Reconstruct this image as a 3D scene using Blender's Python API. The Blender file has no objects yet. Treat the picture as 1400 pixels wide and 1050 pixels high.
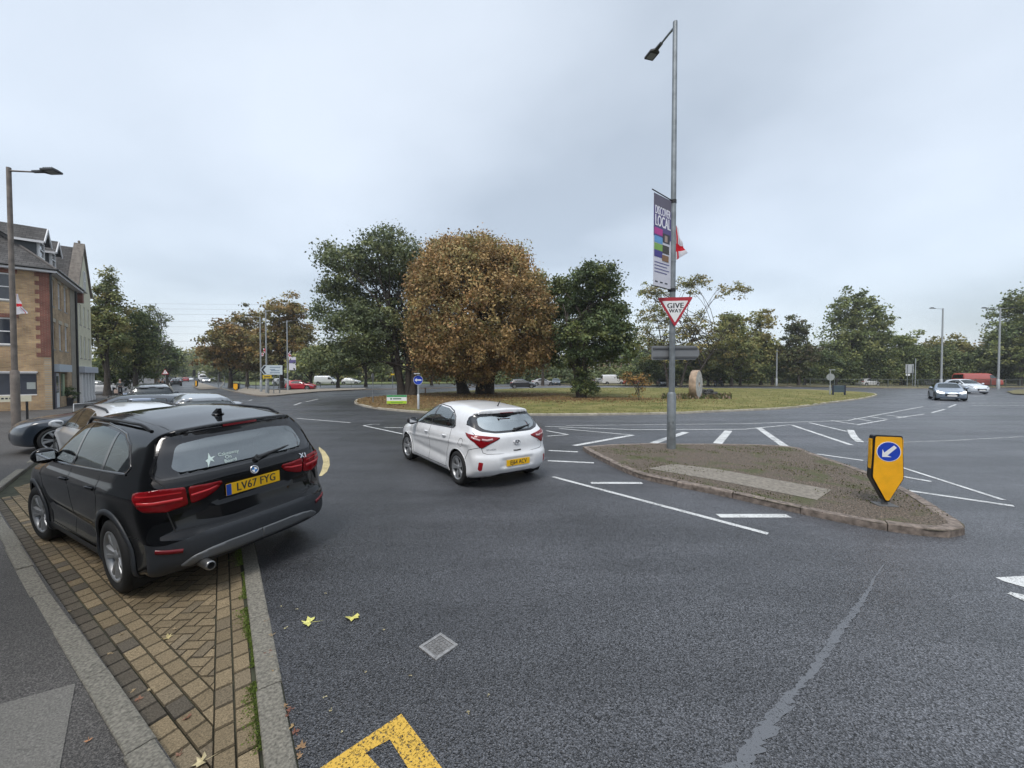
import bpy, bmesh, math, random
import numpy as np
from mathutils import Vector, Matrix
R = math.radians
scene = bpy.context.scene
COL = scene.collection
# ------------------------------------------------------------------ camera
H = 2.05; F = 526.0; PITCH = R(1.3)
cam_d = bpy.data.cameras.new('camera'); cam = bpy.data.objects.new('camera', cam_d); COL.objects.link(cam)
cam.location = (0, 0, H); cam.rotation_euler = (R(90) - PITCH, 0, 0)
cam_d.sensor_width = 36.0; cam_d.lens = F / 1400 * 36.0; cam_d.clip_start = .05; cam_d.clip_end = 3000
scene.camera = cam
# ------------------------------------------------------------------ exposure
vs = scene.view_settings; vs.view_transform = 'Standard'; vs.look = 'None'; vs.gamma = 1; vs.exposure = 0.38; vs.use_curve_mapping = False
# ------------------------------------------------------------------ sky: overcast layer over a Nishita sky
SUN_EL, SUN_AZ = R(58), R(200)
w = bpy.data.worlds.new('World'); scene.world = w; w.use_nodes = True
nt = w.node_tree; nt.nodes.clear()
def N(t, typ, **kw):
    n = t.nodes.new(typ)
    for k, v in kw.items(): setattr(n, k, v)
    return n
def L(t, a, b): t.links.new(a, b)
out = N(nt, 'ShaderNodeOutputWorld'); add = N(nt, 'ShaderNodeAddShader')
sky = N(nt, 'ShaderNodeTexSky', sky_type='NISHITA', sun_disc=False, sun_elevation=SUN_EL, sun_rotation=SUN_AZ)
sky.air_density = 1.0; sky.dust_density = 3.0
b1 = N(nt, 'ShaderNodeBackground'); b1.inputs[1].default_value = .05
L(nt, sky.outputs[0], b1.inputs[0])
tc = N(nt, 'ShaderNodeTexCoord'); sp = N(nt, 'ShaderNodeSeparateXYZ'); L(nt, tc.outputs['Generated'], sp.inputs[0])
zc = N(nt, 'ShaderNodeMath', operation='MAXIMUM'); L(nt, sp.outputs[2], zc.inputs[0]); zc.inputs[1].default_value = 0.0
za = N(nt, 'ShaderNodeMath', operation='ADD'); L(nt, zc.outputs[0], za.inputs[0]); za.inputs[1].default_value = 0.34
dv = N(nt, 'ShaderNodeVectorMath', operation='DIVIDE'); L(nt, tc.outputs['Generated'], dv.inputs[0])
cz = N(nt, 'ShaderNodeCombineXYZ'); [L(nt, za.outputs[0], cz.inputs[i]) for i in range(3)]; L(nt, cz.outputs[0], dv.inputs[1])
mp = N(nt, 'ShaderNodeMapping'); mp.inputs['Scale'].default_value = (.8, 1.0, .3); mp.inputs['Rotation'].default_value = (0, 0, R(-24)); mp.inputs['Location'].default_value = (2.3, .7, 0)
L(nt, dv.outputs[0], mp.inputs[0])
n1 = N(nt, 'ShaderNodeTexNoise'); n1.inputs['Scale'].default_value = .95; n1.inputs['Detail'].default_value = 6; n1.inputs['Roughness'].default_value = .45; n1.inputs['Distortion'].default_value = .15
L(nt, mp.outputs[0], n1.inputs['Vector'])
cr = N(nt, 'ShaderNodeValToRGB'); L(nt, n1.outputs[0], cr.inputs[0])
e = cr.color_ramp.elements; e[0].position = .36; e[0].color = (.335, .372, .405, 1); e[1].position = .63; e[1].color = (.555, .60, .645, 1)
m_ = e.new(.50); m_.color = (.465, .508, .55, 1)
# overhead is brighter than the horizon band, as under a real overcast sky
zr = N(nt, 'ShaderNodeMapRange'); L(nt, sp.outputs[2], zr.inputs[0]); zr.inputs[1].default_value = .76; zr.inputs[2].default_value = 1.0; zr.inputs[3].default_value = 1.0; zr.inputs[4].default_value = 2.7
b2 = N(nt, 'ShaderNodeBackground'); L(nt, cr.outputs[0], b2.inputs[0]); L(nt, zr.outputs[0], b2.inputs[1])
L(nt, b1.outputs[0], add.inputs[0]); L(nt, b2.outputs[0], add.inputs[1]); L(nt, add.outputs[0], out.inputs[0])
# ------------------------------------------------------------------ sun behind the cloud
sd = bpy.data.lights.new('sun', 'SUN'); sd.energy = 1.5; sd.angle = R(20); sd.color = (1, .965, .92)
so = bpy.data.objects.new('sun', sd); COL.objects.link(so)
so.rotation_euler = (R(90) - SUN_EL, 0, R(180) - SUN_AZ + R(0))
# ------------------------------------------------------------------ pixel (of the 1400 px photo) -> world
cp, sp_ = math.cos(PITCH), math.sin(PITCH)
def ray(u, v):
    a, b = (u - 700) / F, (525 - v) / F
    return (a, cp + sp_ * b, b * cp - sp_)
def G(u, v, h=0.0):
    d = ray(u, v); t = (h - H) / d[2]
    return (d[0] * t, d[1] * t)
def PY(u, v, Y):                      # point on the ray at forward distance Y
    d = ray(u, v); t = Y / d[1]
    return (d[0] * t, Y, H + d[2] * t)
def PIX(x, y, z):
    dz = z - H; yc = y * cp - dz * sp_; zc_ = y * sp_ + dz * cp
    return (700 + F * x / yc, 525 - F * zc_ / yc)
# ------------------------------------------------------------------ tagging / linking
def tag(o, label=None, cat=None, group=None, kind=None):
    if label: o['label'] = label
    if cat: o['category'] = cat
    if group: o['group'] = group
    if kind: o['kind'] = kind
    return o
def thing(name, label, cat, loc=(0, 0, 0), rz=0, group=None):
    o = bpy.data.objects.new(name, None); COL.objects.link(o); o.empty_display_size = .2
    o.location = loc; o.rotation_euler = (0, 0, rz)
    return tag(o, label, cat, group)
def link(name, me, mat, parent=None, smooth=False, label=None):
    o = bpy.data.objects.new(name, me); COL.objects.link(o)
    if mat is not None:
        me.materials.clear()
        for m in (mat if isinstance(mat, (list, tuple)) else [mat]): me.materials.append(m)
    if parent: o.parent = parent
    if smooth: me.polygons.foreach_set('use_smooth', np.ones(len(me.polygons), bool))
    if label: o['label'] = label
    return o
def pymesh(name, V, Fc):
    used = sorted({i for f in Fc for i in f})
    if len(used) < len(V): k_ = {i: j for j, i in enumerate(used)}; V = [V[i] for i in used]; Fc = [tuple(k_[i] for i in f) for f in Fc]
    me = bpy.data.meshes.new(name); me.from_pydata([tuple(map(float, v)) for v in V], [], Fc); me.update(); return me
class MB:
    """collects simple solids and links them as ONE mesh object"""
    def __init__(s): s.V = []; s.F = []; s.sm = []
    def add(s, V, Fc, smooth=False):
        n = len(s.V); s.V += [tuple(v) for v in V]; s.F += [tuple(i + n for i in f) for f in Fc]; s.sm += [smooth] * len(Fc); return s
    def box(s, c, d, rz=0, M=None):
        V = []
        for sx, sy, sz in ((-1,-1,-1),(1,-1,-1),(1,1,-1),(-1,1,-1),(-1,-1,1),(1,-1,1),(1,1,1),(-1,1,1)):
            p = Vector((sx*d[0]/2, sy*d[1]/2, sz*d[2]/2))
            if M: p = M @ p
            elif rz: p = Matrix.Rotation(rz, 3, 'Z') @ p
            V.append(p + Vector(c))
        return s.add(V, [(3,2,1,0),(4,5,6,7),(0,1,5,4),(1,2,6,5),(2,3,7,6),(3,0,4,7)])
    def bbox(s, c, d, b=.01, rz=0, M=None):   # bevelled box
        bm = bmesh.new(); bmesh.ops.create_cube(bm, size=1)
        for v in bm.verts: v.co = Vector((v.co.x*d[0], v.co.y*d[1], v.co.z*d[2]))
        bmesh.ops.bevel(bm, geom=bm.edges[:], offset=b, segments=2, affect='EDGES', profile=.5)
        MM = M if M else Matrix.Rotation(rz, 3, 'Z')
        bm.verts.index_update()
        s.add([MM @ v.co + Vector(c) for v in bm.verts], [tuple(v.index for v in f.verts) for f in bm.faces]); bm.free(); return s
    def tube(s, pts, rad, n=10, cap=True, smooth=True):
        pts = [Vector(p) for p in pts]; m = len(pts)
        if not hasattr(rad, '__len__'): rad = [rad] * m
        V = []; up = None
        for i, p in enumerate(pts):
            t = (pts[min(i+1, m-1)] - pts[max(i-1, 0)]).normalized()
            if up is None:
                up = Vector((0, 0, 1)) if abs(t.z) < .9 else Vector((1, 0, 0))
            a = t.cross(up).normalized(); b = a.cross(t).normalized(); up = b
            for k in range(n):
                q = 2*math.pi*k/n; V.append(p + (a*math.cos(q) + b*math.sin(q))*rad[i])
        Fc = [(i*n+k, i*n+(k+1) % n, (i+1)*n+(k+1) % n, (i+1)*n+k) for i in range(m-1) for k in range(n)]
        s.add(V, Fc, smooth)
        if cap:
            s.add(V[:n], [tuple(range(n))]); s.add(V[-n:], [tuple(range(n-1, -1, -1))])
        return s
    def lathe(s, prof, n=24, c=(0,0,0), axis='Z', smooth=True):   # prof: (r, h)
        V = []
        for r, h in prof:
            for k in range(n):
                q = 2*math.pi*k/n; a, b = r*math.cos(q), r*math.sin(q)
                p = (a, b, h) if axis == 'Z' else ((a, h, b) if axis == 'Y' else (h, a, b))
                V.append((p[0]+c[0], p[1]+c[1], p[2]+c[2]))
        Fc = [(i*n+k, i*n+(k+1) % n, (i+1)*n+(k+1) % n, (i+1)*n+k) for i in range(len(prof)-1) for k in range(n)]
        return s.add(V, Fc, smooth)
    def prism(s, poly, z0, z1, M=None, c=(0,0,0)):   # poly in XY extruded in Z, then M
        n = len(poly); V = [Vector((x, y, z0)) for x, y in poly] + [Vector((x, y, z1)) for x, y in poly]
        if M: V = [M @ v for v in V]
        V = [v + Vector(c) for v in V]
        return s.add(V, [tuple(range(n-1, -1, -1)), tuple(range(n, 2*n))] + [(i, (i+1) % n, (i+1) % n+n, i+n) for i in range(n)])
    def mesh(s, name):
        me = pymesh(name, s.V, s.F); me.polygons.foreach_set('use_smooth', np.array(s.sm, bool)); return me
    def build(s, name, mat, parent=None, label=None):
        return link(name, s.mesh(name), mat, parent, label=label)
XZ = Matrix(((1,0,0),(0,0,-1),(0,1,0)))     # XY poly -> XZ plane (front faces -Y), extrude towards -Y
def text_mesh(body, size, ext=.002, align='CENTER', space=1.0):
    c = bpy.data.curves.new('lettering', 'FONT'); c.body = body; c.size = size; c.extrude = ext; c.align_x = align; c.align_y = 'CENTER'; c.space_character = space; c.resolution_u = 3
    o = bpy.data.objects.new('lettering', c); COL.objects.link(o)
    bpy.context.view_layer.update()
    me = bpy.data.meshes.new_from_object(o.evaluated_get(bpy.context.evaluated_depsgraph_get()))
    bpy.data.objects.remove(o); return me
def letters(body, size, mat, parent, M, name='lettering', sx=1.0, bold=0.0, **k):
    me = text_mesh(body, size, **k)
    if bold:
        me2 = me.copy(); bm = bmesh.new(); bm.from_mesh(me)
        n0 = len(bm.verts); bm.from_mesh(me2); bm.verts.ensure_lookup_table()
        for v in bm.verts[n0:]: v.co.x += bold; v.co.z += .0004
        bm.to_mesh(me); bm.free()
    me.transform(Matrix.Diagonal((sx, 1, 1, 1))); me.transform(M); o = link(name, me, mat, parent); return o
def merged(name, metas, mat, parent=None):      # join several meshes into one object
    bm = bmesh.new()
    for m in metas: bm.from_mesh(m)
    me = bpy.data.meshes.new(name); bm.to_mesh(me); bm.free(); return link(name, me, mat, parent)
def copy_tree(o, parent=None):
    c = o.copy(); COL.objects.link(c)
    if parent: c.parent = parent
    for ch in list(o.children): copy_tree(ch, c)
    return c
def poly_sheet(pts, z):                        # filled 2D polygon at height z (may be concave)
    bm = bmesh.new(); vs_ = [bm.verts.new((p[0], p[1], z)) for p in pts]
    f = bm.faces.new(vs_); bmesh.ops.triangulate(bm, faces=[f])
    if bm.faces[:][0].normal.z < 0: bmesh.ops.reverse_faces(bm, faces=bm.faces[:])
    me = bpy.data.meshes.new('sheet'); bm.to_mesh(me); bm.free(); return me
def catmull(P, n=8, closed=False):
    P = [Vector(p) for p in P]; out_ = []; m = len(P)
    for i in range(m if closed else m-1):
        g = (lambda j: P[j % m]) if closed else (lambda j: P[min(max(j, 0), m-1)])
        a, b, c, d = g(i-1), g(i), g(i+1), g(i+2)
        for k in range(n):
            t = k/n; out_.append(.5*((2*b)+(c-a)*t+(2*a-5*b+4*c-d)*t*t+(3*b-a-3*c+d)*t**3))
    if not closed: out_.append(P[-1])
    return out_
# ------------------------------------------------------------------ materials
MATS = {}
def mat(name, col, rough=.5, metal=0.0, noise=0.0, nscale=8.0, bump=0.0, bscale=60.0, coat=0.0, spec=.5, emit=None, detail=4):
    if name in MATS: return MATS[name]
    m = bpy.data.materials.new(name); m.use_nodes = True; t = m.node_tree; p = t.nodes['Principled BSDF']
    p.inputs['Roughness'].default_value = rough; p.inputs['Metallic'].default_value = metal
    p.inputs['Coat Weight'].default_value = coat; p.inputs['Coat Roughness'].default_value = .03; p.inputs['Specular IOR Level'].default_value = spec
    c = (*col, 1); tcn = N(t, 'ShaderNodeTexCoord')
    if True:
        nz = N(t, 'ShaderNodeTexNoise'); nz.inputs['Scale'].default_value = nscale; nz.inputs['Detail'].default_value = detail; L(t, tcn.outputs['Object'], nz.inputs['Vector'])
        r = N(t, 'ShaderNodeMapRange'); L(t, nz.outputs[0], r.inputs[0]); r.inputs[1].default_value = .3; r.inputs[2].default_value = .7
        k = noise if noise else .04
        r.inputs[3].default_value = 1-k; r.inputs[4].default_value = 1+k
        mx = N(t, 'ShaderNodeVectorMath', operation='SCALE'); mx.inputs[0].default_value = c[:3]; L(t, r.outputs[0], mx.inputs['Scale']); L(t, mx.outputs[0], p.inputs['Base Color'])
    if bump:
        bz = N(t, 'ShaderNodeTexNoise'); bz.inputs['Scale'].default_value = bscale; bz.inputs['Detail'].default_value = 3; L(t, tcn.outputs['Object'], bz.inputs['Vector'])
        bn = N(t, 'ShaderNodeBump'); bn.inputs['Strength'].default_value = bump; bn.inputs['Distance'].default_value = .01; L(t, bz.outputs[0], bn.inputs['Height']); L(t, bn.outputs[0], p.inputs['Normal'])
    if emit: p.inputs['Emission Color'].default_value = (*emit[0], 1); p.inputs['Emission Strength'].default_value = emit[1]
    MATS[name] = m; return m
def glass(name, tint=(.35, .40, .38), refl=.12):
    if name in MATS: return MATS[name]
    m = bpy.data.materials.new(name); m.use_nodes = True; t = m.node_tree; t.nodes.clear()
    o = N(t, 'ShaderNodeOutputMaterial'); a = N(t, 'ShaderNodeBsdfTransparent'); a.inputs[0].default_value = (*tint, 1)
    g = N(t, 'ShaderNodeBsdfGlossy'); g.inputs['Roughness'].default_value = .02; g.inputs[0].default_value = (.9, .95, .95, 1)
    fr = N(t, 'ShaderNodeLayerWeight'); fr.inputs[0].default_value = .35
    mr = N(t, 'ShaderNodeMapRange'); L(t, fr.outputs['Fresnel'], mr.inputs[0]); mr.inputs[3].default_value = refl; mr.inputs[4].default_value = .95
    mx = N(t, 'ShaderNodeMixShader'); L(t, mr.outputs[0], mx.inputs[0]); L(t, a.outputs[0], mx.inputs[1]); L(t, g.outputs[0], mx.inputs[2]); L(t, mx.outputs[0], o.inputs[0])
    MATS[name] = m; return m
def attr_mat(name, rough=.8, trans=0.0, bump=0.0, bscale=60, mul=(1,1,1), nscale=30, k=.25, spec=.3):
    m = bpy.data.materials.new(name); m.use_nodes = True; t = m.node_tree; p = t.nodes['Principled BSDF']
    a = N(t, 'ShaderNodeAttribute'); a.attribute_name = 'tint'
    tcn = N(t, 'ShaderNodeTexCoord'); nz = N(t, 'ShaderNodeTexNoise'); nz.inputs['Scale'].default_value = nscale; L(t, tcn.outputs['Object'], nz.inputs['Vector'])
    r = N(t, 'ShaderNodeMapRange'); L(t, nz.outputs[0], r.inputs[0]); r.inputs[1].default_value = .3; r.inputs[2].default_value = .7; r.inputs[3].default_value = 1-k; r.inputs[4].default_value = 1+k
    mx = N(t, 'ShaderNodeVectorMath', operation='SCALE'); L(t, a.outputs['Color'], mx.inputs[0]); L(t, r.outputs[0], mx.inputs['Scale']); L(t, mx.outputs[0], p.inputs['Base Color'])
    p.inputs['Roughness'].default_value = rough; p.inputs['Specular IOR Level'].default_value = spec
    if bump:
        bz = N(t, 'ShaderNodeTexNoise'); bz.inputs['Scale'].default_value = bscale; L(t, tcn.outputs['Object'], bz.inputs['Vector'])
        bn = N(t, 'ShaderNodeBump'); bn.inputs['Strength'].default_value = bump; bn.inputs['Distance'].default_value = .01; L(t, bz.outputs[0], bn.inputs['Height']); L(t, bn.outputs[0], p.inputs['Normal'])
    if trans:
        o = t.nodes['Material Output']; tr = N(t, 'ShaderNodeBsdfTranslucent'); L(t, mx.outputs[0], tr.inputs[0])
        s = N(t, 'ShaderNodeMixShader'); s.inputs[0].default_value = trans; L(t, p.outputs[0], s.inputs[1]); L(t, tr.outputs[0], s.inputs[2]); L(t, s.outputs[0], o.inputs[0])
    return m
def set_tint(me, cols):                        # one colour per face
    a = me.attributes.new('tint', 'FLOAT_COLOR', 'FACE'); c = np.ones((len(me.polygons), 4), np.float32); c[:, :3] = cols; a.data.foreach_set('color', c.ravel())
M_galv = mat('galvanised_steel', (.22, .24, .25), .5, .6, .22, 5, .05, 40)
M_black = mat('black_plastic', (.012, .012, .013), .45)
M_white = mat('white_sign_face', (.75, .76, .76), .4)
M_red = mat('sign_red', (.38, .02, .035), .4)
M_blue = mat('sign_blue', (.01, .05, .42), .35)
M_yel = mat('reflective_yellow', (.82, .40, .008), .4, 0, .12, 7, detail=9)
M_ink = mat('dark_lettering', (.02, .022, .03), .5)
M_conc = mat('concrete', (.27, .26, .235), .85, 0, .22, 14, .25, 90)
M_rubber = mat('tyre_rubber', (.012, .012, .012), .75)
# ------------------------------------------------------------------ cars: implicit body solved on a box lattice, panels cut out of it
def pchip(X, Y):
    X = np.array(X, float); Y = np.array(Y, float); o = np.argsort(X); X = X[o]; Y = Y[o]
    h = np.diff(X); d = np.diff(Y)/h; m = np.zeros_like(Y); m[0] = d[0]; m[-1] = d[-1]
    for i in range(1, len(X)-1):
        if d[i-1]*d[i] > 0:
            w1, w2 = 2*h[i]+h[i-1], h[i]+2*h[i-1]; m[i] = (w1+w2)/(w1/d[i-1]+w2/d[i])
    def f(x):
        x = np.clip(x, X[0], X[-1]); i = np.clip(np.searchsorted(X, x)-1, 0, len(X)-2); t = (x-X[i])/h[i]
        return (1+2*t)*(1-t)**2*Y[i]+t*(1-t)**2*h[i]*m[i]+t*t*(3-2*t)*Y[i+1]+t*t*(t-1)*h[i]*m[i+1]
    return f
def smax(a, b, k):
    h = np.maximum(k-np.abs(a-b), 0)/k
    return np.maximum(a, b)+h*h*k*.25
class Body:
    def __init__(s, P):
        s.P = P
        s.zt = pchip(*zip(*P['top'])); s.xr = pchip(*zip(*P['rear'])); s.xf = pchip(*zip(*P['front']))
        s.hw = pchip(*zip(*P['half'])); s.px = pchip(*zip(*P['plan'])); s.bot = pchip(*zip(*P['bottom']))
    def f(s, p):
        P = s.P; x, y, z = p[:, 0], p[:, 1], p[:, 2]; ay = np.abs(y)
        zt = s.zt(x); sl = (s.zt(x+.02)-s.zt(x-.02))/.04
        crown = P.get('crown', .035)*(ay/.7)**2
        dt = (z-zt+crown)/np.sqrt(1+np.minimum(sl*sl, 4))
        W = s.hw(z)*s.px(x)
        for xw, zw, amp, rad in P['flare']:
            r = np.hypot(x-xw, z-zw); W = W+amp*np.exp(-((r-rad)/.075)**2)*(z < zw+rad+.12)
        for z0, sg, amp, x0, x1, dz in P.get('crease', ()):
            W = W+amp*np.exp(-((z-(z0+dz*(x-x0)))/sg)**2)*np.clip((x-x0)/.35, 0, 1)*np.clip((x1-x)/.35, 0, 1)
        ds = ay-W
        cr_ = P['rear_round']; dr = (s.xr(z)+cr_[0]*(ay/.9)**cr_[1]-x)/P.get('rn', 1.05)
        for (cy, cz_, sy, sz, amp) in P.get('dent', ()):
            dr = dr+amp*np.clip(1.6-1.6*np.maximum(np.abs(ay-cy)/sy, 0)**4, 0, 1)*np.clip(1.6-1.6*(np.abs(z-cz_)/sz)**4, 0, 1)
        cf = P['front_round']; df = (x-s.xf(z)+cf[0]*(ay/.9)**cf[1])/1.05
        db = s.bot(x)-z
        k1 = P.get('k_top', .13)
        g = smax(dt, ds, k1); g = smax(g, dr, P.get('k_rear', .07)); g = smax(g, df, .12); g = smax(g, db, .06)
        return g
    def grad(s, p):
        e = .004; g = np.zeros_like(p)
        for i in range(3):
            d = np.zeros(3); d[i] = e; g[:, i] = (s.f(p+d)-s.f(p-d))/(2*e)
        return g/np.maximum(np.linalg.norm(g, axis=1, keepdims=True), 1e-6)
    def onto(s, p, it=4):
        for _ in range(it):
            p = p-s.grad(p)*s.f(p)[:, None]*.9
        return p
    def solve(s, a, b):
        n = len(a); lo = np.zeros(n); hi = np.ones(n); done = np.zeros(n, bool)
        for k in range(1, 41):
            t = k/40; v = s.f(a+(b-a)*t); new = (~done) & (v > 0); hi[new] = t; lo[new] = t-1/40; done |= new
        for _ in range(12):
            m = (lo+hi)/2; v = s.f(a+(b-a)*m[:, None]); pos = v > 0; hi = np.where(pos, m, hi); lo = np.where(pos, lo, m)
        return a+(b-a)*((lo+hi)/2)[:, None]
    def lattice(s, res):
        P = s.P; x0, x1 = P['x']; wy = P['w']/2+.08; z0, z1 = .05, P['h']+.12
        nx, ny, nz = int((x1-x0+.2)/res), int(2*wy/res), int((z1-z0)/res); ny += ny % 2
        idx = {}; pts = []
        def vid(i, j, k):
            q = (i, j, k)
            if q not in idx: idx[q] = len(pts); pts.append(q)
            return idx[q]
        Fc = []
        for i in range(nx):
            for j in range(ny):
                Fc.append((vid(i,j,nz), vid(i+1,j,nz), vid(i+1,j+1,nz), vid(i,j+1,nz))); Fc.append((vid(i,j,0), vid(i,j+1,0), vid(i+1,j+1,0), vid(i+1,j,0)))
            for k in range(nz):
                Fc.append((vid(i,0,k), vid(i+1,0,k), vid(i+1,0,k+1), vid(i,0,k+1))); Fc.append((vid(i,ny,k), vid(i,ny,k+1), vid(i+1,ny,k+1), vid(i+1,ny,k)))
        for j in range(ny):
            for k in range(nz):
                Fc.append((vid(0,j,k), vid(0,j,k+1), vid(0,j+1,k+1), vid(0,j+1,k))); Fc.append((vid(nx,j,k), vid(nx,j+1,k), vid(nx,j+1,k+1), vid(nx,j,k+1)))
        q = np.array(pts, float); o = np.stack([x0-.1+(x1-x0+.2)*q[:,0]/nx, -wy+2*wy*q[:,1]/ny, z0+(z1-z0)*q[:,2]/nz], 1)
        cx0, cx1 = P.get('core', (x0+.75, x1-.95)); a = o.copy()
        a[:, 0] = np.clip(a[:, 0], cx0, cx1); a[:, 1] = np.clip(a[:, 1], -.42, .42); a[:, 2] = np.clip(a[:, 2], .42, P.get('core_top', .72))
        p = s.solve(a, o); Fc = np.array(Fc)
        # a little smoothing, then back onto the surface-ish
        E = np.concatenate([Fc[:, [0,1]], Fc[:, [1,2]], Fc[:, [2,3]], Fc[:, [3,0]]])
        for _ in range(P.get('smooth', 2)):
            acc = np.zeros_like(p); cnt = np.zeros(len(p)); np.add.at(acc, E[:,0], p[E[:,1]]); np.add.at(cnt, E[:,0], 1); np.add.at(acc, E[:,1], p[E[:,0]]); np.add.at(cnt, E[:,1], 1)
            p = p*.5+acc/cnt[:, None]*.5
        s.p = p; s.F = Fc; s.alive = np.ones(len(Fc), bool)
GR = {'side': (np.array([1.,0,0]), np.array([0,0,1.])), 'rear': (np.array([0,1.,0]), np.array([0,0,1.])), 'top': (np.array([1.,0,0]), np.array([0,1.,0]))}
def inpoly(a, b, poly):
    c = np.zeros(len(a), bool); n = len(poly)
    for i in range(n):
        (x1, y1), (x2, y2) = poly[i], poly[(i+1) % n]
        if y1 == y2: continue
        k = ((y1 > b) != (y2 > b)) & (a < (x2-x1)*(b-y1)/(y2-y1)+x1); c ^= k
    return c
def near_on(a, b, poly, closed=True):
    best = np.full(len(a), 1e9); qa = a.copy(); qb = b.copy(); n = len(poly)
    for i in range(n if closed else n-1):
        (x1, y1), (x2, y2) = poly[i], poly[(i+1) % n]; dx, dy = x2-x1, y2-y1; l2 = dx*dx+dy*dy+1e-12
        t = np.clip(((a-x1)*dx+(b-y1)*dy)/l2, 0, 1); xx, yy = x1+t*dx, y1+t*dy; d = np.hypot(a-xx, b-yy); m = d < best
        best[m] = d[m]; qa[m] = xx[m]; qb[m] = yy[m]
    return qa, qb, best
def rnd(poly, r=.03, n=4):      # round polygon corners
    out_ = []; m = len(poly)
    for i in range(m):
        a, b, c = Vector(poly[i-1]), Vector(poly[i]), Vector(poly[(i+1) % m]); u, v = (a-b), (c-b)
        rr = min(r, u.length*.4, v.length*.4); p0 = b+u.normalized()*rr; p1 = b+v.normalized()*rr
        for k in range(n+1):
            t = k/n; out_.append(tuple(p0*(1-t)**2+b*2*t*(1-t)+p1*t*t))
    return out_
class Car:
    def __init__(s, name, label, P, paint, loc, heading, res=.05, group=None, extra=None):
        """heading: degrees left of +Y for the car's nose"""
        s.P = P; s.B = Body(P); s.B.lattice(res); s.res = res; s.paint = paint; s.xr = P['x'][0]
        s.root = thing(name, label, 'car', (loc[0], loc[1], loc[2] if len(loc) > 2 else 0), R(90+heading), group)
    def coords(s, p, mode, side):
        if mode == 'side': return p[:, 0], p[:, 2]
        if mode == 'rear': return p[:, 1], p[:, 2]
        if mode == 'top': return p[:, 0], p[:, 1]
        if mode == 'wrap': return np.abs(p[:, 1])+(p[:, 0]-s.xr), p[:, 2]
        if mode == 'fwrap': return np.abs(p[:, 1])+(s.P['x'][1]-p[:, 0]), p[:, 2]
    def grads(s, p, mode):
        n = len(p); z = np.zeros((n, 3)); ga = z.copy(); gb = z.copy(); gb[:, 2] = 1
        if mode == 'side': ga[:, 0] = 1
        elif mode == 'rear': ga[:, 1] = 1
        elif mode == 'top': ga[:, 0] = 1; gb[:] = (0, 1, 0)
        else: ga[:, 0] = 1 if mode == 'wrap' else -1; ga[:, 1] = np.sign(p[:, 1])
        return ga, gb
    def where(s, c, mode, side):
        if mode in ('side', 'wrap', 'fwrap'):
            m = c[:, 1]*side > (0 if mode != 'side' else .35)
            if mode == 'wrap': m &= c[:, 0] < 0
            if mode == 'fwrap': m &= c[:, 0] > 0
            return m
        if mode == 'rear': return c[:, 0] < s.xr+.62
        return c[:, 2] > .6
    def cut(s, name, poly, mode, side=1, mat_=None, keep=True, round_=0.0, parent=None, lift=0.0, label=None, thick=0):
        """cuts the panel inside poly out of the body; returns it as a part"""
        B = s.B
        if round_: poly = rnd(poly, round_)
        c = B.p[B.F].mean(1); a, b = s.coords(c, mode, side)
        sel = B.alive & inpoly(a, b, poly) & s.where(c, mode, side)
        if mode == 'side': sel &= np.abs(c[:, 1]) > .45
        if mode == 'rear' or mode == 'wrap' or mode == 'fwrap':
            pass
        if not sel.any(): return None
        cnt_s = np.zeros(len(B.p), int); np.add.at(cnt_s, B.F[sel].ravel(), 1)
        cnt_a = np.zeros(len(B.p), int); np.add.at(cnt_a, B.F.ravel(), 1)
        bd = np.where((cnt_s > 0) & (cnt_s < cnt_a))[0]; p = B.p[bd]
        pa, pb = s.coords(p, mode, side); qa, qb, dist = near_on(pa, pb, poly); ok = dist < s.res*1.6
        bd = bd[ok]; p = p[ok]; da = (qa-pa)[ok]; db = (qb-pb)[ok]
        if len(bd):
            n = B.grad(p); ga, gb = s.grads(p, mode); A = np.stack([ga, gb, n], 1)
            rhs = np.stack([da, db, np.zeros_like(da)], 1)
            AtA = np.einsum('nij,nik->njk', A, A)+np.eye(3)*.02; d = np.linalg.solve(AtA, np.einsum('nij,ni->nj', A, rhs)[..., None])[..., 0]
            ln = np.linalg.norm(d, axis=1, keepdims=True); d = np.where(ln > s.res*1.8, 0, d)
            B.p[bd] = p+d
        B.alive &= ~sel
        if not keep: return None
        Fs = B.F[sel]; u, inv = np.unique(Fs.ravel(), return_inverse=True); V = B.p[u].copy()
        if lift: V = V+B.grad(V)*lift
        me = pymesh(name, V, inv.reshape(-1, 4).tolist())
        o = link(name, me, mat_, parent or s.root, True, label)
        if lift or thick:
            md = o.modifiers.new('sol', 'SOLIDIFY'); md.thickness = thick or lift*1.5; md.offset = -1
        return o
    def cut2(s, *a, **k):
        r = []
        for sd_ in (1, -1):
            o = s.cut(*a, side=sd_, **k)
            if o: r.append(o)
        return r
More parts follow.
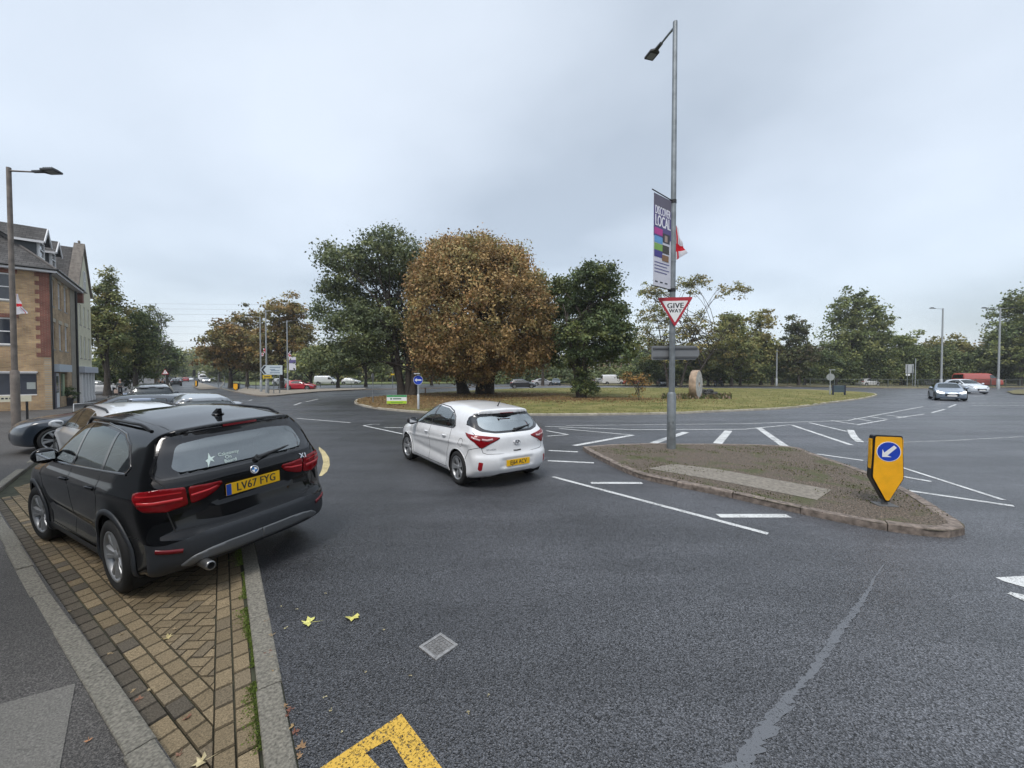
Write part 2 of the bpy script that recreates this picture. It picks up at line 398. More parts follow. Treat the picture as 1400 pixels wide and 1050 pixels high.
    def surf(s, poly, mode, side=1, step=.02):
        """points of a 2D polyline laid on the body; returns pts, normals"""
        q = [];
        for i in range(len(poly)-1):
            (a0, b0), (a1, b1) = poly[i], poly[i+1]; n = max(1, int(math.hypot(a1-a0, b1-b0)/step))
            q += [(a0+(a1-a0)*k/n, b0+(b1-b0)*k/n) for k in range(n)]
        q.append(poly[-1]); q = np.array(q); n = len(q)
        if mode == 'side': a = np.stack([q[:,0], np.full(n, .3*side), q[:,1]], 1); b = a.copy(); b[:,1] = 1.15*side
        elif mode == 'rear': a = np.stack([np.full(n, s.xr+.9), q[:,0], q[:,1]], 1); b = a.copy(); b[:,0] = s.xr-.2
        elif mode == 'front': a = np.stack([np.full(n, s.P['x'][1]-.9), q[:,0], q[:,1]], 1); b = a.copy(); b[:,0] = s.P['x'][1]+.2
        elif mode == 'top': a = np.stack([q[:,0], q[:,1], np.full(n, .7)], 1); b = a.copy(); b[:,2] = 1.95
        elif mode == 'wrap':
            # walk: |y| + (x-xr) = s ; search along the diagonal inward direction
            S = q[:,0]; a = np.stack([s.xr+np.maximum(S/2+.25, .25), (S/2-.25).clip(0, .55)*side*1.0, q[:,1]], 1)
            a[:,0] = s.xr+S-np.abs(a[:,1]); b = a.copy()
            # move along direction keeping s constant: x-=t, |y|+=t
            t = 1.3; neg = s.B.f(a) > 0
            b[:,0] = a[:,0]-t; b[:,1] = (np.abs(a[:,1])+t)*side
            a2 = a.copy(); 
            if neg.any():
                a2[neg, 0] = a[neg, 0]+.5; a2[neg, 1] = (np.abs(a[neg, 1])-.5)*side
            a = a2
        p = s.B.solve(a, b); return p, s.B.grad(p)
    def strip(s, name, poly, mode, side=1, w=.006, lift=.0015, mat_=None, parent=None, closed=False, thick=0.0, do=True):
        if closed: poly = list(poly)+[poly[0]]
        p, n = s.surf(poly, mode, side); t = np.gradient(p, axis=0)
        if closed: t[0] = t[-1] = (t[0]+t[-1])/2
        t /= np.maximum(np.linalg.norm(t, axis=1, keepdims=True), 1e-9)
        c = np.cross(t, n); V = []; Fc = []
        for i in range(len(p)):
            for k, (o, l) in enumerate(((-1, 0), (-1, 1), (1, 1), (1, 0))):
                V.append(p[i]+c[i]*o*w/2+n[i]*((lift+thick) if l else -.004))
        for i in range(len(p)-1):
            for k in range(3): Fc.append((i*4+k, i*4+k+1, (i+1)*4+k+1, (i+1)*4+k))
        if not do: return V, Fc
        return link(name, pymesh(name, V, Fc), mat_, parent or s.root, thick > 0)
    def seams(s, lst, w=.005):
        for poly, mode, side in lst: s.strip('panel_gap', poly, mode, side, w, .001, mat('panel_gap_black', (.004, .004, .004), .8))
    def finish(s):
        B = s.B; Fs = B.F[B.alive]; u, inv = np.unique(Fs.ravel(), return_inverse=True)
        return link('body', pymesh('body', B.p[u], inv.reshape(-1, 4).tolist()), s.paint, s.root, True)
    def wheels(s, r, rim, wid, style, front_steer=0, hub=None, res=48):
        P = s.P; ty = P['track']/2
        proto = None
        for xa in (P['wb'][0], P['wb'][1]):
            for side in (1, -1):
                wh = bpy.data.objects.new('wheel', None); COL.objects.link(wh); wh.parent = s.root; wh.location = (xa, side*ty, r)
                wh.rotation_euler = (0, 0, (0 if side > 0 else math.pi)+(R(front_steer) if xa > 0 else 0))
                if proto is None:
                    proto = make_wheel(wh, r, rim, wid, style, hub, res)
                else:
                    for o in proto:
                        c = o.copy(); COL.objects.link(c); c.parent = wh
    def arches(s, ra, liner=True):
        P = s.P
        for xa in P['wb']:
            for side in (1, -1):
                mb = MB(); n = 20; pts = [(xa+ra*math.cos(q), P['wr']+ra*math.sin(q)) for q in np.linspace(-.9, math.pi+.9, n)]
                yo = side*(P['w']/2-.03); yi = side*(P['w']/2-.34)
                V = [(x, yo, max(z, .08)) for x, z in pts]+[(x, yi, max(z, .08)) for x, z in pts]
                mb.add(V, [(i, i+1, i+1+n, i+n) for i in range(n-1)], True); mb.add(V[n:], [tuple(range(n))])
                mb.build('wheel_arch_liner', mat('arch_liner', (.008, .008, .008), .9), s.root)
    def cut_arches(s, ra):
        B = s.B; P = s.P
        for xa in P['wb']:
            for side in (1, -1):
                poly = [(xa+ra*math.cos(q), P['wr']+ra*math.sin(q)) for q in np.linspace(0, 2*math.pi, 40, endpoint=False)]
                c = B.p[B.F].mean(1); sel = B.alive & inpoly(c[:,0], c[:,2], poly) & (c[:,1]*side > P['w']/2-.33)
                cs = np.zeros(len(B.p), int); np.add.at(cs, B.F[sel].ravel(), 1); ca = np.zeros(len(B.p), int); np.add.at(ca, B.F.ravel(), 1)
                bd = np.where((cs > 0) & (cs < ca))[0]; p = B.p[bd]; m = np.abs(p[:,1]) > P['w']/2-.25; bd = bd[m]; p = p[m]
                d = np.hypot(p[:,0]-xa, p[:,2]-P['wr']); ok = np.abs(d-ra) < s.res*1.6; bd = bd[ok]; p = p[ok]; d = d[ok]
                p[:,0] = xa+(p[:,0]-xa)*ra/d; p[:,2] = P['wr']+(p[:,2]-P['wr'])*ra/d; B.p[bd] = p; B.alive &= ~sel
    def interior(s, colr=(.03, .03, .032), simple=False):
        P = s.P; m = mat('seat_cloth_%d' % int(colr[0]*1000), colr, .85); x0 = P['cabin'][0]; x1 = P['cabin'][1]; w_ = P['w']/2
        mb = MB(); mb.box(((x0+x1)/2, 0, .42), (x1-x0+.1, w_*2-.5, .1)); mb.bbox((x1+.05, 0, .86), (.4, w_*2-.32, .22), .05)
        mb.build('dashboard', M_black, s.root)
        zr = P['h']
        for y in (.36, -.36):
            q = MB(); q.bbox((x0+1.35, y, .58), (.5, .5, .16), .05); q.bbox((x0+1.08, y, .88), (.16, .5, .62), .06, M=Matrix.Rotation(R(-14), 3, 'Y')); q.bbox((x0+.98, y, 1.27 if zr > 1.5 else 1.22), (.1, .26, .18), .04)
            q.build('front_seat', m, s.root)
        q = MB(); q.bbox((x0+.42, 0, .58), (.5, 1.25, .16), .05); q.bbox((x0+.16, 0, .86), (.16, 1.25, .5), .06, M=Matrix.Rotation(R(-14), 3, 'Y'))
        for y in (.4, 0, -.4): q.bbox((x0+.08, y, 1.16), (.1, .25, .14), .04)
        q.build('rear_seat', m, s.root)
        if not simple:
            q = MB(); q.tube([(x1-.28+.02*math.cos(a), .37+.18*math.cos(a), .93+.17*math.sin(a)) for a in np.linspace(0, 2*math.pi, 20)], .013, 6); q.build('steering_wheel', M_black, s.root)
def make_wheel(wh, r, rim, wid, style, hub=None, res=48):
    h = wid/2; parts = []
    t = MB(); prof = [(rim-.012, h-.035), (rim+.004, h-.008), (rim+.02, h), (r-.045, h+.006), (r-.014, h-.012), (r-.002, h-.045), (r, 0), (r-.002, -h+.045), (r-.014, -h+.012), (rim, -h)]
    t.lathe(prof, res, axis='Y'); parts.append(t.build('tyre', M_rubber, wh))
    m = style.get('mat', mat('alloy_silver', (.33, .34, .35), .38, .6)); q = MB()
    q.lathe([(rim+.004, h-.004), (rim-.004, h), (rim-.018, h-.008), (rim-.026, h-.05), (rim-.03, -h)], res, axis='Y')
    n = style['n']
    for i in range(n):
        for off in style['off']:
            a = 2*math.pi*i/n+off[0]; tw = off[1]; r0 = .045; r1 = rim-.012; w0, w1 = off[2], off[3]
            ca, sa = math.cos(a), math.sin(a); cb, sb = math.cos(a+tw), math.sin(a+tw)
            V = []
            for (rr, cc, ss, ww, yy) in ((r0, ca, sa, w0, h-.03), ((r0+r1)/2, (ca+cb)/2, (sa+sb)/2, (w0+w1)/2, h-.014), (r1, cb, sb, w1, h-.012)):
                nx_, nz_ = -ss, cc
                for kk, yv, wk in ((-1, yy-.025, 1.3), (-.75, yy, 1), (.75, yy, 1), (1, yy-.025, 1.3)):
                    V.append((cc*rr+nx_*ww*kk*.5*wk, yv, ss*rr+nz_*ww*kk*.5*wk))
            q.add(V, [(j*4+k, j*4+k+1, j*4+k+5, j*4+k+4) for j in range(2) for k in range(3)])
    q.lathe([(0, h-.018), (.03, h-.018), (.055, h-.03), (.06, h-.06)], 20, axis='Y')
    parts.append(q.build('rim', m, wh))
    b = MB(); b.lathe([(0, h-.11), (rim-.045, h-.11), (rim-.045, h-.13)], 24, axis='Y'); b.lathe([(rim-.03, -h+.02), (0, -h+.02)], 24, axis='Y')
    parts.append(b.build('brake_disc', mat('brake_dark', (.045, .045, .05), .5, .7), wh))
    return parts
def rear_M(car, y, z, lift=.004, tilt=None):
    p, n = car.surf([(y, z), (y+.01, z)], 'rear'); p = Vector(p[0]); n = Vector(n[0])
    if tilt is not None: n = Vector((-math.cos(tilt), n.y, math.sin(tilt))).normalized()
    X = Vector((0, -1, 0)); X = (X-n*X.dot(n)).normalized(); Y = n.cross(X)
    return Matrix.Translation(p+n*lift) @ Matrix((X, Y, n)).transposed().to_4x4()
def plate(car, txt, y, z, front=False, tilt=None, w=.52, h=.111, uk=True, lift=.014, letter=True):
    if front:
        p, n = car.surf([(y, z), (y+.01, z)], 'front'); M = Matrix.Translation(Vector(p[0])+Vector((lift, 0, 0))) @ Matrix(((0,0,1),(1,0,0),(0,1,0))).to_4x4()
    else: M = rear_M(car, y, z, lift, tilt)
    mb = MB(); mb.bbox((0, 0, 0), (w, h, .008), .003); me = mb.mesh('number_plate'); me.transform(M)
    o = link('number_plate', me, mat('plate_white', (.72, .72, .70), .3) if front else mat('plate_yellow', (.80, .46, .008), .3), car.root)
    if uk and letter:
        q = MB(); q.box((-w/2+.024, 0, .0046), (.044, h-.006, .001)); me = q.mesh('band'); me.transform(M); link('plate_band', me, mat('plate_blue', (.01, .06, .35), .3), o)
    if letter: letters(txt, h*.98, M_ink, o, M @ Matrix.Translation((.022 if uk else 0, -.001, .0045)), sx=.82, bold=.005, ext=.0006, space=1.04)
    return o
def wiper(car, y0, z0, y1, z1, w=.03):
    p, n = car.surf([(y0, z0), ((y0+y1)/2, (z0+z1)/2), (y1, z1)], 'rear', step=5)
    mb = MB(); q = [Vector(p[i])+Vector(n[i])*.022 for i in range(3)]
    mb.tube(q, [.022, .014, .006], 8); mb.tube([Vector(p[0]), q[0]+Vector(n[0])*.012], .03, 10); mb.build('rear_wiper', M_black, car.root)
def mirror(car, x, z, y, side, m, w=.24, arm=True):
    bm = bmesh.new(); bmesh.ops.create_uvsphere(bm, u_segments=16, v_segments=10, radius=1)
    for v in bm.verts:
        c = v.co; c.x = max(c.x, -1.2)*.10; c.x = max(c.x, -.055); c.y *= w/2; c.z = c.z*.088
    me = bpy.data.meshes.new('wing_mirror'); bm.to_mesh(me); bm.free(); me.transform(Matrix.Translation((x, side*(y+w/2), z)))
    o = link('wing_mirror', me, m, car.root, True)
    q = MB(); q.bbox((x-.058, side*(y+w/2), z), (.006, w*.66, .085), .002); q.build('mirror_glass', mat('mirror_glass', (.6, .62, .65), .03, 1), o)
    q = MB(); q.tube([(x+.01, side*(y-.06), z-.06), (x, side*(y+.06), z-.05)], .022, 8); q.build('mirror_arm', M_black, o)
def door_handle(car, x, z, side, m, w=.17):
    p, n = car.surf([(x-w/2, z), (x, z), (x+w/2, z)], 'side', side, step=5); q = [Vector(p[i])+Vector(n[i])*(.004 if i != 1 else .032) for i in range(3)]
    q = catmull(q, 5); MB().tube(q, .0135, 8).build('door_handle', m, car.root)
def flared(xa, xb, wr, amp=.03, rad=.40): return [(xa, wr, amp, rad), (xb, wr, amp, rad)]
def scale_P(P, L, Hh, W):
    """archetype rescaled to another length, height and width"""
    Q = dict(P); a = L/(P['x'][1]-P['x'][0]); b = Hh/P['h']; c = W/P['w']
    S = lambda l, i, j: [(u*i, v*j) for u, v in l]
    Q['x'] = tuple(v*a for v in P['x']); Q['wb'] = tuple(v*a for v in P['wb']); Q['h'] = Hh; Q['w'] = W; Q['track'] = P['track']*c
    Q['top'] = S(P['top'], a, b); Q['rear'] = [(z*b, x*a) for z, x in P['rear']]; Q['front'] = [(z*b, x*a) for z, x in P['front']]
    Q['half'] = S(P['half'], b, c); Q['plan'] = [(x*a, v) for x, v in P['plan']]; Q['bottom'] = S(P['bottom'], a, b); Q['cabin'] = tuple(v*a for v in P['cabin'])
    Q['flare'] = [(x*a, zw, am, r) for x, zw, am, r in P['flare']]; Q['crease'] = [(z0*b, sg, am, x0*a, x1*a, dz) for z0, sg, am, x0, x1, dz in P.get('crease', ())]
    Q['dent'] = []; Q['win'] = [[(x*a, z*b) for x, z in w_] for w_ in P['win']]; Q['rwin'] = [(y*c, z*b) for y, z in P['rwin']]; Q['fwin'] = [(x*a, y*c) for x, y in P['fwin']]
    Q['tail'] = [[(s_, z*b) for s_, z in t] for t in P['tail']]; Q['head'] = [[(s_, z*b) for s_, z in t] for t in P['head']]; Q['core_top'] = P.get('core_top', .72)*min(1, b)
    return Q
WB = 1.335
SUV = dict(x=(-2.265, 2.175), w=1.80, h=1.60, wb=(-WB, WB), wr=.345, track=1.575, cabin=(-1.75, .85), crown=.045, k_top=.15,
    top=[(-2.3, 1.40), (-2.0, 1.475), (-1.8, 1.495), (-1.2, 1.555), (-.5, 1.59), (0, 1.57), (.25, 1.49), (.62, 1.29), (.98, 1.09), (1.15, 1.055), (1.6, .99), (1.95, .89), (2.2, .72)],
    rear=[(.1, -2.02), (.2, -2.10), (.28, -2.19), (.36, -2.235), (.47, -2.25), (.56, -2.245), (.60, -2.205), (.70, -2.175), (.80, -2.165), (.88, -2.175), (.99, -2.185), (1.03, -2.165), (1.08, -2.125), (1.25, -2.045), (1.42, -1.955), (1.455, -2.01), (1.52, -1.975), (1.6, -1.93)],
    front=[(.1, 2.0), (.3, 2.14), (.5, 2.175), (.75, 2.13), (.9, 2.05), (1.1, 1.9)],
    half=[(.1, .80), (.2, .85), (.32, .875), (.45, .872), (.6, .885), (.8, .898), (.90, .90), (.955, .892), (1.0, .868), (1.06, .845), (1.2, .79), (1.35, .722), (1.45, .665), (1.55, .59), (1.65, .5)],
    plan=[(-2.3, .93), (-1.8, .965), (-1.2, .99), (-.4, 1), (.8, 1), (1.4, .985), (2.2, .93)],
    bottom=[(-2.3, .30), (-2.0, .235), (-1.2, .19), (1.4, .19), (2.2, .24)],
    rear_round=(.25, 3.2), front_round=(.34, 2.6), flare=flared(-WB, WB, .345, .022, .40), crease=[(.93, .02, .010, -2.1, 2.0, -.012), (.50, .05, -.016, -1.0, 1.0, .03)],
    dent=[(0, .86, .40, .10, .022)],
    win=[[(.80, 1.055), (-.10, 1.065), (-.10, 1.465), (.10, 1.46), (.42, 1.30)], [(-.165, 1.068), (-.99, 1.09), (-.99, 1.43), (-.55, 1.465), (-.165, 1.468)], [(-1.05, 1.092), (-1.56, 1.125), (-1.60, 1.17), (-1.42, 1.32), (-1.22, 1.40), (-1.05, 1.425)]],
    rwin=[(-.69, 1.075), (.69, 1.075), (.735, 1.13), (.60, 1.405), (.3, 1.43), (-.3, 1.43), (-.60, 1.405), (-.735, 1.13)],
    fwin=[(.93, -.66), (.33, -.58), (.30, 0), (.33, .58), (.93, .66), (1.0, .3), (1.02, 0), (1.0, -.3)],
    tail=[[(.70, .985), (.95, 1.0), (1.16, .995), (1.25, .975), (1.22, .90), (1.12, .825), (.9, .795), (.70, .825)], [(.675, .982), (.45, .968), (.37, .965), (.46, .885), (.56, .845), (.675, .825)]],
    head=[[(.62, .80), (.9, .855), (1.22, .895), (1.20, .83), (.95, .765), (.66, .745)]])
HATCH = dict(x=(-2.105, 2.195), w=1.765, h=1.47, wb=(-1.325, 1.325), wr=.316, track=1.545, cabin=(-1.65, .9), crown=.05, k_top=.16,
    top=[(-2.1, 1.30), (-1.8, 1.36), (-1.55, 1.395), (-1.1, 1.435), (-.6, 1.465), (-.2, 1.468), (.1, 1.435), (.45, 1.30), (.95, 1.055), (1.12, .985), (1.5, .925), (1.85, .84), (2.2, .66)],
    rear=[(.1, -1.86), (.18, -1.92), (.26, -2.01), (.36, -2.075), (.48, -2.095), (.57, -2.085), (.615, -2.055), (.70, -2.035), (.80, -2.03), (.90, -2.015), (.945, -1.985), (1.0, -1.92), (1.15, -1.77), (1.285, -1.635), (1.32, -1.71), (1.38, -1.67), (1.45, -1.60)],
    front=[(.1, 2.0), (.3, 2.15), (.5, 2.195), (.7, 2.15), (.85, 2.02), (1.0, 1.9)],
    half=[(.1, .78), (.17, .83), (.3, .865), (.42, .862), (.6, .868), (.72, .875), (.80, .880), (.87, .870), (.93, .845), (1.0, .81), (1.15, .745), (1.3, .665), (1.38, .61), (1.45, .53)],
    plan=[(-2.1, .94), (-1.7, .97), (-1.1, .995), (-.3, 1), (.7, 1), (1.3, .985), (2.2, .90)],
    bottom=[(-2.1, .25), (-1.8, .20), (-1.2, .165), (1.4, .165), (2.2, .2)],
    rear_round=(.30, 2.9), front_round=(.42, 2.5), flare=flared(-1.325, 1.325, .316, .020, .37), crease=[(.80, .022, .019, -1.9, 1.6, -.045), (.42, .06, -.018, -1.0, 1.0, .04)],
    dent=[(0, .46, .38, .085, .025)],
    win=[[(.98, .965), (.02, .985), (.02, 1.365), (.12, 1.36), (.48, 1.22)], [(-.045, .987), (-.78, 1.01), (-1.02, 1.03), (-1.06, 1.06), (-.95, 1.19), (-.78, 1.285), (-.5, 1.345), (-.045, 1.368)]],
    rwin=[(-.40, .985), (.40, .985), (.60, 1.025), (.675, 1.09), (.68, 1.15), (.59, 1.25), (.56, 1.262), (0, 1.278), (-.56, 1.262), (-.59, 1.25), (-.68, 1.15), (-.675, 1.09), (-.60, 1.025)],
    fwin=[(.95, -.64), (.25, -.56), (.20, 0), (.25, .56), (.95, .64), (1.03, .3), (1.05, 0), (1.03, -.3)],
    tail=[[(.44, .905), (.56, .92), (.85, .945), (1.15, .965), (1.38, .985), (1.30, .93), (1.08, .85), (.92, .745), (.86, .735), (.70, .80), (.5, .87)]],
    head=[[(.5, .66), (.8, .74), (1.3, .86), (1.6, .90), (1.35, .78), (.9, .64), (.55, .60)]])
SALOON = dict(HATCH, x=(-2.35, 2.35), w=1.82, h=1.44, wb=(-1.42, 1.42), wr=.33, cabin=(-1.7, .8),
    top=[(-2.4, .98), (-2.25, 1.03), (-1.75, 1.10), (-1.35, 1.24), (-.95, 1.37), (-.4, 1.44), (0, 1.44), (.3, 1.37), (.7, 1.17), (1.05, 1.0), (1.3, .95), (1.8, .86), (2.2, .74), (2.4, .62)],
    rear=[(.1, -2.15), (.25, -2.29), (.45, -2.35), (.8, -2.33), (.98, -2.33), (1.05, -2.25), (1.5, -2.1)], front=[(.1, 2.2), (.3, 2.33), (.5, 2.35), (.7, 2.32), (.85, 2.2), (1.0, 2.0)],
    plan=[(-2.4, .92), (-1.8, .96), (-1.1, .99), (-.3, 1), (.7, 1), (1.4, .98), (2.4, .92)], bottom=[(-2.4, .25), (-1.8, .2), (1.4, .17), (2.4, .2)], flare=flared(-1.42, 1.42, .33, .015, .38), crease=[(.84, .022, .01, -2.1, 1.8, -.02)],
    win=[[(.85, .965), (-.08, .985), (-.08, 1.33), (.12, 1.31), (.4, 1.18)], [(-.14, .987), (-.95, 1.02), (-1.25, 1.06), (-1.1, 1.18), (-.8, 1.28), (-.14, 1.335)]],
    rwin=[(-.62, 1.12), (.62, 1.12), (.52, 1.32), (-.52, 1.32)], fwin=[(.9, -.64), (.28, -.54), (.24, 0), (.28, .54), (.9, .64), (.98, .3), (1.0, 0), (.98, -.3)],
    tail=[[(.45, .93), (1.1, .95), (1.3, .93), (1.1, .80), (.5, .82)]], head=[[(.42, .66), (.8, .72), (1.25, .80), (1.35, .78), (1.1, .65), (.6, .58)]], dent=[])
VAN = dict(SUV, x=(-2.5, 2.4), w=1.92, h=1.95, wb=(-1.5, 1.5), wr=.33, track=1.65, cabin=(-1.0, 1.2), k_top=.2, core_top=1.1,
    top=[(-2.6, 1.88), (-2.2, 1.93), (.2, 1.95), (.75, 1.86), (1.2, 1.52), (1.55, 1.2), (1.75, 1.12), (2.1, 1.02), (2.45, .85)],
    rear=[(.1, -2.3), (.3, -2.47), (.5, -2.5), (1.0, -2.47), (1.5, -2.42), (1.9, -2.35)], front=[(.1, 2.2), (.4, 2.4), (.8, 2.36), (1.1, 2.2), (1.4, 2.0)],
    half=[(.1, .86), (.3, .93), (.8, .96), (1.1, .95), (1.5, .90), (1.9, .80)], plan=[(-2.6, .98), (-2, 1), (1.0, 1), (1.6, .97), (2.5, .9)], bottom=[(-2.6, .3), (-2, .22), (2.5, .22)],
    rear_round=(.06, 6), flare=flared(-1.5, 1.5, .33, .015, .38), crease=[(1.05, .04, -.012, -2.2, 1.6, 0)], dent=[],
    win=[[(1.45, 1.17), (.55, 1.17), (.55, 1.66), (.85, 1.66), (1.15, 1.45)]], rwin=[(-.7, 1.2), (.7, 1.2), (.66, 1.7), (-.66, 1.7)],
    fwin=[(1.55, -.72), (.86, -.62), (.84, 0), (.86, .62), (1.55, .72), (1.68, .3), (1.7, 0), (1.68, -.3)], tail=[[(.84, 1.3), (.98, 1.3), (.98, .8), (.84, .8)]], head=[[(.5, .85), (.9, .95), (1.2, 1.0), (1.15, .82), (.55, .75)]])
STY_X = dict(n=5, off=[(-.20, .0, .03, .05), (.20, .0, .03, .05)])
STY_H = dict(n=5, off=[(-.22, .10, .03, .035), (.0, .0, .035, .05), (.22, -.10, .03, .035)])
STY_5 = dict(n=5, off=[(0, 0, .06, .07)])
STY_A = dict(n=5, off=[(-.16, -.05, .05, .06), (.14, .05, .02, .03)])
G_tint = glass('privacy_glass', (.16, .19, .19), .06)
G_clear = glass('car_glass', (.50, .58, .56), .08)
G_rear = glass('rear_glass', (.30, .36, .35), .23)
G_rearc = glass('pale_rear_glass', (.42, .50, .52), .40)
G_dark = glass('shaded_glass', (.20, .24, .25), .07)
def paint(name, col, metal=.0, rough=.3, coat=1.0): return mat(name, col, rough, metal, 0, 8, coat=coat)
M_lens = mat('red_lens', (.20, .002, .005), .10, spec=.4); M_lensd = mat('dark_red_lens', (.14, .002, .006), .2)
M_head = mat('headlamp_lens', (.30, .32, .34), .12, .4); M_trim = mat('gloss_black_trim', (.006, .006, .007), .12, coat=.6)
def dark_suv_near():
    pt = mat('black_metallic_paint', (.0012, .0013, .0018), .06, spec=.42)
    clad = mat('grey_cladding', (.022, .025, .03), .5, 0, .1, 30); silver = mat('satin_silver', (.15, .155, .16), .4, .5)
    c = Car('parked_car', 'black five door SUV registered LV67 FYG parked half on the brick lay-by', SUV, pt, LOC['suv'], HEAD['suv'], .021, 'cars parked along the lay-by')
    P = SUV
    for i, g in enumerate(P['win']):
        for sd in (1, -1):
            c.cut('side_window', g, 'side', sd, G_dark if i else G_clear, round_=.03)
            if i < 2: pass
    top = [(.86, 1.045), (-1.58, 1.108), (-1.645, 1.16), (-1.46, 1.34), (-1.22, 1.425), (-.98, 1.455), (-.55, 1.492), (-.1, 1.495), (.12, 1.485), (.44, 1.325), (.86, 1.045)]
    gap = [(-1.02, 1.09), (-1.02, 1.43)]; gap2 = [(-.132, 1.065), (-.132, 1.475)]
    for sd in (1, -1):
        c.strip('window_surround', top, 'side', sd, .022, .002, M_trim, thick=.002)
        for g_, w_ in ((gap, .062), (gap2, .066)): c.strip('window_pillar', g_, 'side', sd, w_, .003, M_trim)
        c.strip('sill_line', [(.86, 1.038), (-1.60, 1.100)], 'side', sd, .012, .005, mat('satin_trim', (.03, .03, .033), .25, .5), thick=.003)
    gl_ = [(-.57, 1.105), (.57, 1.105), (.615, 1.15), (.545, 1.335), (.3, 1.36), (-.3, 1.36), (-.545, 1.335), (-.615, 1.15)]
    c.cut('rear_window', gl_, 'rear', 1, G_rear, round_=.06); c.cut('window_frit', P['rwin'], 'rear', 1, M_trim, round_=.05)
    ring = rnd(P['rwin'], .05)
    c.strip('window_surround', [(y*1.02, 1.25+(z-1.25)*1.04) for y, z in ring], 'rear', 1, .02, .002, M_trim, closed=True)
    c.cut('windscreen', P['fwin'], 'top', 1, G_clear, round_=.03)
    for i, t in enumerate(P['tail']):
        for sd in (1, -1): c.cut('tail_light', t, 'wrap', sd, M_lens, round_=.025, lift=.008)
    for sd in (1, -1):
        c.strip('light_strip', [(.74, .945), (1.0, .955), (1.18, .96)], 'wrap', sd, .012, .010, mat('lit_lens', (.48, .02, .025), .2)); c.strip('light_strip', [(.74, .885), (1.0, .885), (1.17, .90)], 'wrap', sd, .03, .010, mat('lit_lens', (.48, .02, .025), .2), thick=.002)
        c.strip('light_strip', [(.66, .90), (.5, .915), (.42, .935)], 'wrap', sd, .022, .010, mat('lit_lens', (.48, .02, .025), .2), thick=.002)
        c.cut('headlight', P['head'][0], 'fwrap', sd, M_head)
    # lower cladding and silver skid
    for sd in (1, -1):
        c.cut('skid_panel', [(-.02, .425), (.33, .425), (.48, .415), (.66, .385), (.80, .325), (.72, .30), (.58, .33), (.45, .325), (.36, .32), (-.02, .32)], 'wrap', sd, silver, lift=.012, round_=.02)
        c.cut('lower_cladding', [(-.02, .575), (.50, .575), (.72, .545), (.9, .53), (1.15, .555), (1.15, .05), (-.02, .05)], 'wrap', sd, clad)
        c.cut('side_cladding', [(WB-.32, .36), (WB-.42, .32), (-WB+.42, .31), (-WB+.32, .36), (-WB+.32, .05), (WB-.32, .05)], 'side', sd, clad)
    c.cut_arches(.395); c.arches(.40)
    for sd in (1, -1): c.strip('rear_reflector', [(.74, .455), (.86, .47), (1.0, .492)], 'wrap', sd, .034, .005, M_lensd, thick=.004)
    for xa in P['wb']:
        for sd in (1, -1):
            arc = [(xa+.418*math.cos(q), .345+.418*math.sin(q)) for q in np.linspace(-.35, math.pi+.35, 40)]
            c.strip('wheel_arch_trim', arc, 'side', sd, .05, .004, clad, thick=.006)
    S = []
    for sd in (1, -1):
        S += [([(-.13, 1.04), (-.15, .6), (-.12, .34)], 'side', sd), ([(.98, 1.02), (.96, .7), (.80, .42), (.80, .34)], 'side', sd), ([(-1.02, 1.05), (-1.03, .86), (-.96, .74), (-.86, .55), (-.86, .34)], 'side', sd), ([(.80, .345), (-.86, .345)], 'side', sd), ([(-1.9, .59), (-1.72, .59), (-1.69, .53)], 'side', sd)]
    S += [([(-.69, 1.02), (-.69, .80), (-.66, .62), (0, .605), (.66, .62), (.69, .80), (.69, 1.02)], 'rear', 1), ([(.66, .62), (.80, .605)], 'rear', 1), ([(-.66, .62), (-.80, .605)], 'rear', 1), ([(-.70, 1.02), (-.745, 1.10), (-.66, 1.36)], 'rear', 1), ([(.70, 1.02), (.745, 1.10), (.66, 1.36)], 'rear', 1)]
    c.seams(S, .010)
    c.finish()
    for sd in (1, -1):
        for x in (-.02, -.90): door_handle(c, x-.0, .93, sd, mat('chrome_black', (.05, .05, .055), .15, .9), .19)
        mirror(c, .60, 1.13, .80, sd, pt, .22)
        # roof rail
        p, n = c.surf([(-1.62, .60*sd), (-1.2, .615*sd), (-.5, .62*sd), (.2, .60*sd)], 'top', step=.1)
        k = len(p); hh = [.0 if i in (0, k-1) else .045*min(1, 3.5*math.sin(math.pi*i/(k-1))) for i in range(k)]
        mb = MB(); mb.tube([Vector(p[i])+Vector((0, 0, hh[i])) for i in range(k)], .017, 8); mb.build('roof_rail', mat('satin_black_rail', (.01, .01, .011), .3, .3), c.root)
    # fin aerial
    p, n = c.surf([(-1.50, 0), (-1.49, 0)], 'top'); z = p[0][2]; mb = MB()
    mb.prism([(-1.59, -.0), (-1.585, .06), (-1.555, .065), (-1.46, .02), (-1.43, 0)], -.018, .018, M=XZ, c=(0, 0, z-.002)); mb.lathe([(.0, z+.012), (.05, z+.01), (.06, z-.003)], 16, c=(-1.53, 0, 0)); mb.build('roof_aerial', pt, c.root)
    # brake light, wiper, exhaust, badges
    c.strip('brake_light', [(-.16, 1.452), (.16, 1.452)], 'rear', 1, .02, .002, M_lensd)
    wiper(c, -.06, 1.085, -.42, 1.135)
    mb = MB(); mb.lathe([(.030, -2.31), (.038, -2.31), (.042, -2.29), (.042, -2.1)], 24, c=(0, .50, .285), axis='X'); mb.lathe([(.030, -2.31), (.030, -2.1), (0, -2.1)], 24, c=(0, .50, .285), axis='X'); mb.build('exhaust_pipe', mat('exhaust_steel', (.3, .3, .3), .3, .9), c.root)
    plate(c, 'LV67 FYG', 0, .865, lift=.012, tilt=R(-4))
    M = rear_M(c, 0, .995, .004); q = MB(); q.lathe([(0, .004), (.030, .004), (.031, .0)], 28); me = q.mesh('b'); me.transform(M)
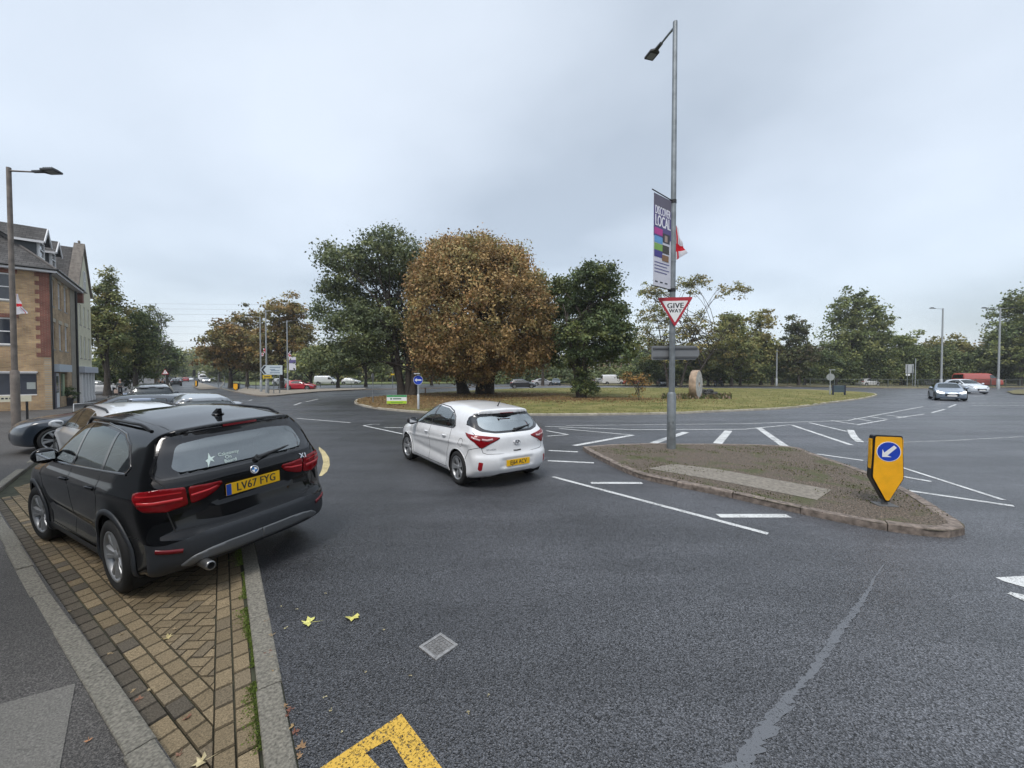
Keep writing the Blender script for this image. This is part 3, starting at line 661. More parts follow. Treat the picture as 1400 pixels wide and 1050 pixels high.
    bd = link('badge', me, M_black, c.root)
    q = MB(); q.lathe([(.030, .003), (.034, .007), (.040, .006), (.042, .0)], 28); me = q.mesh('b'); me.transform(M); link('badge_ring', me, mat('badge_chrome', (.6, .6, .62), .15, .9), bd)
    for k in range(4):
        q = MB(); q.prism([(0, 0)]+[(.0245*math.cos(a), .0245*math.sin(a)) for a in np.linspace(k*math.pi/2, (k+1)*math.pi/2, 8)], .0045, .0055); me = q.mesh('b'); me.transform(M)
        link('badge_quarter', me, M_white if k % 2 == 0 else mat('badge_blue', (.02, .18, .5), .2), bd)
    chr_ = mat('badge_chrome', (.6, .6, .62), .15, .9)
    letters('X1', .075, chr_, c.root, rear_M(c, -.56, 1.0, .004), name='model_lettering', sx=1.15, bold=.005, ext=.002)
    letters('x Drive', .04, mat('badge_smoke', (.2, .2, .21), .2, .9), c.root, rear_M(c, -.60, .79, .004), name='model_lettering', ext=.0015)
    # window sticker: a bird and three lines of script
    st = mat('white_vinyl', (.55, .66, .62), .6)
    star = [(.0, .09), (.012, .03), (.06, .035), (.022, .01), (.035, -.03), (.0, -.005), (-.04, -.08), (-.035, -.02), (-.05, 0), (-.02, .02)]
    q = MB(); q.prism(star, 0, .001); me = q.mesh('s'); me.transform(rear_M(c, .33, 1.16, .004) @ Matrix.Scale(.8, 4)); link('window_sticker', me, st, c.root)
    for i, (t_, yy) in enumerate((('Cakeaway', .17), ('On', .18), ('Board', .17))): letters(t_, .045, st, c.root, rear_M(c, yy, 1.19-.034*i, .005), name='window_sticker', ext=.0005)
    c.wheels(.345, .232, .225, STY_X, 6); c.interior((.05, .05, .052))
    return c
def white_hatch_near():
    pt = paint('white_paint', (.72, .73, .74), 0, .35)
    P = HATCH
    c = Car('moving_car', 'white five door hatchback with registration EJ64 ACV driving away in the middle of the road', P, pt, LOC['hatch'], HEAD['hatch'], .022)
    for g in P['win']:
        for sd in (1, -1): c.cut('side_window', g, 'side', sd, glass('side_glass', (.55, .64, .62), .22), round_=.03)
    top = [(1.03, .958), (-1.04, 1.015), (-1.095, 1.06), (-.97, 1.215), (-.79, 1.31), (-.5, 1.37), (-.045, 1.39), (.12, 1.385), (.5, 1.24), (1.03, .958)]
    for sd in (1, -1):
        c.strip('window_surround', top, 'side', sd, .022, .002, M_trim, thick=.002)
        c.strip('window_pillar', [(-.012, .98), (-.012, 1.375)], 'side', sd, .065, .003, M_trim); c.strip('window_pillar', [(-.80, 1.005), (-.80, 1.29)], 'side', sd, .035, .003, M_trim)
        c.cut('quarter_panel', [(-.83, 1.01), (-1.05, 1.03), (-1.07, 1.06), (-.95, 1.2), (-.83, 1.27)], 'side', sd, M_trim)
    half = [(.40, 1.012), (.56, 1.045), (.635, 1.11), (.60, 1.215), (.55, 1.245), (0, 1.262)]; gl_ = half+[(-y, z) for y, z in half[::-1][1:]]
    out_ = [(.40, .975), (.64, 1.015), (.75, 1.09), (.755, 1.17), (.67, 1.265), (.58, 1.29), (0, 1.303)]; fr_ = out_+[(-y, z) for y, z in out_[::-1][1:]]
    c.cut('rear_window', gl_, 'rear', 1, G_rearc, round_=.05); c.cut('window_frit', fr_, 'rear', 1, M_trim, round_=.04)
    c.strip('spoiler_shadow_gap', [(-.62, 1.288), (0, 1.30), (.62, 1.288)], 'rear', 1, .035, .003, M_trim)
    c.strip('brake_light', [(-.15, 1.31), (.15, 1.31)], 'rear', 1, .016, .003, M_lens)
    c.cut('windscreen', P['fwin'], 'top', 1, G_clear, round_=.03)
    for sd in (1, -1):
        c.cut('tail_light', P['tail'][0], 'wrap', sd, M_lens, round_=.02, lift=.008)
        c.strip('light_strip', [(.62, .885), (.75, .87), (.88, .885)], 'wrap', sd, .035, .009, mat('clear_lens', (.55, .35, .35), .1, coat=1), thick=.002)
        c.strip('light_strip', [(.92, .875), (1.05, .90), (1.15, .925)], 'wrap', sd, .03, .009, mat('clear_lens', (.55, .35, .35), .1, coat=1), thick=.002)
        c.cut('rear_reflector', [(.82, .495), (.93, .505), (.965, .38), (.92, .345), (.86, .36)], 'wrap', sd, mat('reflector_red', (.30, .004, .01), .3))
        c.cut('headlight', P['head'][0], 'fwrap', sd, M_head)
        c.cut('rear_diffuser', [(-.02, .275), (.45, .275), (.66, .235), (.80, .16), (-.02, .05)], 'wrap', sd, M_black)
    c.cut_arches(.352); c.arches(.357)
    for xa in P['wb']:
        for sd in (1, -1):
            c.strip('wheel_arch_edge', [(xa+.356*math.cos(q), .316+.356*math.sin(q)) for q in np.linspace(-.3, math.pi+.3, 36)], 'side', sd, .014, .001, pt, thick=.006)
    S = []
    for sd in (1, -1):
        S += [([(-.03, .97), (-.04, .6), (.02, .24)], 'side', sd), ([(1.06, .94), (1.06, .7), (.92, .42), (.90, .25)], 'side', sd), ([(-.98, 1.02), (-1.02, .86), (-.98, .72), (-.86, .5), (-.82, .25)], 'side', sd), ([(.90, .25), (-.82, .25)], 'side', sd), ([(-1.92, .76), (-1.72, .70), (-1.62, .52)], 'side', sd)]
        S.append(([(-1.46+.075*math.cos(q), .80+.075*math.sin(q)) for q in np.linspace(0, 6.28, 20)], 'side', sd))
    S += [([(-.76, 1.0), (-.74, .93)], 'rear', 1), ([(.76, 1.0), (.74, .93)], 'rear', 1), ([(-.70, .83), (-.66, .66), (-.60, .635), (0, .615), (.60, .635), (.66, .66), (.70, .83)], 'rear', 1)]
    c.seams(S, .009); c.finish()
    for sd in (1, -1):
        for x in (.12, -.78): door_handle(c, x, .83 if x > 0 else .85, sd, pt)
        mirror(c, .74, 1.0, .84, sd, M_black if sd > 0 else M_black)
    p, n = c.surf([(-1.38, 0), (-1.37, 0)], 'top'); z = p[0][2]; MB().tube([(-1.38, 0, z), (-1.40, 0, z+.03), (-1.47, 0, z+.11)], [.018, .012, .006], 8).build('roof_aerial', M_black, c.root)
    wiper(c, -.02, 1.005, -.46, 1.065)
    plate(c, 'EJ64 ACV', 0, .455, lift=.012, tilt=R(0), uk=False)
    M = rear_M(c, 0, .80, .004); q = MB(); q.lathe([(.050, .0), (.052, .007), (.060, .007), (.062, .0)], 28); me = q.mesh('b'); me.transform(M @ Matrix.Diagonal((1.25, .75, 1, 1)))
    ch = mat('badge_chrome', (.6, .6, .62), .15, .9); bd = link('badge', me, ch, c.root)
    letters('H', .095, ch, bd, M @ Matrix(((1, .35, 0, 0), (0, 1, 0, 0), (0, 0, 1, 0), (0, 0, 0, 1))), name='emblem', sx=1.1, bold=.008, ext=.004)
    letters('HYUNDAI', .042, ch, c.root, rear_M(c, .52, .71, .004), name='maker_lettering', sx=.95, ext=.001); letters('i30', .05, ch, c.root, rear_M(c, -.56, .78, .004), name='model_lettering', ext=.001)
    p, n = c.surf([(.08, .665), (.0, .66), (-.08, .665)], 'rear', step=1); MB().tube([Vector(a) for a in p], .012, 6).build('boot_handle', M_black, c.root)
    c.wheels(.316, .215, .205, STY_H, 5, res=40); c.interior((.06, .06, .065))
    return c
def simple_car(P, label, loc, heading, col, name='parked_car', res=.07, group=None, dims=None, metal=.0, rails=False, txt=None, gl=None, style=STY_5, glow=False):
    if dims: P = scale_P(P, *dims)
    P = dict(P); P['smooth'] = 1
    c = Car(name, label, P, paint('paint_%d_%d_%d_%d' % (*[int(v*1000) for v in col], metal*100), col, metal), loc, heading, res, group)
    g = gl or G_dark
    for i, w_ in enumerate(P['win']):
        for sd in (1, -1): c.cut('side_window', w_, 'side', sd, g)
    for sd in (1, -1): c.cut('rear_window', P['rwin'], 'rear', sd, g)
    c.cut('windscreen', P['fwin'], 'top', 1, g)
    for t in P['tail']:
        for sd in (1, -1): c.cut('tail_light', t, 'wrap', sd, M_lens)
    for sd in (1, -1): c.cut('headlight', P['head'][0], 'fwrap', sd, mat('headlamp_lit', (.8, .8, .8), .1, emit=((1, .97, .9), 3.0)) if glow else M_head)
    c.cut('grille', [(-.02, .56), (.42, .60), (.44, .38), (-.02, .36)], 'fwrap', 1, M_black); c.cut('grille', [(-.02, .56), (.42, .60), (.44, .38), (-.02, .36)], 'fwrap', -1, M_black)
    for sd in (1, -1):
        c.strip('window_surround', list(P['win'][0])+[P['win'][0][0]], 'side', sd, .04, .004, M_trim)
        if len(P['win']) > 1: c.strip('window_surround', list(P['win'][1])+[P['win'][1][0]], 'side', sd, .04, .004, M_trim)
        mirror(c, P['win'][0][0][0]-.15, P['win'][0][0][1]+.05, P['w']/2-.05, sd, c.paint)
        if rails:
            x0, x1 = P['cabin'][0]+.1, .2; p, n = c.surf([(x0, .6*sd), (x1, .6*sd)], 'top', step=.15); k = len(p)
            MB().tube([Vector(p[i])+Vector((0, 0, 0 if i in (0, k-1) else .05)) for i in range(k)], .02, 6).build('roof_rail', M_black if rails == 1 else mat('satin_silver', (.20, .205, .21), .4, .5), c.root)
    c.strip('rear_window_surround', list(P['rwin'])+[P['rwin'][0]], 'rear', 1, .05, .003, M_trim)
    ra = P['wr']+.055; c.cut_arches(ra); c.arches(ra+.005); c.finish()
    if txt:
        plate(c, txt, 0, .75 if P['h'] > 1.5 else .6, uk=False, letter=False); plate(c, txt, 0, .42, front=True, uk=False, letter=False)
    c.wheels(P['wr'], P['wr']*P.get('rimk', .66), .21, style, res=24); c.interior(simple=True)
    return c
# ------------------------------------------------------------------ ground plan
P0 = (-3.14, 4.65); PN = (-1.14, 2.0); SL = .06
def dleft(x, y):          # metres to the left of the road edge line
    d2 = (x-P0[0])*-.7425+(y-P0[1])*-.6698; d1 = (x-P0[0])*-.798+(y-P0[1])*-.602
    return min(d1, d2)
def zl(x, y): return -SL*max(0., min(3.0, dleft(x, y)))
def GL(u, v, off=0.0):    # pixel -> point on the sloping left side
    z = 0.
    for _ in range(12): x, y = G(u, v, z+off); z = zl(x, y)
    return (x, y)
def along(t, d=0.):       # along the road edge, d metres to its left
    return (P0[0]-.6698*t-.7425*d, P0[1]+.7425*t-.6698*d)
def asphalt(name, base=(.046, .048, .053), speck=.9, rough=.38, scale=118, patch=.22, zone=True):
    m = bpy.data.materials.new(name); m.use_nodes = True; t = m.node_tree; p = t.nodes['Principled BSDF']
    tcn = N(t, 'ShaderNodeTexCoord'); O = tcn.outputs['Object']
    v = N(t, 'ShaderNodeTexVoronoi'); v.inputs['Scale'].default_value = scale; L(t, O, v.inputs['Vector'])
    n_ = N(t, 'ShaderNodeTexNoise'); n_.inputs['Scale'].default_value = scale*.8; n_.inputs['Detail'].default_value = 4; L(t, O, n_.inputs['Vector'])
    big = N(t, 'ShaderNodeTexNoise'); big.inputs['Scale'].default_value = .35; big.inputs['Detail'].default_value = 6; big.inputs['Roughness'].default_value = .6; L(t, O, big.inputs['Vector'])
    sepc = N(t, 'ShaderNodeSeparateColor'); L(t, v.outputs['Color'], sepc.inputs[0])
    a = N(t, 'ShaderNodeMapRange'); L(t, sepc.outputs[0], a.inputs[0]); a.inputs[3].default_value = 1-speck; a.inputs[4].default_value = 1+speck*1.5
    b = N(t, 'ShaderNodeMapRange'); L(t, n_.outputs[0], b.inputs[0]); b.inputs[1].default_value = .35; b.inputs[2].default_value = .65; b.inputs[3].default_value = .42; b.inputs[4].default_value = 1.6
    c = N(t, 'ShaderNodeMapRange'); L(t, big.outputs[0], c.inputs[0]); c.inputs[1].default_value = .3; c.inputs[2].default_value = .7; c.inputs[3].default_value = 1-patch; c.inputs[4].default_value = 1+patch
    m1 = N(t, 'ShaderNodeMath', operation='MULTIPLY'); L(t, a.outputs[0], m1.inputs[0]); L(t, b.outputs[0], m1.inputs[1])
    m2 = N(t, 'ShaderNodeMath', operation='MULTIPLY'); L(t, m1.outputs[0], m2.inputs[0]); L(t, c.outputs[0], m2.inputs[1])
    if zone:      # newer dark surfacing by the kerb, older bleached chippings plus painted-in sky reflection to the right
        sx = N(t, 'ShaderNodeSeparateXYZ'); L(t, O, sx.inputs[0]); wob = N(t, 'ShaderNodeMath', operation='MULTIPLY_ADD'); L(t, big.outputs[0], wob.inputs[0]); wob.inputs[1].default_value = 2.5; L(t, sx.outputs[0], wob.inputs[2])
        zr_ = N(t, 'ShaderNodeMapRange'); L(t, wob.outputs[0], zr_.inputs[0]); zr_.inputs[1].default_value = -1.2; zr_.inputs[2].default_value = 4.2; zr_.inputs[3].default_value = .72; zr_.inputs[4].default_value = 1.45
        m3 = N(t, 'ShaderNodeMath', operation='MULTIPLY'); L(t, m2.outputs[0], m3.inputs[0]); L(t, zr_.outputs[0], m3.inputs[1]); m2 = m3
    s = N(t, 'ShaderNodeVectorMath', operation='SCALE'); s.inputs[0].default_value = base; L(t, m2.outputs[0], s.inputs['Scale']); L(t, s.outputs[0], p.inputs['Base Color'])
    # long worn tracks and darker oily patches left by traffic
    tm = N(t, 'ShaderNodeMapping'); tm.inputs['Rotation'].default_value = (0, 0, R(42)); tm.inputs['Scale'].default_value = (.12, 1.1, 1); L(t, O, tm.inputs[0]); tn = N(t, 'ShaderNodeTexNoise'); tn.inputs['Scale'].default_value = 1.0; tn.inputs['Detail'].default_value = 5; tn.inputs['Roughness'].default_value = .6; L(t, tm.outputs[0], tn.inputs['Vector'])
    tr_ = N(t, 'ShaderNodeMapRange'); L(t, tn.outputs[0], tr_.inputs[0]); tr_.inputs[1].default_value = .36; tr_.inputs[2].default_value = .64; tr_.inputs[3].default_value = .78; tr_.inputs[4].default_value = 1.2
    ts = N(t, 'ShaderNodeVectorMath', operation='SCALE'); L(t, s.outputs[0], ts.inputs[0]); L(t, tr_.outputs[0], ts.inputs['Scale']); s = ts
    # rare pale chips
    v2 = N(t, 'ShaderNodeTexVoronoi'); v2.inputs['Scale'].default_value = 17; L(t, O, v2.inputs['Vector'])
    lt = N(t, 'ShaderNodeMath', operation='LESS_THAN'); L(t, v2.outputs['Distance'], lt.inputs[0]); lt.inputs[1].default_value = .055
    mc = N(t, 'ShaderNodeMixRGB'); L(t, lt.outputs[0], mc.inputs[0]); L(t, s.outputs[0], mc.inputs[1]); mc.inputs[2].default_value = (.22, .22, .21, 1); L(t, mc.outputs[0], p.inputs['Base Color'])
    rr = N(t, 'ShaderNodeMapRange'); L(t, big.outputs[0], rr.inputs[0]); rr.inputs[1].default_value = .35; rr.inputs[2].default_value = .65; rr.inputs[3].default_value = rough-.10; rr.inputs[4].default_value = rough+.12; L(t, rr.outputs[0], p.inputs['Roughness'])
    bn = N(t, 'ShaderNodeBump'); bn.inputs['Strength'].default_value = .8; bn.inputs['Distance'].default_value = .008; L(t, v.outputs['Distance'], bn.inputs['Height']); L(t, bn.outputs[0], p.inputs['Normal'])
    return m
M_asph = asphalt('wet_asphalt'); M_path = asphalt('pavement_asphalt', (.058, .054, .050), .6, .62, 150, .3, False)
M_kerb = mat('kerb_concrete', (.215, .20, .165), .88, 0, .5, 60, .9, 260, detail=10)
M_kerbf = mat('island_kerb_stone', (.20, .165, .14), .88, 0, .5, 14, .9, 200, detail=10)
def marking(name, col, wear=.42):
    m = bpy.data.materials.new(name); m.use_nodes = True; t = m.node_tree; p = t.nodes['Principled BSDF']; o = t.nodes['Material Output']
    tcn = N(t, 'ShaderNodeTexCoord'); n_ = N(t, 'ShaderNodeTexNoise'); n_.inputs['Scale'].default_value = 75; n_.inputs['Detail'].default_value = 5; n_.inputs['Roughness'].default_value = .7; L(t, tcn.outputs['Object'], n_.inputs['Vector'])
    b_ = N(t, 'ShaderNodeTexNoise'); b_.inputs['Scale'].default_value = 2.2; b_.inputs['Detail'].default_value = 3; L(t, tcn.outputs['Object'], b_.inputs['Vector'])
    ad = N(t, 'ShaderNodeMath', operation='MULTIPLY_ADD'); L(t, b_.outputs[0], ad.inputs[0]); ad.inputs[1].default_value = .35; L(t, n_.outputs[0], ad.inputs[2])
    r = N(t, 'ShaderNodeMapRange'); L(t, ad.outputs[0], r.inputs[0]); r.inputs[1].default_value = wear+.12; r.inputs[2].default_value = wear+.24
    tr = N(t, 'ShaderNodeBsdfTransparent'); ms = N(t, 'ShaderNodeMixShader'); p.inputs['Base Color'].default_value = (*col, 1); p.inputs['Roughness'].default_value = .55
    L(t, r.outputs[0], ms.inputs[0]); L(t, tr.outputs[0], ms.inputs[1]); L(t, p.outputs[0], ms.inputs[2]); L(t, ms.outputs[0], o.inputs[0]); return m
M_line = marking('white_road_paint', (.60, .61, .60), .42); M_yline = marking('yellow_road_paint', (.60, .37, .05), .41); M_fline = marking('faded_road_paint', (.42, .43, .43), .50)
M_yfade = marking('pale_yellow_paint', (.52, .43, .22), .40)
def structure(name, me, m): o = link(name, me, m); o['kind'] = 'structure'; return o
# base land
def ground_mat():
    m = bpy.data.materials.new('rough_grass_land'); m.use_nodes = True; t = m.node_tree; p = t.nodes['Principled BSDF']; p.inputs['Roughness'].default_value = .95; p.inputs['Specular IOR Level'].default_value = .1
    tcn = N(t, 'ShaderNodeTexCoord'); n_ = N(t, 'ShaderNodeTexNoise'); n_.inputs['Scale'].default_value = .35; n_.inputs['Detail'].default_value = 8; L(t, tcn.outputs['Object'], n_.inputs['Vector'])
    c = N(t, 'ShaderNodeValToRGB'); L(t, n_.outputs[0], c.inputs[0]); e = c.color_ramp.elements; e[0].position = .35; e[0].color = (.055, .075, .02, 1); e[1].position = .68; e[1].color = (.16, .14, .05, 1); L(t, c.outputs[0], p.inputs['Base Color']); return m
structure('ground', poly_sheet([(-900, -300), (900, -300), (900, 1200), (-900, 1200)], -.45), ground_mat())
edge = [(PN[0]+.602*14, PN[1]-.798*14), PN, P0, along(57), along(97), along(200), (-270, 330)]
edge_far = [(-262, 345), (-150, 196), (-78, 104)]
road_pts = edge+[(-250, 400), (250, 400), (250, -30), (20, -30)]
structure('road', poly_sheet(road_pts, 0), M_asph)
# pavement side (everything left of the kerb) : one sheet bent along two lines
def bent_sheet(name, pts, off, m, zmin=None):
    me = poly_sheet(pts, 0); bm = bmesh.new(); bm.from_mesh(me)
    for d in (0.0, 3.0):
        q = along(0, d); bmesh.ops.bisect_plane(bm, geom=bm.verts[:]+bm.edges[:]+bm.faces[:], plane_co=(q[0], q[1], 0), plane_no=(-.7425, -.6698, 0))
    bmesh.ops.bisect_plane(bm, geom=bm.verts[:]+bm.edges[:]+bm.faces[:], plane_co=(P0[0], P0[1], 0), plane_no=(-.06, 1, 0))
    for v in bm.verts: v.co.z = zl(v.co.x, v.co.y)+off
    bm.to_mesh(me); bm.free(); return structure(name, me, m)
kin = [GL(241.7, 1050, .06), GL(180, 960, .06), GL(126.7, 883, .06), GL(60, 790, .06), GL(5, 705, .06)]
dx, dy = kin[0][0]-kin[3][0], kin[0][1]-kin[3][1]; ln = math.hypot(dx, dy); kback = (kin[0][0]+dx/ln*3.6, kin[0][1]+dy/ln*3.6)
kf1 = GL(0, 668, .06); kf2 = GL(52, 628, .06)
# the lay-by corner where the two kerbs meet
def isect(a, b, c, d):
    A = np.array([[b[0]-a[0], -(d[0]-c[0])], [b[1]-a[1], -(d[1]-c[1])]]); s_ = np.linalg.solve(A, [c[0]-a[0], c[1]-a[1]]); return (a[0]+(b[0]-a[0])*s_[0], a[1]+(b[1]-a[1])*s_[0])
corner = isect(kin[1], kin[4], kf1, kf2)
dfar = dleft(*kf2); kfar = [kf2, along(12, dfar), along(30, dfar)]; kend = along(33, .12)
lay = [kback, kin[1], kin[3], corner, kf2]+kfar[1:]+[kend]
print('corner', corner, 'dfar', dfar, 'kin', kin)
pave_edge = lay+[along(57, .12), along(97, .12), along(200, .12), (-270.1, 329.9)]
bent_sheet('pavement', pave_edge+[(-420, 330), (-420, -60), (kback[0], -60)], .06, M_path)
# ---- kerbs
def kerb(name, pts, w=.13, h=.11, zf=None, side=1, m=None, stone=.91, closed=False, smooth=6, top=.0):
    P = catmull([(p[0], p[1], 0) for p in pts], smooth, closed) if smooth else [Vector((p[0], p[1], 0)) for p in pts]
    if closed: P.append(P[0])
    Ls = [0]
    for i in range(1, len(P)): Ls.append(Ls[-1]+(P[i]-P[i-1]).length)
    def at(s_):
        s_ = min(max(s_, 0), Ls[-1]-1e-6); i = max(0, np.searchsorted(Ls, s_)-1); k = (s_-Ls[i])/max(Ls[i+1]-Ls[i], 1e-9); return P[i].lerp(P[i+1], k)
    n = max(1, int(Ls[-1]/stone)); mb = MB(); rg = random.Random(len(pts))
    prof = [(0, -.25), (0, h-.02), (.006, h-.006), (.02, h), (w-.006, h), (w, h-.006), (w, -.25)]
    for i in range(n):
        s0, s1 = Ls[-1]*i/n+.006, Ls[-1]*(i+1)/n-.006; jz = rg.uniform(-.007, .007); jo = rg.uniform(-.008, .008); rings = []
        sub = 3 if smooth else 1
        for k in range(sub+1):
            s_ = s0+(s1-s0)*k/sub; p = at(s_); t = (at(s_+.03)-at(s_-.03)).normalized(); nn = Vector((-t.y, t.x, 0))*side
            zb = zf(p.x, p.y) if zf else 0
            rings += [(p.x+nn.x*(a+jo), p.y+nn.y*(a+jo), zb+b+jz) for a, b in prof]
        q = len(prof); Fc = [(k*q+j, k*q+j+1, (k+1)*q+j+1, (k+1)*q+j) for k in range(sub) for j in range(q-1)]+[tuple(range(q)), tuple(range((sub+1)*q-1, sub*q-1, -1))]
        mb.add(rings, Fc)
    return structure(name, mb.mesh(name), m or M_kerb)
KW = .13
kerb('kerb', [kback, kin[1], kin[3], corner], KW, .065, zl, 1, smooth=0)
kerb('kerb', [corner, kf2]+kfar[1:]+[kend], KW, .065, zl, 1, smooth=0)
kerb('kerb', [kend, along(57), along(97), along(200), (-270, 330)], KW, .10, zl, 1, smooth=0, stone=3)
kerb('flush_kerb', [(PN[0]+.602*3, PN[1]-.798*3), PN, P0, along(33)], .14, .008, None, 1, smooth=0)
# ---- brick lay-by: real bricks, herringbone with two running courses at each border
def clip(poly, a, b):       # keep the part to the left of a->b
    out_ = []; n = len(poly)
    def sd_(p): return (b[0]-a[0])*(p[1]-a[1])-(b[1]-a[1])*(p[0]-a[0])
    for i in range(n):
        p, q = poly[i], poly[(i+1) % n]; sp_1, sq = sd_(p), sd_(q)
        if sp_1 >= 0: out_.append(p)
        if sp_1*sq < 0: k = sp_1/(sp_1-sq); out_.append((p[0]+(q[0]-p[0])*k, p[1]+(q[1]-p[1])*k))
    return out_
def bricks():
    rg = random.Random(4); V = []; Fc = []; cols = []
    R0, R1 = (PN[0]+.602*3-.11, PN[1]-.798*3-.09), None
    off = .145+.012
    nr1 = (-.798, -.602); nr2 = (-.7425, -.6698)
    r0 = (PN[0]+.602*3+nr1[0]*off, PN[1]-.798*3+nr1[1]*off); r1 = (P0[0]+nr1[0]*off, P0[1]+nr1[1]*off); r2 = (P0[0]+nr2[0]*off-.6698*8, P0[1]+nr2[1]*off+.7425*8)
    l0, l1, l2 = kback, corner, kf2
    def add_brick(poly, c):
        if len(poly) < 3: return
        cx = sum(p[0] for p in poly)/len(poly); cy = sum(p[1] for p in poly)/len(poly)
        A = sum(poly[i][0]*poly[(i+1) % len(poly)][1]-poly[(i+1) % len(poly)][0]*poly[i][1] for i in range(len(poly)))/2
        if abs(A) < .0006: return
        n = len(poly); b = len(V); dz = rg.uniform(-.0015, .0015)
        rad = max(math.hypot(p[0]-cx, p[1]-cy) for p in poly)
        for k, (sh, zz) in enumerate((((1-.0035/rad*1.4), -.006), ((1-.010/rad*1.4), .004))):
            for p in poly:
                x, y = cx+(p[0]-cx)*sh, cy+(p[1]-cy)*sh; V.append((x, y, zl(x, y)+zz+dz))
        Fc.append(tuple(range(b+n, b+2*n))); cols.append(c)
        for i in range(n): Fc.append((b+i, b+(i+1) % n, b+(i+1) % n+n, b+i+n)); cols.append(tuple(v*.5 for v in c))
    def col(x, y):
        k = rg.uniform(.82, 1.15); g = rg.random()
        base = (.190, .146, .088) if g < .65 else ((.215, .165, .10) if g < .85 else (.160, .127, .083))
        # damp, mossy band along the left border
        dl = abs((l1[0]-l0[0])*(y-l0[1])-(l1[1]-l0[1])*(x-l0[0]))/math.hypot(l1[0]-l0[0], l1[1]-l0[1])
        if dl < .20+rg.uniform(-.06, .05) and y > 2.3: base = (.095, .080, .060)
        return tuple(v*k for v in base)
    def border(a, b, c0, c1, w, s, step=.205):      # a course of bricks laid along a line
        L_ = math.hypot(b[0]-a[0], b[1]-a[1]); t = ((b[0]-a[0])/L_, (b[1]-a[1])/L_); nn = (-t[1]*s, t[0]*s); n = int(L_/step)
        for i in range(n):
            s0, s1 = i*step+c0*step*.5, (i+1)*step+c0*step*.5
            P = [(a[0]+t[0]*q+nn[0]*o, a[1]+t[1]*q+nn[1]*o) for q, o in ((s0, c1), (s1, c1), (s1, c1+w), (s0, c1+w))]
            if s < 0: P = P[::-1]
            P = clip(P, l0, l1) if False else P
            # keep inside the lay-by
            for (u0, u1) in KEEP: P = clip(P, u0, u1)
            if len(P) > 2: add_brick(P, col(P[0][0], P[0][1]))
    # inside test half-planes (counter-clockwise: right border going up, left border going down)
    RB = (r0, r1); LB = (l1, l0); LB2 = (l2, l1)
    bw = .102
    KEEP = [(l1, l0)]; border(r0, r1, 0, .0, bw, 1, .18); KEEP = [(l1, l0)]; border(r0, r1, 1, bw, bw, 1, .18)
    def shift(a, b, o):
        L_ = math.hypot(b[0]-a[0], b[1]-a[1]); n = (-(b[1]-a[1])/L_*o, (b[0]-a[0])/L_*o); return ((a[0]+n[0], a[1]+n[1]), (b[0]+n[0], b[1]+n[1]))
    Ri = shift(r0, r1, 2*bw)
    KEEP = [Ri]; border(l0, l1, 0, .0, .108, -1, .18); KEEP = [Ri]; border(l0, l1, 1, .108, .108, -1, .18); border(l0, l1, 0, .216, .108, -1, .18)
    r1i = shift(r1, r2, 0)
    KEEP = [(l2, l1)]; border(r1, r2, 0, .0, bw, 1, .18); border(r1, r2, 1, bw, bw, 1, .18)
    Li = shift(l1, l0, .324); Ri2 = shift(r1, r2, 2*bw)
    # herringbone field
    bl, bs = .18, .09; th = math.atan2(-(.798), .602)+R(45)+R(8)
    ct, st = math.cos(th), math.sin(th); o = (-3.0, 3.5)
    def W2(x, y): return (o[0]+x*ct-y*st, o[1]+x*st+y*ct)
    for i in range(-95, 95):
        for j in range(-95, 95):
            for kind in (0, 1):
                x = (i*bs*1.0)+j*bs*2*0; 
                # standard 2:1 herringbone cell
                bx = (i+2*j*1)*bs; by = (i-2*j*1)*bs
                bx = i*bs+j*2*bs; by = i*bs-j*2*bs
                if kind == 0: q = [(bx, by), (bx+bl, by), (bx+bl, by+bs), (bx, by+bs)]
                else: q = [(bx, by+bs), (bx+bs, by+bs), (bx+bs, by+bs+bl), (bx, by+bs+bl)]
                c = W2(bx, by)
                if not (-10 < c[0] < 1.5 and .5 < c[1] < 11): continue
                P = [W2(*p) for p in q]
                for (u0, u1) in (Li, Ri, Ri2): P = clip(P, u0, u1) if len(P) > 2 else P
                if len(P) > 2 and sum(p[1] for p in P)/len(P) < 9.5 and dleft(P[0][0], P[0][1]) < dfar+.2: add_brick(P, col(P[0][0], P[0][1]))
    me = pymesh('brick_paving', V, Fc); set_tint(me, np.array(cols)); return me
structure('brick_paving', bricks(), attr_mat('paving_brick', .8, 0, .35, 220, nscale=120, k=.45))
bent_sheet('paving_bed', [(PN[0]+.602*6, PN[1]-.798*6), PN, P0, along(34)]+[kend]+kfar[::-1]+[kf2, corner, kin[3], kback], -.0075, mat('mossy_joint', (.035, .038, .022), .95, 0, .5, 6))
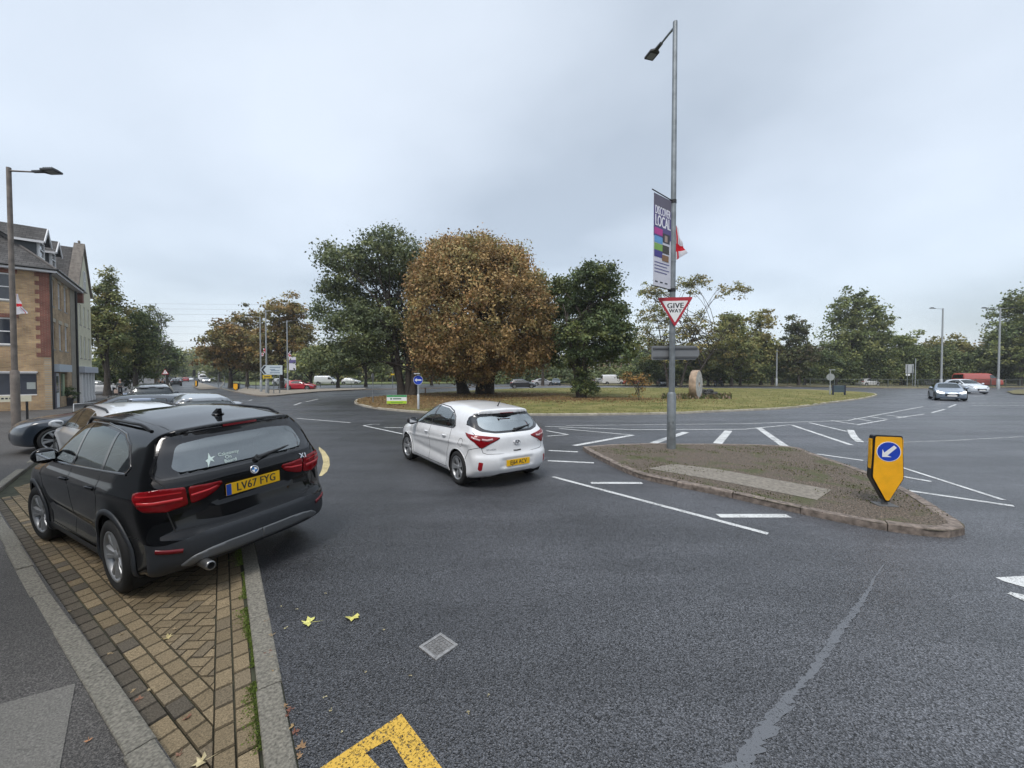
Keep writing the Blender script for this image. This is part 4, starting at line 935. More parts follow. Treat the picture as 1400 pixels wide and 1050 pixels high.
# moss growing along the flush kerb
_POOL = {}
def sampler(key, rg, gen, poly, z, cond=None):
    p = _POOL.setdefault(key, [])
    while not p:
        x, y = gen(6000); k = inpoly(x, y, poly)
        if cond: k &= cond(x, y)
        p += list(zip(x[k].tolist(), y[k].tolist()))
    a = p.pop(); return (a[0], a[1], z)
def scatter(name, label, cat, n, fn, m, colf, size, up=.5, kind='stuff', shape='tri'):
    rg = np.random.default_rng(len(name)+n); V = []; cols = []
    pts = [fn(rg) for _ in range(n)]; pts = [p for p in pts if p is not None]; k = len(pts); P = np.array(pts)
    s = size*rg.uniform(.5, 1.4, k); a = rg.uniform(0, 2*np.pi, k); h = s*up*rg.uniform(.4, 1.3, k); l = rg.uniform(-.4, .4, (k, 2))*h[:, None]
    A = P+np.stack([np.cos(a)*s/2, np.sin(a)*s/2, 0*s], 1); B = P-np.stack([np.cos(a)*s/2, np.sin(a)*s/2, 0*s], 1); C = P+np.stack([l[:,0], l[:,1], h], 1)
    V = np.stack([A, B, C], 1).reshape(-1, 3); me = pymesh(name, V.tolist(), np.arange(3*k).reshape(-1, 3).tolist()); set_tint(me, np.array([colf(rg) for _ in range(k)])); o = link(name, me, m); tag(o, label, cat, kind=kind); return o
M_blade = attr_mat('grass_blade', .7, .2)
def moss_pt(rg):
    t = rg.uniform(-1.5, 4.6); x, y = (P0[0]+.602*t, P0[1]-.798*t) if t > 0 else along(-t); o = .138+abs(rg.normal(0, .017))*(1.3+math.sin(t*5)); x += -.798*o; y += -.602*o
    if math.sin(t*7.3)+.6*math.sin(t*17) < -.75: return None
    return (x, y, zl(x, y)+.003)
scatter('moss', 'strip of green moss in the joint between brick paving and kerb', 'moss', 11000, moss_pt, M_blade, lambda rg: np.array((.17, .23, .05))*rg.uniform(.5, 1.3), .013, .7)
# ---- pavement slab patch (concrete) bottom left
sl = [GL(-60, 980, .062), GL(103, 935, .062), GL(80, 1060, .062), GL(40, 1200, .062), GL(-200, 1100, .062)]
me = poly_sheet(sl, 0)
for v in me.vertices: v.co.z = zl(v.co.x, v.co.y)+.066
structure('concrete_patch', me, mat('patch_concrete', (.205, .195, .175), .9, 0, .45, 110, .9, 300, detail=8))
# ---- roundabout island
isl_px = [(484.3, 550.8), (490, 554), (510, 558.6), (545, 562.5), (590, 565.6), (680, 567.8), (760, 568.2), (850, 567.6), (923, 566), (974, 563.8), (1060, 560), (1100, 556.5), (1131, 552), (1170, 547.2), (1190, 543.6), (1199, 540.8), (1192, 538.2), (1157, 535.5), (1080, 532.6), (980, 531.2), (860, 530.6), (760, 531), (700, 532.3), (640, 534.8), (566, 539.2), (510, 543.6), (490, 546.6)]
isl = [G(*p) for p in isl_px]
ring = [(p.x, p.y) for p in catmull([(x, y, 0) for x, y in isl], 6, True)]
kerb('island_kerb', isl, .16, .10, None, 1, mat('pale_kerb', (.36, .33, .27), .85, 0, .25, 4), closed=True, smooth=6)
CH = G(655, 540)   # chestnut foot
def island_mat():
    m = bpy.data.materials.new('island_grass_and_litter'); m.use_nodes = True; t = m.node_tree; p = t.nodes['Principled BSDF']; p.inputs['Roughness'].default_value = .95; p.inputs['Specular IOR Level'].default_value = .1
    tcn = N(t, 'ShaderNodeTexCoord'); O = tcn.outputs['Object']
    g = N(t, 'ShaderNodeTexNoise'); g.inputs['Scale'].default_value = .5; g.inputs['Detail'].default_value = 9; g.inputs['Roughness'].default_value = .65; L(t, O, g.inputs['Vector'])
    c = N(t, 'ShaderNodeValToRGB'); L(t, g.outputs[0], c.inputs[0]); e = c.color_ramp.elements; e[0].position = .36; e[0].color = (.095, .108, .034, 1); e[1].position = .66; e[1].color = (.24, .205, .09, 1); x_ = e.new(.5); x_.color = (.16, .152, .055, 1)
    def mask(cx, cy, rx, ry):
        mpn = N(t, 'ShaderNodeMapping'); mpn.inputs['Location'].default_value = (-cx/rx, -cy/ry, 0); mpn.inputs['Scale'].default_value = (1/rx, 1/ry, 0); L(t, O, mpn.inputs[0])
        ln_ = N(t, 'ShaderNodeVectorMath', operation='LENGTH'); L(t, mpn.outputs[0], ln_.inputs[0]); nn = N(t, 'ShaderNodeTexNoise'); nn.inputs['Scale'].default_value = 1.1; nn.inputs['Detail'].default_value = 6; L(t, O, nn.inputs['Vector'])
        ad = N(t, 'ShaderNodeMath', operation='MULTIPLY_ADD'); L(t, nn.outputs[0], ad.inputs[0]); ad.inputs[1].default_value = .8; L(t, ln_.outputs['Value'], ad.inputs[2])
        r = N(t, 'ShaderNodeMapRange'); L(t, ad.outputs[0], r.inputs[0]); r.inputs[1].default_value = 1.55; r.inputs[2].default_value = 1.2; return r.outputs[0]
    m1 = mask(CH[0]+1, CH[1]-1, 9, 5.5); m2 = mask(6.5, 32.5, 6, 2.2); m3 = mask(-9, 31, 9, 10)
    mx = N(t, 'ShaderNodeMath', operation='MAXIMUM'); L(t, m1, mx.inputs[0]); L(t, m2, mx.inputs[1]); mx2 = N(t, 'ShaderNodeMath', operation='MAXIMUM'); L(t, mx.outputs[0], mx2.inputs[0]); L(t, m3, mx2.inputs[1])
    lt = N(t, 'ShaderNodeTexNoise'); lt.inputs['Scale'].default_value = 7; lt.inputs['Detail'].default_value = 5; L(t, O, lt.inputs['Vector'])
    lc = N(t, 'ShaderNodeValToRGB'); L(t, lt.outputs[0], lc.inputs[0]); e = lc.color_ramp.elements; e[0].position = .35; e[0].color = (.075, .050, .024, 1); e[1].position = .68; e[1].color = (.22, .145, .07, 1)
    mc = N(t, 'ShaderNodeMixRGB'); L(t, mx2.outputs[0], mc.inputs[0]); L(t, c.outputs[0], mc.inputs[1]); L(t, lc.outputs[0], mc.inputs[2]); L(t, mc.outputs[0], p.inputs['Base Color']); return m
structure('island_lawn', poly_sheet(ring, .095), island_mat())
ringn = np.array(ring)
def isl_pt(rg):
    return sampler('isl', rg, lambda n: (rg.uniform(-13, 36, n), 19+43*rg.uniform(0, 1, n)**1.5), ring, .095)
def gcol(rg): return np.array((.14, .15, .05) if rg.random() < .55 else (.235, .20, .095))*rg.uniform(.6, 1.25)
scatter('grass', 'short yellowing grass growing all over the roundabout', 'grass', 24000, isl_pt, M_blade, gcol, .035, 1.7)
def lit_pt(rg):
    def g(n):
        a = rg.random(n); x = np.where(a < .45, rg.normal(CH[0]+1, 6, n), np.where(a < .75, rg.normal(6.5, 5, n), rg.normal(-8.5, 4, n))); y = np.where(a < .45, rg.normal(CH[1]-3, 4.5, n), np.where(a < .75, rg.normal(31, 2, n), rg.normal(31, 4.5, n))); return x, y
    return sampler('lit', rg, g, ring, .105)
def lcol(rg): return np.array(((.24, .15, .07), (.17, .09, .045), (.34, .24, .11))[rg.integers(3)])*rg.uniform(.6, 1.2)
scatter('leaf_litter', 'brown fallen leaves scattered under the roundabout trees', 'leaves', 7500, lit_pt, attr_mat('dead_leaf', .8, .1), lcol, .13, .35)
# ---- splitter island with the lamp post
spl_f = [(797, 615.5), (819, 629), (865, 650.6), (902, 661), (977, 676), (1071, 697.7), (1176, 719.7), (1254, 732), (1292, 735.5), (1312, 733)]
spl_b = [(1319, 718), (1300, 704), (1226, 661), (1165, 637), (1107.5, 617.7), (1089, 611), (1040, 607.3), (943, 606), (850, 606.5), (810, 609.5)]
spl = [G(*p) for p in spl_f]+[G(u, v, .10) for u, v in spl_b]
kerb('splitter_kerb', spl, .14, .10, None, 1, M_kerbf, closed=True, smooth=5)
def soil_mat():
    m = bpy.data.materials.new('gritty_soil'); m.use_nodes = True; t = m.node_tree; p = t.nodes['Principled BSDF']; p.inputs['Roughness'].default_value = .95
    tcn = N(t, 'ShaderNodeTexCoord'); O = tcn.outputs['Object']; g = N(t, 'ShaderNodeTexNoise'); g.inputs['Scale'].default_value = 1.6; g.inputs['Detail'].default_value = 8; L(t, O, g.inputs['Vector'])
    f_ = N(t, 'ShaderNodeTexNoise'); f_.inputs['Scale'].default_value = 45; f_.inputs['Detail'].default_value = 4; L(t, O, f_.inputs['Vector'])
    c = N(t, 'ShaderNodeValToRGB'); L(t, f_.outputs[0], c.inputs[0]); e = c.color_ramp.elements; e[0].position = .38; e[0].color = (.045, .038, .03, 1); e[1].position = .66; e[1].color = (.23, .185, .145, 1); x_ = e.new(.52); x_.color = (.105, .084, .064, 1)
    r = N(t, 'ShaderNodeMapRange'); L(t, g.outputs[0], r.inputs[0]); r.inputs[1].default_value = .52; r.inputs[2].default_value = .64
    mc = N(t, 'ShaderNodeMixRGB'); L(t, r.outputs[0], mc.inputs[0]); L(t, c.outputs[0], mc.inputs[1]); mc.inputs[2].default_value = (.075, .078, .035, 1)
    L(t, mc.outputs[0], p.inputs['Base Color']); bn = N(t, 'ShaderNodeBump'); bn.inputs['Strength'].default_value = .9; bn.inputs['Distance'].default_value = .02; L(t, f_.outputs[0], bn.inputs['Height']); L(t, bn.outputs[0], p.inputs['Normal']); return m
sring = [(p.x, p.y) for p in catmull([(x, y, 0) for x, y in spl], 5, True)]
structure('splitter_island', poly_sheet(sring, .09), soil_mat())
structure('concrete_strip', poly_sheet([G(886, 640, .1), G(920, 634, .1), G(975, 640, .1), G(1137, 669, .1), G(1117, 683, .1), G(990, 658, .1)], .096), mat('strip_concrete', (.20, .18, .15), .9, 0, .3, 18, .5, 100))
srn = np.array(sring)
def spl_pt(rg):
    return sampler('weed', rg, lambda n: (rg.uniform(1.5, 8, n), rg.uniform(4.5, 11.5, n)), sring, .09, lambda x, y: np.sin(x*2.1+1)+np.sin(y*3.3)+.8*np.sin(x*5+y*4) > .5)
scatter('weeds', 'patches of low weeds and moss on the traffic island', 'weeds', 2600, spl_pt, M_blade, lambda rg: np.array((.11, .12, .04))*rg.uniform(.4, 1.3), .022, 1.0)
def peb_pt(rg):
    return sampler('grit', rg, lambda n: (rg.uniform(1.5, 8, n), rg.uniform(4.5, 11.5, n)), sring, .09)
scatter('grit', 'loose pale grit and chippings on the traffic island', 'grit', 14000, peb_pt, attr_mat('grit_stone', .9), lambda rg: np.array((.30, .24, .19))*rg.uniform(.2, 1.4), .017, .5)
# ---- road markings (each is a thin sheet 4 mm above the road)
def line_poly(a, b, w):
    a, b = Vector(a), Vector(b); t = (b-a).normalized(); n = Vector((-t.y, t.x))*w/2; return [a+n, b+n, b-n, a-n]
mk = {'w': [], 'f': []}
def mline(a, b, w=.10, k='w'): mk[k].append(line_poly(G(*a), G(*b), w*.88))
def mcurve(px, w=.1, k='w'):
    for i in range(len(px)-1): mline(px[i], px[i+1], w, k)
for a, b, w_ in [((756, 652), (1050, 730), .10), ((808, 660.5), (878, 660.5), .14), ((982, 705.5), (1078, 705.5), .16),
    ((745, 583), (862, 587.5), .12), ((862, 587.5), (1018, 587), .12), ((765, 586), (865, 595), .10), ((865, 595), (785, 609.5), .20), ((747, 589), (777, 594.5), .10), ((777, 594.5), (748, 596.5), .10),
    ((750, 616), (790, 618), .12), ((749, 630), (812, 633), .13), ((497, 582), (551, 593.5), .10), ((525, 584.5), (551, 585), .10), ((405, 572), (479, 578), .10),
    ((774, 582), (1016, 579.5), .08), ((893, 606), (938, 591), .26), ((981, 606.5), (996, 589), .28), ((1037, 585), (1074, 611), .24), ((1082, 581), (1164, 608.5), .15), ((1107, 578), (1158, 590), .14), ((1137, 575), (1169, 580), .14), ((1167, 572), (1192, 575.8), .14), ((1190, 570), (1214, 573.5), .14), ((1212, 567.5), (1238, 571), .14),
    ((1018, 587), (1080, 581), .1), ((1016, 579.5), (1160, 575), .09), ((1160, 575), (1213, 565), .09), ((1213, 565), (1262, 556), .09), ((1171, 581), (1212, 574), .1), ((1226, 571.5), (1263, 566.3), .1), ((1274, 564.3), (1292, 559.5), .12), ((1297, 557), (1307, 553), .12),
    ((1117, 621), (1180, 629.8), .12), ((1146, 639), (1181, 644.3), .12), ((1224, 650), (1273, 658.7), .12), ((1224, 636.5), (1372, 684), .09), ((1222, 668), (1386, 692), .12),
    ((418, 549.5), (435, 545.6), .15), ((402, 554), (412, 550.5), .15), ((303, 542.5), (310, 546), .15), ((285, 537), (291, 539.7), .15), ((340, 548), (345, 546.5), .12)]:
    mline(a, b, w_)
mcurve([(1163, 588), (1165, 593), (1169, 599), (1176, 604.5)], .22)
mcurve([(497, 582), (508, 580.3), (519, 580)], .09)
for a, b, w_ in [((1226, 605), (1310, 602), .10), ((1310, 602), (1400, 597), .10), ((1226, 605), (1150, 603), .06), ((300, 551), (345, 546.5), .10), ((1290, 525.8), (1340, 524.5), .2)]: mline(a, b, w_, 'f')
for i in range(9): mline((1328+i*9.5, 551.2), (1333.5+i*9.5, 551.2), .2); mline((1330+i*9.5, 554.6), (1336+i*9.5, 554.6), .2)
for px in ([(1361, 790), (1372, 795), (1400, 803), (1450, 815), (1450, 792), (1400, 788)], [(1377, 812), (1400, 822), (1450, 840), (1450, 825), (1400, 814), (1382, 810)]):
    mk['w'].append([Vector(G(*p)) for p in px])
def mark_obj(name, polys, m):
    bm = bmesh.new()
    for i, P in enumerate(polys):
        f = bm.faces.new([bm.verts.new((p[0], p[1], .004+.0004*(i % 9))) for p in P])
        if f.normal.z < 0 or True:
            f.normal_update()
            if f.normal.z < 0: f.normal_flip()
    bmesh.ops.triangulate(bm, faces=bm.faces[:]); me = bpy.data.meshes.new(name); bm.to_mesh(me); bm.free(); return structure(name, me, m)
mark_obj('road_marking', mk['w'], M_line); mark_obj('road_marking', mk['f'], M_fline)
yl = [[(434, 1054), (548.6, 976.6), (571, 1002), (513, 1022.5), (473, 1054)], [(548.6, 976.6), (607, 1054), (560, 1054), (533, 1011.5), (513, 1022.5), (511, 1023.4), (540, 995)]]
yl = [[(430, 1056), (548.6, 976.6), (560, 992), (511, 1023.4), (500, 1030), (524, 1056)], [(548.6, 976.6), (608, 1056), (561, 1056), (533, 1012), (560, 992)], [(511, 1023.4), (560, 992), (533, 1012)]]
mark_obj('yellow_marking', [[Vector(G(*p)) for p in P] for P in yl[:2]]+[[Vector(G(*p)) for p in yl[2]]], M_yline)
arc = [(436, 611), (444, 617), (450, 626), (451, 636), (447, 645), (440, 651)]; ino = [(436, 651), (440, 642), (442, 632), (440, 622), (436, 615)]
mark_obj('roundel_marking', [[Vector(G(*p)) for p in arc+ino]], M_yfade)
# ---- bitumen seam across the near road
def seam_():
    px = [(1000, 1062, 46), (1030, 1020, 40), (1055, 985, 34), (1075, 955, 27), (1092, 940, 14), (1110, 920, 17), (1130, 890, 20), (1150, 860, 18), (1170, 835, 17), (1185, 812, 8), (1196, 790, 4), (1210, 770, 2)]
    rg = random.Random(3); A = []; B = []
    for i in range(len(px)-1):
        for k in range(10):
            t = k/10; u = px[i][0]*(1-t)+px[i+1][0]*t; v = px[i][1]*(1-t)+px[i+1][1]*t; w_ = px[i][2]*(1-t)+px[i+1][2]*t
            A.append(G(u-w_*.36+rg.uniform(-.28, .2)*w_-.6, v)); B.append(G(u+w_*.36+rg.uniform(-.2, .28)*w_, v))
    V = [(x, y, .003) for x, y in A]+[(x, y, .003) for x, y in B]; n = len(A)
    return pymesh('seam', V, [(i, i+1, i+1+n, i+n) for i in range(n-1)])
structure('bitumen_seam', seam_(), marking('pale_bitumen', (.118, .125, .137), .40))
# ---- inspection cover
def cover():
    c = Vector(G(599.5, 884)); a = Vector(G(575, 881)); b = Vector(G(600, 900)); e1 = (Vector(G(623, 884))-Vector(G(600, 900))); e2 = (Vector(G(599, 869))-Vector(G(623, 884)))
    ang = math.atan2(e1.y, e1.x); w_ = .21
    t = thing('drain_cover', 'small square metal inspection cover set in the asphalt', 'drain cover', (c.x, c.y, .0), ang)
    m = mat('cast_iron', (.30, .295, .29), .5, .5, .3, 40)
    q = MB(); 
    for k in range(4): q.bbox(((w_/2-.012)*math.cos(k*math.pi/2), (w_/2-.012)*math.sin(k*math.pi/2), .004), (.024, w_ if k % 2 else w_-.0485, .012), .002, rz=k*math.pi/2)
    q.build('frame', m, t); q = MB(); q.box((0, 0, .001), (w_-.052, w_-.052, .008))
    for i in range(5):
        for j in range(5): q.bbox((-.055+.0275*i, -.055+.0275*j+(i % 2)*.007, .006), (.019, .019, .006), .002)
    q.build('lid', mat('cast_iron_dark', (.20, .195, .19), .5, .5, .3, 40), t)
cover()
# ---- fallen leaves
def leaf_mesh(seed, curl=.2, s=.09):
    rg = random.Random(seed); n = 5; V = [(0, 0, .006)]; out_ = []
    for i in range(n*2+1):
        a = -2.2+4.4*i/(n*2); r = (1.0 if i % 2 else .64)*rg.uniform(.85, 1.1)
        if i == n: r = 1.15 if i % 2 else .6
        out_.append((math.sin(a)*r*s/2*1.1, math.cos(a)*r*s/2, curl*s*r*r*rg.uniform(.0, 1.0)+.003))
    V += out_; Fc = [(0, i, i+1) for i in range(1, len(out_))]; m = len(V); V += [(-.001, -.02, .004), (.001, -.02, .004), (.004, -s*.9, .008)]; Fc += [(0, m, m+2), (0, m+2, m+1)]
    return pymesh('leaf', V, Fc)
def leaf(u, v, col, s, seed, label, left=False, off=0.0, group=None):
    x, y = GL(u, v, off) if left else G(u, v); z = (zl(x, y) if left else 0)+off
    o = link('fallen_leaf', leaf_mesh(seed, .3, s), mat('leaf_'+str(int(col[0]*1000)), col, .6, 0, .2, 60)); o.location = (x, y, z+.004); o.rotation_euler = (0, 0, seed*1.7); tag(o, label, 'leaf', group)
leaf(424, 852, (.60, .58, .18), .125, 1, 'pale yellow maple leaf on the dark asphalt, left of the two')
leaf(482, 845, (.58, .54, .15), .12, 2, 'yellow maple leaf on the dark asphalt, right of the two')
leaf(228, 873, (.42, .34, .16), .08, 3, 'buff maple leaf in the middle of the herringbone bricks', True)
leaf(277, 1043, (.50, .42, .24), .085, 5, 'large cream maple leaf on the bricks at the bottom edge', True)
leaf(121, 1014, (.40, .20, .10), .035, 6, 'small brown leaf on the pavement beside the concrete patch', True, .06)
rg = random.Random(8)
for k, (u, v) in enumerate([(364, 850), (366, 893), (370, 900), (389, 968), (392, 980), (398, 995), (411, 1024), (396, 972), (376, 918), (408, 1036), (404, 1003), (371, 870)]):
    leaf(u, v, ((.26, .16, .08), (.16, .06, .035), (.32, .22, .10))[k % 3], rg.uniform(.03, .055), 20+k, 'small brown curled leaf lying against the kerb', False, group='fallen leaves in the gutter')
for k, (u, v) in enumerate([(181, 946), (190, 958), (205, 944), (166, 868), (95, 797), (94, 837), (240, 861), (256, 982), (140, 747), (150, 895), (245, 1033), (60, 745)]):
    leaf(u, v, ((.30, .22, .12), (.20, .10, .06), (.36, .28, .16))[k % 3], rg.uniform(.03, .055), 40+k, 'small dry leaf lying on the brick lay-by', True, group='dry leaves on the lay-by bricks')
for k, (u, v) in enumerate([(405, 834), (452, 973), (467, 1002), (640, 975), (443, 955), (525, 862), (384, 830), (445, 812), (390, 860), (500, 920), (668, 951), (560, 925)]):
    leaf(u, v, ((.45, .40, .22), (.35, .3, .16))[k % 2], rg.uniform(.012, .025), 60+k, 'tiny leaf fragment lying on the near asphalt', False, group='leaf fragments on the road')
# ---- verges beyond the roundabout
M_verge = mat('dry_verge', (.13, .115, .05), .95, 0, .45, 1.2, 0, detail=9)
vL = [G(320, 536), G(346, 541), G(368, 542.3), G(400, 539.5), G(440, 535.8), G(500, 533)]
far_line = [G(500, 533), G(600, 531), G(700, 528.5), G(800, 527.5), G(950, 527.8), G(1080, 528.8), G(1180, 530.5), G(1260, 531.5), G(1340, 530.6), G(1420, 530)]
kerb('far_kerb', [(-262, 345), (-150, 196), (-78, 104), G(300, 531)]+vL[:1], .15, .12, None, 1, stone=6, smooth=0)
kerb('far_kerb', vL[:5]+far_line[:1], .15, .12, None, 1, mat('verge_kerb', (.20, .17, .14), .85, 0, .25, 4), smooth=4)
kerb('far_kerb', far_line, .15, .12, None, 1, mat('verge_kerb', (.20, .17, .14), .85, 0, .25, 4), smooth=4, stone=2)
# strip of verge with the signs, road behind it, then the park
vback = [G(500, 531.5), G(430, 532.4), G(395, 534.2), G(360, 533.5), G(335, 531)]
structure('verge', poly_sheet([(p[0], p[1]) for p in vL]+[(p[0], p[1]) for p in vback], .11), mat('verge_paving', (.22, .19, .15), .9, 0, .2, 2))
structure('verge', poly_sheet([(p[0], p[1]) for p in far_line[3:]]+[(400, 60), (400, 390), (0, 390), (8, 92)], .11), M_verge)
structure('park_lawn', poly_sheet([G(470, 526.5), G(395, 528), G(340, 527), G(322, 524), (-78, 104), (-150, 196), (-262, 345), (-200, 390), (-12, 390), (-10, 95)], .11), mat('park_grass', (.10, .12, .03), .95, 0, .4, .8, detail=8))
structure('traffic_island', poly_sheet([G(1376, 536), G(1392, 533.5), (110, 60), (110, 50), G(1420, 541), G(1385, 539.5)], .1), M_verge)
structure('traffic_island', poly_sheet([G(262, 528), G(272, 533.5), G(300, 532), G(283, 526), G(270, 523)], .1), mat('verge_paving', (.22, .19, .15), .9, 0, .2, 2))
# ------------------------------------------------------------------ trees
M_leafm = attr_mat('foliage', .55, .22, nscale=.6, k=.12)
M_bark = mat('tree_bark', (.055, .045, .036), .95, 0, .35, 6, .6, 30)
def add_limb(mb, a, b, r0, r1, rg, n=5, seg=6, wob=.10):
    a, b = Vector(a), Vector(b); d = (b-a).length; P = []; Rr = []
    o1 = Vector((rg.uniform(-1, 1), rg.uniform(-1, 1), rg.uniform(0, .6)))*d*wob
    for i in range(n+1):
        t = i/n; P.append(a.lerp(b, t)+o1*math.sin(math.pi*t)+Vector((0, 0, .10*d*math.sin(math.pi*t)))); Rr.append(r0*(1-t)+r1*t)
    mb.tube(P, Rr, seg, cap=False); return P
def tree(name, label, cat, x, y, h, lobes, cols, leaf=.30, n_leaf=22000, seed=1, stems=((0, 0, 0, 0),), tr=.35, group=None, clump=.75, fill=.35, bark=None, per=70, z0=0.1, flat=.6, asp=.62, limbs=42, spray=0):
    """lobes: (cx, cy, cz, rx, ry, rz, weight) relative to the tree foot; stems: (dx, dy, lean_x, lean_y)"""
    rg = np.random.default_rng(seed); pr = random.Random(seed)
    t = thing(name, label, cat, (x, y, z0), 0, group)
    Lb = np.array([l[:6] for l in lobes], float); W = np.array([(l[6] if len(l) > 6 else l[3]*l[4]+l[3]*l[5]) for l in lobes], float); W /= W.sum()
    nc = max(12, n_leaf//per); k = rg.choice(len(Lb), nc, p=W)
    d = rg.normal(size=(nc, 3)); d /= np.linalg.norm(d, axis=1, keepdims=True); d[:, 2] = np.where((d[:, 2] < -.35) & (rg.random(nc) < .6), -d[:, 2]*.7, d[:, 2])
    rr = np.where(rg.random(nc) < fill, rg.uniform(.25, .85, nc), rg.uniform(.84, 1.06, nc))
    C = Lb[k, :3]+d*Lb[k, 3:6]*rr[:, None]
    # drop clumps that would be deep inside other lobes unless chosen as fill
    keep = C[:, 2] > .4; C = C[keep]; d = d[keep]; nc = len(C)
    cb = rg.normal(1, .17, nc).clip(.55, 1.5); csz = clump*rg.uniform(.55, 1.35, nc)
    m = rg.poisson(per, nc); idx = np.repeat(np.arange(nc), m); n = len(idx)
    g = rg.normal(size=(n, 3))*.5; off = g*csz[idx, None]; off[:, 2] *= flat
    P = C[idx]+off
    s = leaf*rg.uniform(.6, 1.35, n); nv = rg.normal(size=(n, 3)); nv += np.array([0, 0, .7]); nv += (d[idx])*.5; nv /= np.linalg.norm(nv, axis=1, keepdims=True)
    a = rg.normal(size=(n, 3)); u = np.cross(nv, a); u /= np.linalg.norm(u, axis=1, keepdims=True); v = np.cross(nv, u)
    u *= s[:, None]*.5; v *= s[:, None]*.5*asp
    V = np.stack([P-u, P-u*.1+v, P+u, P-u*.1-v], 1).reshape(-1, 3)
    me = bpy.data.meshes.new('crown'); me.vertices.add(len(V)); me.vertices.foreach_set('co', V.astype(np.float32).ravel())
    me.loops.add(4*n); me.loops.foreach_set('vertex_index', np.arange(4*n, dtype=np.int32)); me.polygons.add(n)
    me.polygons.foreach_set('loop_start', np.arange(0, 4*n, 4, dtype=np.int32)); me.polygons.foreach_set('loop_total', np.full(n, 4, np.int32)); me.update(calc_edges=True)
    cols = np.array(cols, float); ci = rg.integers(0, len(cols), nc); mix = rg.random((n, 1))*.6; ci2 = rg.integers(0, len(cols), n)
    cols = cols*np.where(cols[:, 1:2] > cols[:, 0:1], 1.18, 1.0)
    c = (cols[ci[idx]]*(1-mix)+cols[ci2]*mix)*cb[idx, None]*rg.uniform(.75, 1.3, (n, 1)); set_tint(me, c.clip(.004, .8))
    link('crown', me, M_leafm, t)
    mb = MB(); top = h*.62
    for si, (dx_, dy_, lx, ly) in enumerate(stems):
        base = Vector((dx_, dy_, -.25)); st = [base+Vector((0, 0, .3))]
        tip = Vector((dx_+lx, dy_+ly, top)); n_ = 8; pts = []; rad = []
        for i in range(n_+1):
            q = i/n_; pts.append(base.lerp(tip, q)+Vector((math.sin(q*5+si)*.12, math.cos(q*4+si)*.12, 0))*q); rad.append(tr*(1.25 if i == 0 else 1)*(1-.78*q))
        mb.tube(pts, rad, 9, cap=False)
        far = rg.choice(nc, min(nc, limbs//len(stems)), replace=False)
        for j in far:
            q = pr.uniform(.28, .98); st_ = pts[0].lerp(pts[-1], q); i0 = int(q*n_); r0 = rad[i0]*.5
            if C[j, 2] < st_.z-1.0: st_ = pts[max(1, int(n_*.3))]; 
            P_ = add_limb(mb, st_, C[j], r0, .02+.01*leaf, pr, 5, 5)
            for w_ in range(2):
                jj = int(rg.integers(nc)); 
                near = np.argsort(((C-C[j])**2).sum(1))[1+w_*3]; add_limb(mb, P_[3], C[near], r0*.35, .012, pr, 3, 4)
    mb.build('trunk', bark or M_bark, t); return t
GRN = [(0.116, 0.145, 0.055), (0.145, 0.172, 0.059), (0.094, 0.124, 0.052), (0.174, 0.179, 0.066)]
DKG = [(0.065, 0.094, 0.039), (0.087, 0.117, 0.045), (0.058, 0.083, 0.039), (0.123, 0.138, 0.045)]
OLV = [(0.188, 0.193, 0.066), (0.239, 0.214, 0.072), (0.145, 0.159, 0.059), (0.275, 0.221, 0.079)]
BRN = [(0.391, 0.200, 0.079), (0.304, 0.159, 0.066), (0.464, 0.255, 0.098), (0.261, 0.172, 0.066), (0.217, 0.172, 0.059), (0.377, 0.235, 0.092)]
BGR = [(0.261, 0.166, 0.066), (0.188, 0.172, 0.066), (0.319, 0.207, 0.072), (0.145, 0.145, 0.059), (0.232, 0.200, 0.072)]
LIM = [(0.203, 0.241, 0.079), (0.254, 0.269, 0.085), (0.167, 0.200, 0.066), (0.304, 0.269, 0.098)]
BRN2 = [(.34, .215, .095), (.28, .185, .08), (.41, .275, .115), (.24, .195, .08), (.21, .20, .08), (.33, .24, .10), (.36, .205, .09)]
def at(u, Z): return (u-700)/526*Z
def trunk_at(u, v): return G(u, v)
# --- roundabout trees
x, y = G(552, 541.5)
k = y/526
def LB(px, py, w_, h_, yy, x0, y0, depth=None, dz=0):     # a lobe from its place and size in metres at this tree's own distance
    kk = yy/526; return ((px-700)*kk-x0, dz, H+(513-py)*kk, w_*kk/2, (depth or w_*kk/2), h_*kk/2)
tree('sycamore_tree', 'tall dark green tree with several leaning stems on the left of the roundabout', 'tree', x, y, 16.5,
     [LB(535, 350, 78, 66, y, x, y), LB(480, 372, 70, 60, y, x, y, 3), LB(545, 400, 76, 120, y+3, x, y, None, 3), LB(468, 415, 72, 70, y, x, y, 3, 1), LB(505, 455, 110, 70, y, x, y), LB(470, 492, 90, 42, y, x, y), LB(556, 480, 50, 60, y+3, x, y, 2.4, 3), LB(452, 350, 22, 26, y, x, y), LB(434, 432, 30, 24, y, x, y)],
     [(.10, .125, .06), (.12, .145, .062), (.14, .15, .06), (.088, .112, .06)], leaf=.25, n_leaf=52000, seed=3, stems=((-.2, 0, -1.2, 0), (.35, .2, .2, .3), (.9, -.1, .9, .2), (0, .5, -3.2, .4)), tr=.36, clump=.95, fill=.3)
x, y = G(657, 539.5)
